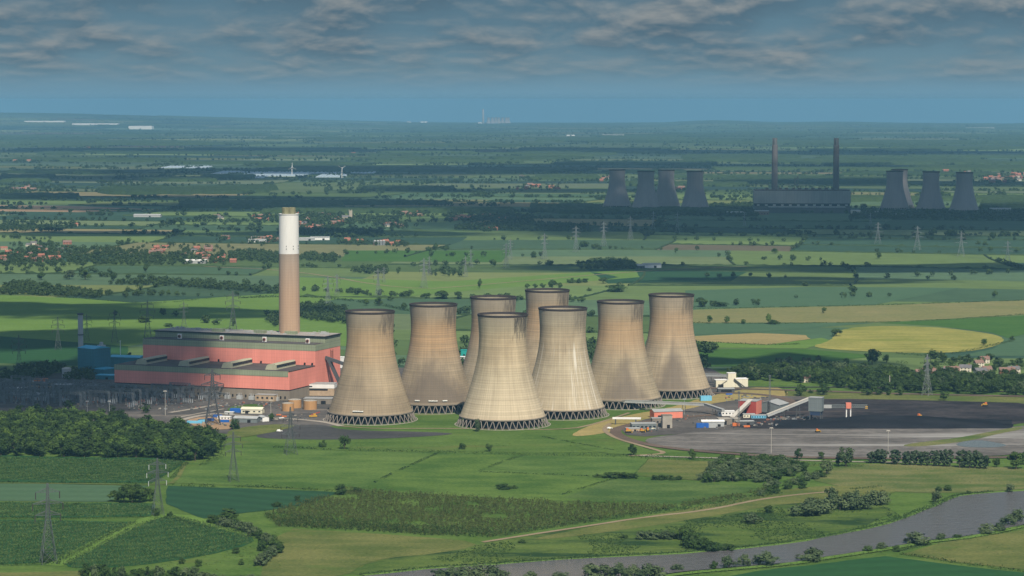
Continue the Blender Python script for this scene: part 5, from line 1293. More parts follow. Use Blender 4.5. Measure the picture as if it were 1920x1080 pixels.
def house(k, px, py, rz, place, group, s=1.0):
    o = HP[k] if k not in used else copy_tree(HP[k]); used.add(k)
    x, y, z, _ = G(px, py); o.location = (x, y, z); o.rotation_euler = (0, 0, rz); o.scale = (s, s, s)
    o['label'] = HN[k] + ' ' + place; o['group'] = group + ', ' + HN[k]
random.seed(21)
for k, px, py, rz, pl in [(2, 1725, 706, .1, 'at the left end of the right hand hamlet'), (3, 1742, 705, .1, 'second in the right hand hamlet'), (3, 1784, 701, -.1, 'in the middle of the right hand hamlet'), (4, 1772, 703, .6, 'behind trees in the right hand hamlet'), (4, 1810, 697, -.2, 'with pale wall at the back of the hamlet'), (2, 1846, 681, 0, 'highest up in the right hand hamlet'), (4, 1838, 703, .3, 'in front of the upper hamlet trees'), (2, 1850, 700, .2, 'beside trees in the right hand hamlet'), (3, 1888, 703, 0, 'at the right end of the hamlet'), (4, 1900, 700, .2, 'at the right edge of the hamlet'), (2, 1835, 688, .3, 'between the upper and lower hamlet houses'), (2, 1510, 717, .1, 'hidden in the tree belt behind the coal yard')]:
    house(k, px, py, rz, pl, 'houses of the right hand hamlet ' + pl, 1.0)
VIL = [(55, 480, 60, 13, 16, 'in the left village among trees'), (90, 466, 40, 8, 8, 'in the left village among trees'), (340, 474, 55, 8, 14, 'in the village left of the chimney'), (400, 409, 16, 2, 4, 'in the farm cluster far left'), (490, 410, 22, 4, 6, 'in the hamlet left of the chimney top'), (500, 452, 28, 4, 8, 'beside the white farm hall'), (600, 412, 50, 10, 22, 'around the stone church'), (590, 428, 35, 4, 9, 'on the near side of the church village'), (735, 457, 30, 3, 6, 'next to the grain silos'), (660, 455, 20, 3, 4, 'left of the grain silos'), (735, 424, 28, 4, 7, 'in the hamlet right of the church'), (770, 403, 24, 3, 6, 'behind the hamlet right of the church'), (900, 410, 60, 4, 18, 'in the long village beyond the towers'), (960, 411, 22, 3, 7, 'at the right end of the long village'), (920, 431, 14, 2, 3, 'in the trees in front of the long village'), (416, 449, 8, 1, 2, 'standing alone left of the chimney'), (410, 487, 30, 8, 6, 'at the right end of the left village'), (137, 423, 10, 2, 2, 'by a copse in the left fields'), (40, 302, 25, 2, 6, 'in a far left hamlet'), (165, 277, 18, 3, 6, 'on the far left rise'), (45, 356, 30, 4, 8, 'in the hamlet at the left edge'), (1885, 335, 40, 8, 26, 'in the far town at the right edge'), (1790, 322, 60, 6, 12, 'in the far town at the right edge'), (1010, 352, 40, 4, 8, 'left of the far cooling towers'), (1120, 336, 25, 4, 6, 'behind the far cooling towers'), (1270, 357, 18, 2, 4, 'between the far cooling towers'), (985, 333, 10, 1, 3, 'in the far fields right of the turbines'), (665, 290, 20, 2, 4, 'on the ridge behind the turbines')]
for cx, cy_, rx, ry, n, pl in VIL:
    for i in range(n):
        k = random.choices(range(6), (4, 3, 2, 3, 1.5, 1.2))[0]
        house(k, cx + random.uniform(-1, 1) * rx, cy_ + random.uniform(-1, 1) * ry, random.uniform(-.5, .5) + (math.pi / 2 if random.random() < .2 else 0), pl, 'houses ' + pl, random.uniform(.8, 1.1) * (1.3 if cy_ < 360 else 1))

# ------------------------------------------------------------------ foliage
M['leaf_oak'] = foliage('oak_leaves', (0.012, 0.032, 0.008), (0.066, 0.108, 0.022))
M['leaf_light'] = foliage('young_leaves', (0.026, 0.060, 0.011), (0.105, 0.165, 0.032))
M['leaf_willow'] = foliage('willow_leaves', (0.030, 0.054, 0.022), (0.105, 0.140, 0.060))
M['leaf_poplar'] = foliage('poplar_leaves', (0.022, 0.044, 0.024), (0.078, 0.110, 0.055))
M['leaf_hedge'] = foliage('hedge_leaves', (0.013, 0.034, 0.008), (0.055, 0.095, 0.020))
M['leaf_brown'] = foliage('sapling_leaves', (0.034, 0.052, 0.014), (0.108, 0.126, 0.036))
M['leaf_reed'] = foliage('reed_leaves', (0.020, 0.052, 0.013), (0.080, 0.130, 0.036))
M['leaf_crop'] = foliage('tall_crop_leaves', (0.020, 0.054, 0.013), (0.098, 0.150, 0.044), (-0.5, 13.0, .30))
M['leaf_dark'] = foliage('dark_belt_leaves', (0.009, 0.024, 0.008), (0.040, 0.070, 0.016))
M['leaf_far'] = foliage('distant_leaves', (0.010, 0.026, 0.009), (0.046, 0.076, 0.022))
M['bark'] = plain('bark', (0.07, 0.055, 0.04), .95, .25, 1.0)

def crown_quads(n, lumps, rx, rz_, zc, leaf, seed, top=1.0):
    r = np.random.default_rng(seed)
    L = []
    lumps += 6
    for _ in range(lumps):
        a = r.uniform(0, 2 * math.pi); q = math.sqrt(r.uniform(0, 1)); h = r.uniform(-.85, .95)
        w_ = math.sqrt(max(0.05, 1 - h * h)) * (1 if h < 0 else top)
        L.append((math.cos(a) * q * rx * w_ * .78, math.sin(a) * q * rx * w_ * .78, zc + h * rz_ * .74, rx * r.uniform(.15, .45)))
    L = np.array(L); k = r.integers(0, lumps, n)
    d = r.normal(0, 1, (n, 3)); d[:, 2] += .25; d /= np.linalg.norm(d, axis=1, keepdims=True)
    C = L[k, :3] + d * (L[k, 3] * r.uniform(.55, 1.05, n))[:, None] * np.array([1, 1, min(1.3, rz_ / rx)])
    out = (C - np.array([0, 0, zc])); out /= np.linalg.norm(out, axis=1, keepdims=True) + 1e-6
    return leaf_quads(C, np.full(n, leaf), d * .7 + out * .5, .3)
def tree_proto(kind, seed):
    """unit tree: 1 high, crown about W wide; returned as (crown mesh, trunk mesh)"""
    r = random.Random(seed)
    spec = {'oak': (1100, 16, .50, .45, .53, .048, 'leaf_oak'), 'light': (1000, 14, .44, .46, .53, .048, 'leaf_light'), 'poplar': (800, 16, .19, .49, .51, .042, 'leaf_poplar'), 'willow': (1100, 15, .46, .48, .51, .045, 'leaf_willow'), 'bush': (900, 16, .62, .52, .42, .060, 'leaf_hedge'), 'wbush': (900, 16, .62, .52, .42, .060, 'leaf_willow'), 'dark': (1100, 15, .50, .46, .52, .048, 'leaf_dark')}[kind]
    Q = crown_quads(spec[0], spec[1], spec[2], spec[3], spec[4], spec[5], seed)
    crown = quads_mesh('crown', Q, M[spec[6]])
    b = MB(); b.tube((0, 0, -.02), (0, 0, .34), .030, .020, 7)
    for k in range(5):
        a = k * 1.26 + r.random(); b.tube((0, 0, .26 + .03 * k), (math.cos(a) * spec[2] * .6, math.sin(a) * spec[2] * .6, .5 + .06 * k), .014, .006, 5)
    b.tube((0, 0, .33), (.02, 0, .8), .020, .006, 6)
    o = b.build('trunk', M['bark']); me = o.data; bpy.data.objects.remove(o)
    return crown, me
TP = {k: [tree_proto(k, 40 + i * 13 + hash(k) % 1 + len(k)) for i in range(n)] for k, n in (('oak', 5), ('light', 3), ('poplar', 3), ('willow', 3), ('bush', 3), ('wbush', 3), ('dark', 4))}
ntree = {}
PENDING = []
def tree(kind, x, y, h, wide, label, group, name=None):
    name = name or {'poplar': 'poplar', 'bush': 'bush', 'wbush': 'bush', 'willow': 'willow_tree'}.get(kind, 'tree')
    PENDING.append((kind, x, y, h, wide, label, group, name, random.randrange(9), random.uniform(0, 6.28)))
def plant_all():
    by = {}
    for p in PENDING: by.setdefault(p[7], []).append(p)
    VV = {}
    for name, L in by.items():
        L.sort(key=lambda p: -(p[3] + p[4]) / p[2] * (1.0 if p[6] is None else .5))
        ntree[name] = len(L)
        for i, (kind, x, y, h, wide, label, group, nm, v, rot) in enumerate(L):
            crown, trunk = TP[kind][v % len(TP[kind])]
            if i < 295:
                o = tag(empty(nm, (x, y, float(gz(x, y))), rot), label, 'bush' if nm == 'bush' else 'tree', group)
                link('crown', crown, o); link('trunk', trunk, o); o.scale = (wide, wide, h)
            else:
                co = np.empty(len(crown.vertices) * 3, np.float32); crown.vertices.foreach_get('co', co); co = co.reshape(-1, 3)
                c, s_ = math.cos(rot), math.sin(rot)
                q = np.column_stack([(co[:, 0] * c - co[:, 1] * s_) * wide + x, (co[:, 0] * s_ + co[:, 1] * c) * wide + y, co[:, 2] * h + float(gz(x, y))])
                VV.setdefault(crown.materials[0].name, []).append(q)
    if VV:
        allq = []; mi = []; mats = []
        for k, (mn, qs) in enumerate(VV.items()):
            q = np.concatenate(qs); allq.append(q); mi += [k] * (len(q) // 4); mats.append(bpy.data.materials[mn])
        tag(link('woodland', quads_mesh('woodland', np.concatenate(allq), mats, None, mi)), kind='stuff')
def tpx(kind, px, py, hpx, wpx=None, label=None, group=None):
    x, y, z, mp = G(px, py); h = hpx * mp * (1.14 if 'bush' in kind else 1.08)
    base = {'oak': .95, 'dark': .92, 'light': .88, 'poplar': .40, 'willow': .90, 'bush': 1.10, 'wbush': 1.06}[kind]
    wd = (wpx * mp / base) if wpx else h * random.uniform(.9, 1.1)
    return tree(kind, x, y, h, wd, label, group)
def inside(p, poly):
    x, y = p; c = False; n = len(poly)
    for i in range(n):
        x1, y1 = poly[i]; x2, y2 = poly[(i + 1) % n]
        if (y1 > y) != (y2 > y) and x < (x2 - x1) * (y - y1) / (y2 - y1) + x1: c = not c
    return c
def fill(poly_px, spacing, jitter=.42, seed=1):
    P = GP(poly_px); r = random.Random(seed)
    x0, x1 = min(p[0] for p in P), max(p[0] for p in P); y0, y1 = min(p[1] for p in P), max(p[1] for p in P); out = []
    y = y0; row = 0
    while y < y1:
        x = x0 + (spacing / 2 if row % 2 else 0)
        while x < x1:
            q = (x + r.uniform(-1, 1) * jitter * spacing, y + r.uniform(-1, 1) * jitter * spacing)
            if inside(q, P): out.append(q)
            x += spacing
        y += spacing * .87; row += 1
    return out
random.seed(5)
# the dense wood at the left
pts = fill([(-30, 790), (100, 788), (220, 796), (320, 808), (395, 826), (424, 850), (408, 862), (350, 866), (200, 860), (-30, 856)], 14.5, seed=3)
for p in pts: tree(random.choices(('oak', 'light', 'dark'), (3.5, 1.2, 3.5))[0], p[0], p[1], random.uniform(12, 17), random.uniform(15, 20), 'leafy crown in the dense dark wood below the switchyard', 'trees of the dense wood at the lower left')
print('wood', len(pts))
# tree belt behind the coal yard
pts = fill([(1310, 706), (1350, 702), (1400, 714), (1560, 724), (1600, 734), (1940, 744), (1940, 718), (1760, 712), (1640, 702), (1560, 697), (1450, 697)], 15.5, seed=9)
for p in pts: tree(random.choices(('dark', 'oak', 'willow'), (6, 1.4, .7))[0], p[0], p[1], random.uniform(10, 18), random.uniform(14, 19), 'tree in the dark belt between coal yard and far fields', 'trees of the belt behind the coal yard')
print('belt', len(pts))
for k in range(14): tpx('poplar', 1457 + k * 6 + random.uniform(-2, 2), 699 + random.uniform(-2, 2), random.uniform(24, 34), None, 'tall pointed tree rising out of the belt behind the white transfer house', 'tall trees standing out of the belt')
LONE = [
 ('bush', 440, 806, 20, 21, 'round bush on the grass bank right of the dense wood'), ('oak', 509, 790, 16, 14, 'small dark tree beside the white gabled store'), ('oak', 646, 843, 28, 24, 'round tree on the pasture edge below the brown tower'), ('bush', 604, 839, 14, 18, 'bush left of the round tree on the pasture edge'),
 ('bush', 866, 843, 12, 15, 'small bush on the hedge below the cream tower, left of two'), ('oak', 917, 847, 16, 14, 'small tree on the hedge below the cream tower, right of two'), ('oak', 1185, 855, 22, 20, 'dark tree on the hedge left of the rail bend'), ('oak', 1297, 862, 20, 18, 'dark tree on the pale road below the ash ground'), ('willow', 895, 810, 26, 18, 'wispy grey green tree in front of the nearest tower'),
 ('oak', 1497, 862, 22, 18, 'dark tree on the pale road right of the light mast'), ('oak', 1540, 861, 14, 16, 'low dark tree on the pale road'), ('willow', 1586, 876, 40, 34, 'large grey green willow at the corner of the meadow'), ('poplar', 1572, 874, 26, 14, 'slim tree tucked against the large willow'), ('willow', 1550, 890, 30, 26, 'dark blue green willow in front of the large one'),
 ('bush', 1442, 962, 14, 20, 'small dark bush alone on the riverside meadow'), ('wbush', 1412, 982, 20, 38, 'low spreading bush on the riverside meadow'), ('willow', 1755, 943, 24, 22, 'grey green tree at the river mouth bend'), ('bush', 1760, 922, 10, 15, 'left small bush above the river bend tree'), ('bush', 1777, 921, 12, 18, 'right small bush above the river bend tree'), ('bush', 1815, 928, 8, 14, 'low bush on the far river bank'), ('willow', 1893, 924, 18, 20, 'tree on the far bank at the right edge'),
 ('oak', 1868, 877, 20, 15, 'small tree right of the poplar row'), ('oak', 1905, 880, 34, 40, 'broad oak at the right edge beside the poplar row'), ('oak', 1925, 872, 26, 26, 'oak cut by the right edge'),
 ('oak', 1500, 743, 22, 26, 'left of two round trees behind the coal yard'), ('oak', 1543, 741, 20, 28, 'right of two round trees behind the coal yard'), ('bush', 1520, 738, 8, 10, 'small bush between two round trees'), ('oak', 1627, 742, 13, 24, 'low bushy tree on the railway bank'), ('oak', 1645, 741, 12, 22, 'second low bushy tree on the railway bank'), ('oak', 1666, 742, 10, 13, 'tiny tree on the railway bank'), ('oak', 1687, 742, 18, 19, 'round tree on the railway bank right of the pole'), ('oak', 1770, 752, 20, 18, 'dark tree at the edge of the coal yard near the tall pylon'),
 ('dark', 1635, 684, 30, 32, 'big dark oak at the edge of the yellow field'), ('light', 1662, 681, 16, 18, 'lighter tree right of the big dark oak'), ('oak', 1587, 686, 15, 14, 'small dark tree left of the big oak'), ('oak', 1568, 631, 15, 24, 'dark tree on the left corner of the yellow field'), ('oak', 1845, 648, 14, 14, 'small tree inside the right tip of the yellow field'), ('oak', 1898, 640, 11, 12, 'small tree right of the yellow field'),
 ('oak', 1316, 576, 18, 28, 'broad dark tree right of the tower tops'), ('bush', 1350, 575, 9, 30, 'low thicket right of the broad tree by the tower tops'), ('light', 1331, 607, 16, 15, 'left tree on the tan field edge'), ('light', 1363, 607, 14, 13, 'middle tree on the tan field edge'), ('oak', 1394, 608, 10, 11, 'small round tree on the tan field edge'), ('light', 1440, 608, 20, 14, 'tall tree on the tan field edge'), ('bush', 1452, 608, 9, 28, 'low thicket on the tan field edge'), ('oak', 1545, 588, 12, 12, 'tree alone on the tan field'), ('oak', 1422, 568, 8, 9, 'small tree on the hedge above the tan field'), ('oak', 1866, 558, 13, 13, 'tree on the hedge at the far right'), ('oak', 1598, 549, 13, 22, 'dark tree above the pale barley field'),
 ('oak', 900, 541, 18, 10, 'slim dark tree alone in the bright field above the towers'), ('oak', 747, 514, 14, 10, 'dark tree alone right of the chimney'), ('oak', 927, 500, 13, 12, 'round tree alone between the pylons'), ('oak', 817, 472, 16, 10, 'tallest of three trees in the middle fields'), ('oak', 807, 474, 11, 9, 'left of three trees in the middle fields'), ('oak', 836, 471, 9, 12, 'right of three trees in the middle fields'), ('bush', 1001, 483, 9, 14, 'bush between the pylons of the front line'), ('bush', 1094, 463, 11, 22, 'dark thicket between two pylons'), 
 ('oak', 988, 541, 9, 12, 'first tree in the row above the farthest tower'), ('oak', 1004, 541, 9, 12, 'second tree in the row above the farthest tower'), ('oak', 1018, 541, 10, 12, 'third tree in the row above the farthest tower'), ('oak', 1035, 541, 16, 20, 'largest tree in the row above the farthest tower'), ('oak', 1050, 541, 11, 14, 'last tree in the row above the farthest tower'), ('oak', 1131, 532, 12, 18, 'dark tree at the end of the hedge row'), ('bush', 1085, 531, 9, 16, 'bush on the hedge row'), ('bush', 1070, 531, 10, 18, 'thicket on the hedge row'), ('bush', 1097, 530, 8, 14, 'small bush on the hedge row'), ('oak', 1090, 567, 11, 18, 'tree right of the white streaked tower top'), ('oak', 1073, 566, 9, 16, 'tree touching the white streaked tower top'), ('bush', 1155, 547, 13, 44, 'long dark thicket above the tan tower'), ('bush', 1105, 546, 7, 10, 'small round bush left of the long thicket'),
 ('oak', 766, 557, 14, 20, 'leafy tree left of the tower tops'), ('oak', 800, 560, 11, 18, 'dark tree behind the second tower'), ('oak', 830, 561, 16, 30, 'broad tree behind the tower tops'), ('oak', 860, 561, 15, 18, 'round tree behind the tower tops'), ('oak', 687, 573, 13, 13, 'small tree above the brown tower'), ('oak', 711, 574, 18, 18, 'leafy tree above the brown tower'), ('oak', 732, 564, 9, 16, 'low tree above the brown tower'), ('oak', 757, 582, 14, 14, 'dark tree between the first two tower tops'),
 ('oak', 1453, 476, 11, 16, 'tree alone in the fields below the far station block'), ('oak', 1268, 475, 11, 10, 'tree alone below the far left towers'), ('oak', 1648, 485, 12, 14, 'tree alone below the far right towers'), ('oak', 1690, 475, 7, 8, 'small tree right of the one below the towers'), ('oak', 1862, 449, 14, 14, 'round tree at the right under the far towers'), ('oak', 1847, 462, 10, 12, 'right of two trees at the far right'), ('oak', 1834, 460, 9, 12, 'left of two trees at the far right'), ('oak', 1857, 472, 11, 11, 'lower tree at the far right'), ('oak', 1838, 472, 8, 12, 'low tree at the far right'), ('oak', 1908, 474, 9, 14, 'tree at the right edge'), ('oak', 1782, 441, 12, 14, 'dark tree in the row under the far right towers'),
 ('oak', 85, 546, 20, 18, 'dark round tree above the shaded pasture at the left'), ('oak', 78, 525, 15, 18, 'dark tree alone in the left fields'), ('willow', 130, 524, 18, 26, 'greyish tree in the left fields'), ('oak', 160, 525, 20, 26, 'dark tree right of the greyish one'), ('oak', 212, 527, 16, 18, 'round tree alone in the left fields'), ('oak', 274, 511, 16, 12, 'dark tree on the hedge below the left village'), ('oak', 243, 679, 19, 12, 'dark slim tree behind the blue hall'),
 ('oak', 305, 555, 12, 10, 'left of three round trees over the wide pasture'), ('oak', 316, 555, 12, 10, 'middle of three round trees over the wide pasture'), ('oak', 332, 556, 11, 12, 'right of three round trees over the wide pasture'), ('bush', 216, 592, 10, 9, 'small round bush on the wide pasture hedge'), ('bush', 270, 605, 12, 30, 'dark thicket on the wide pasture'), ('bush', 317, 613, 7, 18, 'bush on the hedge behind the coral roof'), ('oak', 438, 612, 16, 13, 'dark tree behind the pylon above the coral roof'),
]
for k, px, py, h, wd, lb in LONE: tpx(k, px, py, h, wd, lb)
for k in range(26): tpx(random.choice(('dark', 'dark', 'oak')), random.uniform(1712, 1925), random.choice((random.uniform(691, 698), random.uniform(706, 712), random.uniform(678, 690))), random.uniform(11, 17), random.uniform(14, 22), 'dark tree among the houses of the right hand hamlet', 'trees of the right hand hamlet')
# poplar row, willow clumps and riverside bushes
for i, (px, py, h) in enumerate([(1633, 869, 24), (1642, 869, 26), (1650, 869, 30), (1658, 870, 27), (1675, 872, 32), (1682, 872, 30), (1697, 873, 28), (1706, 873, 30), (1716, 873, 31), (1727, 874, 29), (1738, 874, 30), (1751, 875, 33), (1760, 875, 34), (1771, 876, 36), (1781, 876, 35), (1799, 878, 36), (1808, 878, 37), (1818, 879, 36), (1828, 879, 37), (1838, 880, 33), (1848, 880, 28)]):
    tpx('poplar', px, py, h, 19, 'grey green poplar in the long row between ash ground and meadow', 'poplars in the row')
for px, py, wd, h in [(1510, 968, 58, 26), (1530, 964, 46, 28), (1545, 962, 45, 28), (1558, 950, 32, 36), (1575, 957, 40, 26), (1592, 957, 36, 34), (1605, 956, 30, 36), (1622, 956, 34, 28), (1640, 948, 40, 28), (1655, 946, 30, 25), (1520, 955, 30, 22)]:
    tpx('wbush', px, py, h, wd, 'olive grey bush in the large thicket on the riverside meadow', 'bushes of the riverside thicket')
for px, py, wd, h in [(1286, 1013, 40, 28), (1302, 1030, 36, 30), (1318, 1032, 34, 24), (1338, 1035, 34, 18), (1365, 1034, 30, 14), (1290, 1025, 36, 22)]:
    tpx('bush', px, py, h, wd, 'dark bush in the cluster on the near river bank', 'bushes clustered on the river bank')
for px, py, wd, h, lb in [(1338, 1068, 17, 16, 'small round bush in front of the river'), (1366, 1066, 28, 24, 'left half of the paired bushes in front of the river'), (1395, 1063, 25, 25, 'right half of the paired bushes in front of the river'), (1437, 1060, 50, 25, 'broad bush in front of the river'), (1520, 1052, 50, 24, 'pointed broad bush in front of the river'), (1627, 1035, 22, 12, 'low bush left of the white dot on the near bank'), (1653, 1030, 24, 13, 'low bush right of centre on the near bank'), (1682, 1035, 18, 13, 'dark low bush at the field corner on the near bank'), (1717, 1022, 48, 24, 'large round bush on the near bank'), (1763, 1013, 24, 13, 'low bush right of the large round one'), (1795, 1010, 22, 8, 'flat bush on the near bank'), (1850, 1002, 34, 20, 'dark bush group left on the right bank'), (1872, 997, 26, 16, 'dark bush in the middle of the right bank'), (1891, 985, 32, 20, 'dark bush right on the right bank'), (1908, 979, 32, 24, 'rightmost dark bush on the bank'), (1270, 1070, 26, 12, 'small bush at the water edge near the bottom')]:
    tpx('wbush' if wd > 22 else 'bush', px, py, h, wd, lb)
for px, py, wd, h in [(822, 1092, 40, 24), (845, 1090, 40, 28), (872, 1088, 40, 28), (900, 1088, 40, 30), (925, 1090, 40, 30), (945, 1094, 30, 24), (865, 1100, 50, 30)]: tpx('wbush', px, py, h, wd, 'leafy bush in the clump at the bottom edge, left of the river', 'bush clump at the bottom edge')
for px, py, wd, h, lb in [(993, 1087, 30, 16, 'rounded bush at the bottom edge in the river mouth'), (1050, 1090, 48, 16, 'wide low bush at the bottom edge of the river')]: tpx('wbush', px, py, h, wd, lb)
for px, py, wd, h in [(1110, 1086, 42, 30), (1135, 1086, 40, 28), (1160, 1086, 40, 30), (1185, 1085, 36, 26), (1212, 1086, 44, 29), (1232, 1087, 36, 26)]: tpx('wbush', px, py, h, wd, 'leafy bush in the clump standing in front of the river, bottom middle', 'bush clump in front of the river')
for px in range(160, 372, 17): tpx(random.choice(('wbush', 'bush', 'bush')), px, 1088 + random.uniform(-3, 3), random.uniform(18, 28), random.uniform(22, 34), 'bush in the ragged row along the bottom left edge', 'bushes along the bottom left edge')
for px in range(380, 505, 18): tpx('wbush', px, 1090 + random.uniform(-3, 3), random.uniform(10, 18), random.uniform(18, 30), 'low bush in the ragged row along the bottom edge', 'low bushes along the bottom edge')
for px, py, wd, h in [(216, 942, 30, 22), (232, 943, 34, 26), (248, 943, 36, 31), (264, 943, 38, 32), (279, 941, 28, 26), (256, 935, 36, 28), (240, 934, 36, 26)]: tpx('oak', px, py, h, wd, 'dark tree in the small copse beside the insulator pylon', 'trees of the small copse')
for px, py, wd, h, lb in [(430, 972, 42, 20, 'broad dark bush at the corner of the teal field'), (400, 980, 20, 12, 'small bush left of the broad one by the teal field'), (490, 1034, 22, 22, 'grey bush in the bend of the thick hedgerow'), (452, 1060, 14, 12, 'small round bush on the bottom meadow'), (443, 1038, 18, 12, 'bush at the tip of the striped field'), (518, 951, 22, 10, 'low bush on the plantation corner'), (558, 940, 14, 11, 'small bush above the plantation corner'), (293, 968, 18, 15, 'bush between the legs of the insulator pylon'), (88, 1055, 20, 14, 'bush between the legs of the nearest pylon'), (640, 928, 26, 20, 'dark round bush at the top corner of the plantation'), (668, 923, 22, 9, 'low bush right of the plantation corner'), (945, 918, 32, 11, 'dark scrub beside the bare soil patch'), (962, 917, 18, 8, 'small scrub touching the bare soil patch'), (341, 1058, 14, 12, 'tiny bush at the lower edge of the striped field'), (372, 1063, 16, 14, 'pale tiny bush at the lower edge of the striped field'), (318, 968, 14, 9, 'tiny bush right of the insulator pylon'), (1170, 1010, 18, 7, 'flat bush on the marsh'), (980, 1019, 18, 7, 'flat bush beside the dusty track')]: tpx('bush', px, py, h, wd, lb)
for px, py, wd, h in [(1122, 896, 20, 8), (1140, 897, 26, 12), (1156, 898, 26, 13), (1172, 898, 28, 12), (1188, 898, 20, 10)]: tpx('bush', px, py, h, wd, 'dark bush in the clump on the pasture right of centre', 'left bush clump on the pasture')
for px, py, wd, h in [(1228, 901, 18, 10), (1243, 901, 22, 11), (1260, 901, 20, 11), (1272, 901, 16, 9)]: tpx('bush', px, py, h, wd, 'dark bush in the small clump on the olive field edge', 'right bush clump on the pasture')
for px in (1203, 1218, 1232, 1247, 1261, 1276): tpx('wbush', px, 1012, random.uniform(13, 18), 24, 'bush in the low row on the marsh above the river', 'row of bushes on the marsh')
HB = []
for (x0, y0), (x1, y1) in (((395, 982), (440, 990)), ((440, 990), (478, 1005)), ((478, 1005), (508, 1020)), ((508, 1020), (518, 1036)), ((518, 1036), (496, 1055)), ((496, 1055), (480, 1066))):
    n = max(2, int(math.hypot(x1 - x0, (y1 - y0) * 2) / 8))
    for i in range(n): HB.append((x0 + (x1 - x0) * i / n + random.uniform(-4, 4), y0 + (y1 - y0) * i / n + random.uniform(-2, 2)))
for px, py in HB: tpx(random.choice(('bush', 'wbush')), px, py, random.uniform(15, 21), random.uniform(20, 28), 'bush in the thick curving hedgerow right of the striped field', 'bushes of the thick curving hedgerow')
pts = fill([(1305, 905), (1325, 885), (1350, 868), (1420, 864), (1500, 866), (1512, 884), (1490, 893), (1470, 906), (1420, 905), (1345, 908)], 11.5, seed=4)
for p in pts: tree(random.choices(('wbush', 'bush', 'willow'), (4, 1.5, 1))[0], p[0], p[1], random.uniform(6.5, 10), random.uniform(9, 13), 'grey green willow scrub in the square thicket below the rail loop', 'scrub of the square thicket')
print('scrub', len(pts))
for px, py in [(1540, 895), (1528, 899), (1512, 902), (1500, 905), (1488, 909), (1478, 918), (1504, 917), (1456, 912), (1442, 916), (1455, 926), (1440, 928), (1426, 930)]: tpx(random.choice(('bush', 'wbush')), px, py, random.uniform(12, 19), random.uniform(18, 24), 'bush in the loose string right of the square thicket', 'loose string of bushes below the willow')

plant_all()
print('kinds', ntree)
# ------------------------------------------------------------------ hedges that can be traced one by one
def hedge_mesh(P, w_, h_, leaf=.55, per=5.0, m='leaf_hedge', gap=0.0):
    C = []; N = []
    for i in range(len(P) - 1):
        a, b = np.array(P[i]), np.array(P[i + 1]); d = b - a; l = float(np.hypot(*d)); n = max(3, int(l * per)); d = d / (l + 1e-9); nr = np.array([-d[1], d[0]])
        t = rng.uniform(0, l, n)
        if gap:
            keep = np.array([mnoise.noise((q * .06 + i * 3.1, 0.5, l)) > gap - .5 for q in t]); t = t[keep]; n = len(t)
        bump = np.array([.8 + .5 * mnoise.noise((q * .11, i * 5.3, 1.7)) for q in t]) if n else np.zeros(0)
        th = rng.uniform(0, math.pi, n); c = a + d * t[:, None] + nr * (np.cos(th) * w_ / 2)[:, None]
        z = gz(c[:, 0], c[:, 1]) + np.abs(np.sin(th)) * h_ * bump * rng.uniform(.5, 1.08, n)
        C.append(np.column_stack([c, z])); N.append(np.column_stack([nr * np.cos(th)[:, None], np.sin(th)]))
    C = np.concatenate(C); N = np.concatenate(N)
    return quads_mesh('hedge', leaf_quads(C, np.full(len(C), leaf), N), M[m])
def hedge(pts, w_, h_, label, gap=0.0, leaf=.55, per=5.0, m='leaf_hedge'):
    o = link('hedge', hedge_mesh(chaikin(GP(pts), 1, False), w_, h_, leaf, per, m, gap)); tag(o, label, 'hedge')
hedge([(322, 913), (390, 913), (456, 914)], 4, 3.6, 'dark hedge along the top of the teal field, left length', .1)
hedge([(461, 913), (505, 915), (547, 917)], 4, 3.6, 'dark hedge along the top of the teal field, middle length', .1)
hedge([(553, 917), (600, 921), (640, 924)], 4, 3.2, 'dark hedge along the top of the teal field, right length', .15)
hedge([(655, 845), (780, 849), (900, 852), (1040, 855), (1170, 857)], 8, 4.0, 'long dark hedge between the station grounds and the bright pasture')
hedge([(1170, 857), (1280, 862), (1400, 868), (1500, 872), (1620, 876)], 8, 4.0, 'long dark hedge below the pale road')
hedge([(510, 839), (560, 841), (622, 844)], 5, 3.0, 'dark hedge behind the pasture pylon')
hedge([(820, 851), (760, 878), (684, 914)], 3.4, 2.2, 'thin broken ditch hedge crossing the bright pasture at the left', .28)
hedge([(984, 854), (940, 868), (899, 885)], 3.4, 2.2, 'thin broken ditch hedge crossing the bright pasture in the middle', .28)
hedge([(899, 886), (990, 889), (1080, 893), (1130, 895)], 3.0, 1.8, 'thin level hedge in the middle of the bright pasture', .2)
hedge([(1150, 899), (1100, 914), (1052, 929)], 3.0, 2.0, 'thin ditch hedge at the right of the bright pasture', .2)
hedge([(1018, 820), (1080, 832), (1150, 845)], 3.2, 1.8, 'dark ditch line through the grass below the streaked tower', .1)
hedge([(1216, 862), (1186, 893)], 1.6, .8, 'faint edge between pasture and olive field', .1)
hedge([(345, 868), (318, 884), (286, 906)], 5, 3.2, 'dark hedge left of the green lane from the wood')
hedge([(352, 868), (336, 882), (322, 898)], 4, 2.0, 'low hedge right of the green lane from the wood')
hedge([(425, 850), (400, 864), (380, 874)], 8, 4.0, 'dark leafy strip under the right end of the dense wood')  # dark leafy strip along the wood's lower right edge
hedge([(-40, 972), (60, 974), (120, 974), (200, 972), (285, 970)], 4.5, 3.2, 'dark hedge between the two lower left crops')
hedge([(285, 972), (330, 975), (360, 985), (395, 992)], 4.5, 2.6, 'hedge falling from the insulator pylon to the thick hedgerow')
hedge([(110, 1056), (170, 1024), (230, 992), (256, 980)], 3.2, 3.0, 'dark hedge along the right side of the lowest left crop')
hedge([(0, 1062), (60, 1060), (110, 1058), (140, 1060)], 5, 4.0, 'dark hedge at the feet of the nearest pylon')
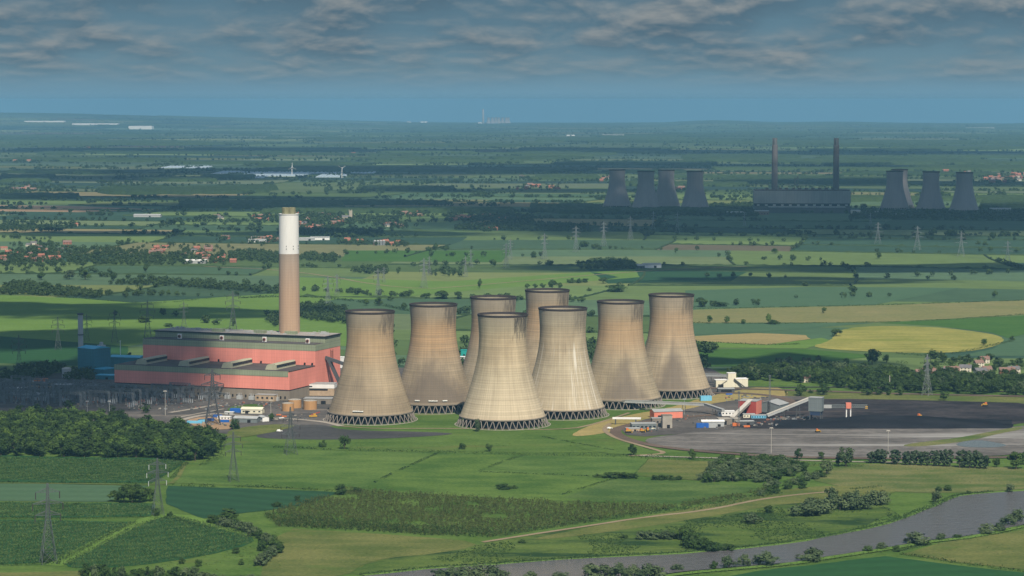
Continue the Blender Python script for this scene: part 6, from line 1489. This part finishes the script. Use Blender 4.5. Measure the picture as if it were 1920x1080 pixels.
hedge([(-40, 905), (60, 906), (150, 906), (285, 907)], 3, 2.2, 'dark edge of the crop below the dense wood')
hedge([(100, 960), (130, 950), (150, 944)], 3, 2.0, 'short hedge crossing the lower left crop', .1)
hedge([(1292, 957), (1340, 950), (1390, 940), (1430, 931), (1462, 925)], 9, 5.0, 'thick hedge along the dusty track, right length', 0, .7)
hedge([(930, 1006), (1000, 994), (1100, 979), (1200, 965), (1292, 955)], 8, 4.2, 'thick hedge along the dusty track, left length', 0, .7)
hedge([(1594, 918), (1620, 917), (1662, 912)], 4, 2.6, 'short dark hedge on the dry meadow', .15)
hedge([(1690, 1040), (1730, 1046), (1800, 1058), (1880, 1068), (1960, 1078)], 4, 3.2, 'dark hedge between the two fields at the lower right')
hedge([(1680, 1036), (1715, 1028), (1790, 1012), (1870, 996), (1940, 985)], 3, 1.8, 'low hedge on top of the right river bank', .2)
hedge([(1800, 661), (1840, 654), (1870, 646), (1900, 640)], 4, 3.5, 'hedge at the lower edge of the yellow field')
hedge([(1680, 664), (1740, 668), (1800, 662)], 4, 3.5, 'hedge right of the lighter tree under the yellow field', .2)
hedge([(1680, 680), (1760, 684), (1850, 688)], 4, 3.5, 'hedge between the oak and the hamlet', .2)
hedge([(1300, 641), (1380, 645), (1440, 648), (1500, 646)], 4, 3, 'hedge below the tan field')
hedge([(1300, 606), (1450, 608), (1640, 605), (1760, 602), (1920, 590)], 4, 2.6, 'long hedge below the thin tan crop', .12)
hedge([(1290, 580), (1420, 578), (1650, 573), (1800, 568), (1920, 564)], 5, 3.2, 'long hedge above the thin tan crop', .1)
hedge([(-20, 550), (100, 556), (220, 566), (300, 570), (430, 556)], 5, 3.0, 'long hedge above the wide shaded pasture', .15)
hedge([(440, 560), (560, 556), (680, 566), (780, 586)], 6, 5.0, 'overgrown hedge between the fields above the brown tower', .2, .9)

# ------------------------------------------------------------------ stuff: crops with height, saplings, reeds
def tufts(name, P, hmin, hmax, wd, per, leaf, m, label=None, top=.9):
    P = np.array(P); n = len(P); k = np.repeat(np.arange(n), per); h = rng.uniform(hmin, hmax, n)[k]
    C = np.column_stack([P[k] + rng.normal(0, wd * .35, (n * per, 2)), np.zeros(n * per)])
    u = rng.uniform(.15, 1, n * per); C[:, 2] = gz(C[:, 0], C[:, 1]) + h * u * top
    N = rng.normal(0, 1, (n * per, 3)); N[:, 2] = np.abs(N[:, 2]) * .5
    Q = leaf_quads(C, np.full(n * per, leaf), N)
    tag(link(name, quads_mesh(name, Q, M[m])), label, kind='stuff')
pl = [(495, 966), (560, 945), (655, 920), (780, 926), (900, 936), (1080, 944), (1250, 950), (1330, 938), (1440, 918), (1440, 926), (1380, 938), (1290, 951), (1180, 968), (1040, 990), (925, 1008), (800, 1004), (700, 996), (600, 992), (520, 988)]
tufts('plantation', [p for p in fill(pl, 2.5, 1.4, 2) if mnoise.noise((p[0] * .05, p[1] * .03, 1)) > -.38], 1.6, 5.2, 1.2, 9, .45, 'leaf_brown')
tufts('plantation', fill([(495, 968), (560, 972), (700, 984), (820, 992), (940, 1000), (925, 1009), (800, 1005), (700, 998), (600, 993), (520, 989)], 3.4, .5, 8), 3.0, 5.5, 1.6, 12, .5, 'leaf_hedge')
for poly in ([(255, 985), (322, 967), (470, 1003), (474, 1018), (380, 1044), (250, 1062), (135, 1067), (124, 1054)], [(-60, 978), (80, 979), (250, 982), (108, 1054), (-60, 1060)], [(-60, 944), (190, 946), (288, 948), (280, 967), (120, 970), (-60, 969)], [(-60, 856), (120, 861), (340, 864), (344, 868), (286, 903), (120, 903), (-60, 900)]):
    tufts('tall_crop', fill(poly, 1.5, .9, 6), 1.0, 2.6, .9, 4, .40, 'leaf_crop')
def along(pts, n, spread, px=True):
    P = chaikin(GP(pts), 1, False); L = [math.dist(P[i], P[i + 1]) for i in range(len(P) - 1)]; T = sum(L); out = []
    for _ in range(n):
        t = random.uniform(0, T); i = 0
        while i < len(L) - 1 and t > L[i]: t -= L[i]; i += 1
        f = t / L[i]; out.append((P[i][0] + (P[i + 1][0] - P[i][0]) * f + random.gauss(0, spread), P[i][1] + (P[i + 1][1] - P[i][1]) * f + random.gauss(0, spread)))
    return out
tufts('reeds', along([(p[0], p[1] - 3) for p in RIV_N[1:-1]], 3800, 2.2), .8, 2.2, .9, 5, .42, 'leaf_reed')
tufts('reeds', along([(p[0], p[1] + 4) for p in RIV_S[1:-3]], 1500, 1.8), .6, 1.6, .9, 5, .40, 'leaf_reed')
M['leaf_marsh'] = foliage('marsh_sedge', (0.014, 0.038, 0.010), (0.050, 0.088, 0.022))
tufts('rough_grass', [p for p in fill([(905, 1022), (1100, 998), (1330, 972), (1480, 950), (1660, 950), (1690, 970), (1500, 1012), (1280, 1034), (950, 1054), (760, 1064)], 3.2, .5, 5) if mnoise.noise((p[0] * .018, p[1] * .009, 2)) + .5 * mnoise.noise((p[0] * .07, p[1] * .03, 5)) > .02], .5, 1.4, 1.8, 8, .5, 'leaf_marsh')

M['leaf_grass'] = foliage('meadow_blades', (0.038, 0.078, 0.015), (0.125, 0.165, 0.042))
MEADOW = []
for poly, sp in (([(490, 1075), (520, 992), (640, 999), (770, 1007), (905, 1019), (860, 1034), (700, 1050), (640, 1080)], 3.6), ([(905, 1022), (1100, 994), (1330, 968), (1470, 940), (1660, 940), (1690, 968), (1440, 1018), (1280, 1034), (950, 1052), (700, 1066)], 4.6),
                 ([(1500, 897), (1590, 872), (1700, 874), (1930, 880), (1930, 914), (1830, 922), (1700, 923), (1580, 914)], 4.2), 
                 ([(1216, 864), (1335, 868), (1312, 901), (1187, 893)], 4.0), ([(1690, 1042), (1760, 1022), (1930, 990), (1930, 1070), (1800, 1056)], 3.4), ([(260, 1066), (480, 1022), (505, 1030), (480, 1075), (300, 1080)], 3.2), ([(560, 828), (1100, 834), (1170, 850), (640, 840)], 4.5)):
    MEADOW += [p for p in fill(poly, sp, 1.2, int(sp * 100)) if mnoise.noise((p[0] * .02, p[1] * .009, 7)) + .6 * mnoise.noise((p[0] * .08, p[1] * .05, 1)) > -.12]
print('meadow', len(MEADOW))
tufts('meadow_grass', MEADOW, .25, .75, 1.5, 4, .42, 'leaf_grass')
# ------------------------------------------------------------------ distant hedges, trees and woods
def bumpy_hedges(lines, hmin, hmax, wd, step):
    V = []; F = []
    for L in lines:
        P = []
        for i in range(len(L) - 1):
            a, b = L[i], L[i + 1]; l = math.dist(a, b); n = max(1, int(l / step))
            for k in range(n): P.append((a[0] + (b[0] - a[0]) * k / n, a[1] + (b[1] - a[1]) * k / n))
        P.append(L[-1])
        d = (L[-1][0] - L[0][0], L[-1][1] - L[0][1]); l = math.hypot(*d) + 1e-6; nx, ny = -d[1] / l, d[0] / l
        for i, p in enumerate(P):
            h = random.uniform(hmin, hmax) * (1.8 if random.random() < .08 else 1); w_ = wd * random.uniform(.7, 1.3) / 2; z = float(gz(*p)); k = len(V)
            V += [(p[0] - nx * w_, p[1] - ny * w_, z), (p[0] - nx * w_ * .8, p[1] - ny * w_ * .8, z + h * .8), (p[0], p[1], z + h), (p[0] + nx * w_ * .8, p[1] + ny * w_ * .8, z + h * .8), (p[0] + nx * w_, p[1] + ny * w_, z)]
            if i: F += [(k - 5 + q, k + q, k + q + 1, k - 4 + q) for q in range(4)]
    return np.array(V), np.array(F)
def spread(lines, per_m, clump=True):
    out = []
    for L in lines:
        for i in range(len(L) - 1):
            a, b = L[i], L[i + 1]; l = math.dist(a, b)
            for _ in range(np.random.default_rng(abs(int(a[0] * 7 + a[1] * 13)) % 99991).poisson(l * per_m)):
                t = random.random(); p = (a[0] + (b[0] - a[0]) * t + random.gauss(0, 2.5), a[1] + (b[1] - a[1]) * t + random.gauss(0, 2.5))
                if not clump or mnoise.noise((p[0] * .0045, p[1] * .0045, 4.2)) > -.05: out.append(p)
    return out
def view_ok(p, m_=.215): return abs(p[0]) < m_ * p[1] + 60
CLEAR = [GP(q) for q in ([(180, 690), (560, 640), (1330, 640), (1960, 690), (1960, 1000), (-60, 1000), (-60, 700)], [(1300, 540), (1930, 535), (1930, 690), (1290, 690)], [(-40, 556), (660, 566), (660, 690), (-40, 690)], [(550, 505), (1200, 505), (1190, 520), (880, 546), (700, 562), (560, 560)])]
def clear(p): return any(inside(p, q) for q in CLEAR)
E = [e for e in edges if view_ok(e[2]) and not (clear(e[0]) or clear(e[2]) or clear(e[4]))]
E.sort(key=lambda e: math.hypot(*e[2]))
near = [e for e in E if math.hypot(*e[2]) < 7000]; far = [e for e in E if 7000 <= math.hypot(*e[2]) < 16000]
random.seed(31)
near = [e for e in near if random.random() < .72]
print('hedges near', len(near), 'far', len(far))
HL = (('dark trimmed field hedge, one of many across the middle distance fields', 'field hedges across the middle distance'),)
for e in near[:200]:
    V, F = bumpy_hedges([e], 1.6, 3.4, 4.4, 9.0); tag(link('field_hedge', quads_mesh('field_hedge', V, M['leaf_far'], F)), HL[0][0], 'hedge', HL[0][1])
rest = near[200:] + [e for e in far if random.random() < .6]
V, F = bumpy_hedges(rest, 2.0, 4.2, 6.0, 16.0); tag(link('distant_hedges', quads_mesh('distant_hedges', V, M['leaf_far'], F)), kind='stuff')
def far_trees(name, P, hmin, hmax, per, leafk):
    P = np.array(P); n = len(P); k = np.repeat(np.arange(n), per); h = rng.uniform(hmin, hmax, n); w_ = h * rng.uniform(.42, .62, n)
    d = rng.normal(0, 1, (n * per, 3)); d /= np.linalg.norm(d, axis=1, keepdims=True); r_ = rng.uniform(.45, 1, n * per) 
    C = np.column_stack([P[k], gz(P[k, 0], P[k, 1])]); C[:, 0] += d[:, 0] * w_[k] * r_; C[:, 1] += d[:, 1] * w_[k] * r_; C[:, 2] += h[k] * (.54 + .44 * d[:, 2] * r_)
    tag(link(name, quads_mesh(name, leaf_quads(C, h[k] * leafk, d, .2), M['leaf_far'])), kind='stuff')
T1 = [p for p in spread([e for e in E if math.hypot(*e[2]) < 6000], .034) if view_ok(p) and not clear(p)]
T2 = [p for p in spread([e for e in E if 6000 <= math.hypot(*e[2]) < 14000], .085) if view_ok(p)]
T3 = [p for p in spread([e for e in E if 14000 <= math.hypot(*e[2]) < 40000], .026) if view_ok(p)]
print('trees', len(T1), len(T2), len(T3))
WOODS_T = [  # woods and belts traced at photo pixels, filled tree by tree
 ([(0, 548), (20, 535), (60, 534), (120, 545), (190, 552), (196, 560), (100, 556), (0, 552)], 11), ([(0, 500), (60, 503), (170, 498), (300, 500), (420, 494), (420, 486), (300, 478), (200, 466), (80, 470), (0, 480)], 21),
 ([(200, 534), (300, 536), (420, 545), (520, 553), (524, 546), (420, 537), (300, 528)], 12), ([(560, 600), (650, 608), (655, 585), (600, 578), (560, 585)], 12), ([(500, 612), (535, 616), (535, 590), (500, 592)], 14),
 ([(560, 488), (630, 494), (640, 482), (580, 478)], 13), ([(430, 488), (520, 494), (530, 480), (470, 472), (430, 476)], 14), ([(660, 512), (725, 516), (725, 504), (670, 504)], 14), ([(800, 518), (870, 521), (865, 506), (820, 508)], 22),
 ([(1082, 506), (1200, 506), (1190, 493), (1130, 490), (1090, 498)], 12), ([(850, 432), (1110, 436), (1110, 426), (960, 418), (860, 425)], 17), ([(520, 443), (720, 442), (720, 435), (600, 432), (530, 436)], 16), ([(560, 420), (740, 423), (760, 408), (600, 404), (560, 408)], 26), ([(870, 415), (1000, 416), (1000, 406), (880, 404)], 24),
 ([(1100, 403), (1420, 408), (1420, 398), (1100, 393)], 15), ([(1590, 412), (1960, 412), (1960, 396), (1600, 399)], 17), ([(1330, 396), (1415, 398), (1415, 384), (1330, 386)], 18), ([(0, 780), (150, 775), (300, 782), (300, 770), (150, 764), (0, 768)], 40), ([(0, 735), (20, 722), (70, 714), (120, 702), (120, 690), (60, 690), (0, 706)], 13), ([(125, 716), (180, 718), (183, 705), (140, 700)], 13),
 ([(655, 690), (760, 690), (760, 640), (740, 615), (700, 620), (655, 650)], 30), ([(855, 700), (880, 700), (880, 640), (855, 640)], 20), ([(1100, 680), (1125, 680), (1110, 640), (1098, 640)], 12), ([(1300, 662), (1345, 664), (1340, 652), (1302, 650)], 15), ([(1300, 700), (1330, 696), (1320, 676), (1302, 676)], 14), ([(0, 434), (120, 436), (120, 428), (30, 424), (0, 426)], 20)]
for poly, sp in WOODS_T:
    P = fill(poly, sp, .5, int(poly[0][0] + poly[0][1]))
    (T1 if poly[0][1] > 470 else T2).extend(P)
# tree rows along hedgerows, traced in the middle distance
ROWS = [(0, 404, 480, 405, 26), (0, 418, 110, 420, 16), (100, 425, 480, 428, 22), (0, 447, 90, 450, 14), (220, 440, 520, 436, 16), (120, 400, 300, 398, 16), (250, 417, 520, 416, 20), (560, 398, 900, 402, 30), (0, 508, 200, 512, 16), (180, 518, 330, 530, 22), (320, 530, 520, 538, 30), (230, 558, 290, 552, 12), (300, 590, 420, 612, 14), (560, 580, 640, 572, 16), (560, 545, 700, 552, 20), (655, 552, 800, 560, 16), (640, 478, 760, 474, 10), (760, 500, 950, 496, 12), (0, 360, 460, 356, 60), (0, 345, 340, 341, 46), (360, 340, 470, 336, 24), (560, 349, 700, 346, 34), (700, 372, 1000, 370, 50), (740, 385, 1000, 383, 46), (500, 366, 700, 362, 34), (900, 340, 1130, 336, 40), (0, 318, 300, 314, 60), (300, 330, 370, 328, 18), (560, 341, 640, 343, 24), (1130, 372, 1420, 370, 40), (1330, 350, 1420, 344, 20), (1600, 372, 1920, 366, 46), (1280, 440, 1560, 444, 16), (1560, 440, 1660, 447, 14), (1740, 438, 1900, 446, 16), (1100, 466, 1300, 470, 10), (1400, 487, 1560, 490, 8), (1300, 520, 1500, 522, 8), (1700, 520, 1920, 512, 10), (1310, 575, 1440, 572, 8), (1700, 668, 1900, 690, 22), (1300, 658, 1340, 663, 10), (1480, 560, 1700, 556, 6)]
for x0, y0, x1, y1, n in ROWS:
    for _ in range(n):
        t = random.random(); t = t + .05 * math.sin(t * 40); q = G(x0 + (x1 - x0) * t, y0 + (y1 - y0) * t + random.gauss(0, .5)); (T1 if y0 > 440 else T2).append(q[:2])
random.shuffle(T1)
for cx, cy_, rx, ry, n, pl_ in VIL:
    for _ in range(n * 6):
        q = G(cx + random.gauss(0, .75) * rx, cy_ + random.gauss(0, .9) * ry + 1.5)
        (T1 if cy_ > 440 else T2).append(q[:2])
far_trees('middle_distance_trees', T1, 6, 13, 60, .14)
far_trees('distant_trees', T2, 8, 14, 22, .22)
far_trees('farthest_trees', T3, 9, 16, 9, .36)
def wood(quad, h0, h1, name='distant_wood'):
    """a bumpy canopy over a four cornered patch (photo pixels: left far, right far, right near, left near)"""
    A, B, C_, D = [np.array(G(*p)[:2]) for p in quad]
    dist = np.hypot(*((A + C_) / 2)); st_ = max(7.0, dist / 1100)
    nu = int(min(260, max(6, np.linalg.norm(B - A) / st_))); nv = int(min(120, max(4, np.linalg.norm(D - A) / st_)))
    u, v = np.meshgrid(np.linspace(0, 1, nu + 1), np.linspace(0, 1, nv + 1), indexing='ij')
    P = (1 - v)[..., None] * ((1 - u)[..., None] * A + u[..., None] * B) + v[..., None] * ((1 - u)[..., None] * D + u[..., None] * C_)
    P = P + rng.normal(0, st_ * .2, P.shape)
    h = rng.uniform(h0, h1, u.shape); edge = np.minimum(np.minimum(u, 1 - u) * nu, np.minimum(v, 1 - v) * nv); h = np.where(edge < .9, -1.0, h)
    gap = np.array([[mnoise.noise((p[0] * .0028, p[1] * .0016, 9)) + .5 * mnoise.noise((p[0] * .011, p[1] * .006, 3)) for p in row] for row in P]); e_ = np.minimum(np.minimum(u, 1 - u) * 3.0, np.minimum(v, 1 - v) * 2.0); h = np.where(gap * .75 + e_ < .30, -1.5, h)
    V = np.column_stack([P.reshape(-1, 2), (gz(P[..., 0], P[..., 1]) + h).ravel()])
    i, j = np.meshgrid(np.arange(nu), np.arange(nv), indexing='ij'); q = (i * (nv + 1) + j).ravel()
    return V, np.stack([q, q + 1, q + nv + 2, q + nv + 1], -1)
BANDS = [(290, 640, 381, 393), (430, 1000, 396, 401), (980, 1140, 386, 400), (1010, 1400, 395, 402), (600, 960, 271, 277), (960, 1275, 278, 290), (1280, 1500, 290, 306), (1490, 1920, 296, 311), (430, 660, 307, 317), (690, 850, 313, 322), (75, 150, 286, 291), (115, 292, 301, 303), (0, 110, 330, 345), (500, 680, 281, 286), (190, 520, 352, 366), (640, 900, 353, 360), (880, 1000, 320, 326), (1000, 1130, 332, 338), (1320, 1700, 336, 346), (1480, 1920, 372, 380), (1100, 1300, 321, 325), (0, 400, 266, 273), (1000, 1300, 262, 266), (1300, 1900, 266, 271), (500, 900, 258, 262), (0, 300, 254, 258), (200, 500, 248, 252), (1100, 1600, 253, 257), (1500, 1900, 280, 284), (300, 560, 286, 290), (380, 480, 331, 336), (0, 160, 366, 374), (1840, 1960, 380, 396), (900, 1120, 296, 300), (1260, 1340, 309, 314), (700, 1000, 302, 305), (160, 260, 283, 287), (620, 900, 381, 385), (250, 400, 336, 341)]
VV = []; FF = []; o_ = 0
for x0, x1, y0, y1 in BANDS:
    k = random.uniform(-2, 2) * .5
    V, F = wood([(x0, y0), (x1, y0 + k), (x1 + 10, y1 + k), (x0 - 10, y1)], 8, 15); VV.append(V); FF.append(F + o_); o_ += len(V)
# woods in some of the far cells
random.seed(77)
for ring in cells:
    d = math.hypot(*ring[0])
    if d > 9500 and view_ok(ring[0]) and random.random() < (.10 if d < 18000 else .26):
        q = [np.array(ring[k]) for k in (12, 8, 4, 0)]
        A, B, C_, D = q; f = random.uniform(.3, 1.0); D2 = A + (D - A) * f; C2 = B + (C_ - B) * f
        st_ = max(9, d / 900); nu = int(min(60, max(4, np.linalg.norm(B - A) / st_))); nv = int(min(40, max(3, np.linalg.norm(D2 - A) / st_)))
        u, v = np.meshgrid(np.linspace(0, 1, nu + 1), np.linspace(0, 1, nv + 1), indexing='ij')
        P = (1 - v)[..., None] * ((1 - u)[..., None] * A + u[..., None] * B) + v[..., None] * ((1 - u)[..., None] * D2 + u[..., None] * C2); P = P + rng.normal(0, st_ * .2, P.shape)
        h = rng.uniform(8, 15, u.shape); edge = np.minimum(np.minimum(u, 1 - u) * nu, np.minimum(v, 1 - v) * nv); h = np.where(edge < .9, -1.0, h)
        V = np.column_stack([P.reshape(-1, 2), (gz(P[..., 0], P[..., 1]) + h + d * 2.5e-5).ravel()]); i, j = np.meshgrid(np.arange(nu), np.arange(nv), indexing='ij'); qq = (i * (nv + 1) + j).ravel()
        VV.append(V); FF.append(np.stack([qq, qq + 1, qq + nv + 2, qq + nv + 1], -1) + o_); o_ += len(V)
tag(link('distant_wood', quads_mesh('distant_wood', np.concatenate(VV), M['leaf_far'], np.concatenate(FF))), kind='stuff')
print('kinds', ntree)

# ------------------------------------------------------------------ loose scrap and stores that nobody could count
def litter(name, spots, cols, smin, smax, seed):
    r = random.Random(seed); b = MB()
    for px, py, sx_, sy__, n in spots:
        for _ in range(n):
            x, y, z, _m = G(px + r.uniform(-1, 1) * sx_, py + r.uniform(-1, 1) * sy__); s_ = r.uniform(smin, smax)
            b.box((x, y, z + .6), (s_ * r.uniform(.6, 2.2), s_ * r.uniform(.5, 1.2), s_ * r.uniform(.3, .9)), r.uniform(0, 3), r.randrange(len(cols)))
    tag(b.build(name, [M[c] for c in cols]), kind='stuff')
litter('scrap', [(1480, 787, 45, 4, 90), (1420, 796, 40, 4, 50), (1340, 800, 40, 5, 36), (1210, 809, 26, 4, 30), (1290, 786, 40, 5, 30), (1400, 748, 40, 6, 26)], ['conc', 'dkgrey', 'dkgrey', 'brick', 'conc_dk', 'steel'], .6, 2.0, 3)
litter('building_materials', [(410, 795, 40, 5, 60), (540, 784, 50, 6, 46), (470, 762, 60, 6, 46), (330, 760, 90, 12, 90), (150, 752, 120, 14, 80)], ['conc', 'conc_dk', 'steel', 'steel', 'dkgrey', 'conc_dk', 'brick'], .6, 1.9, 4)
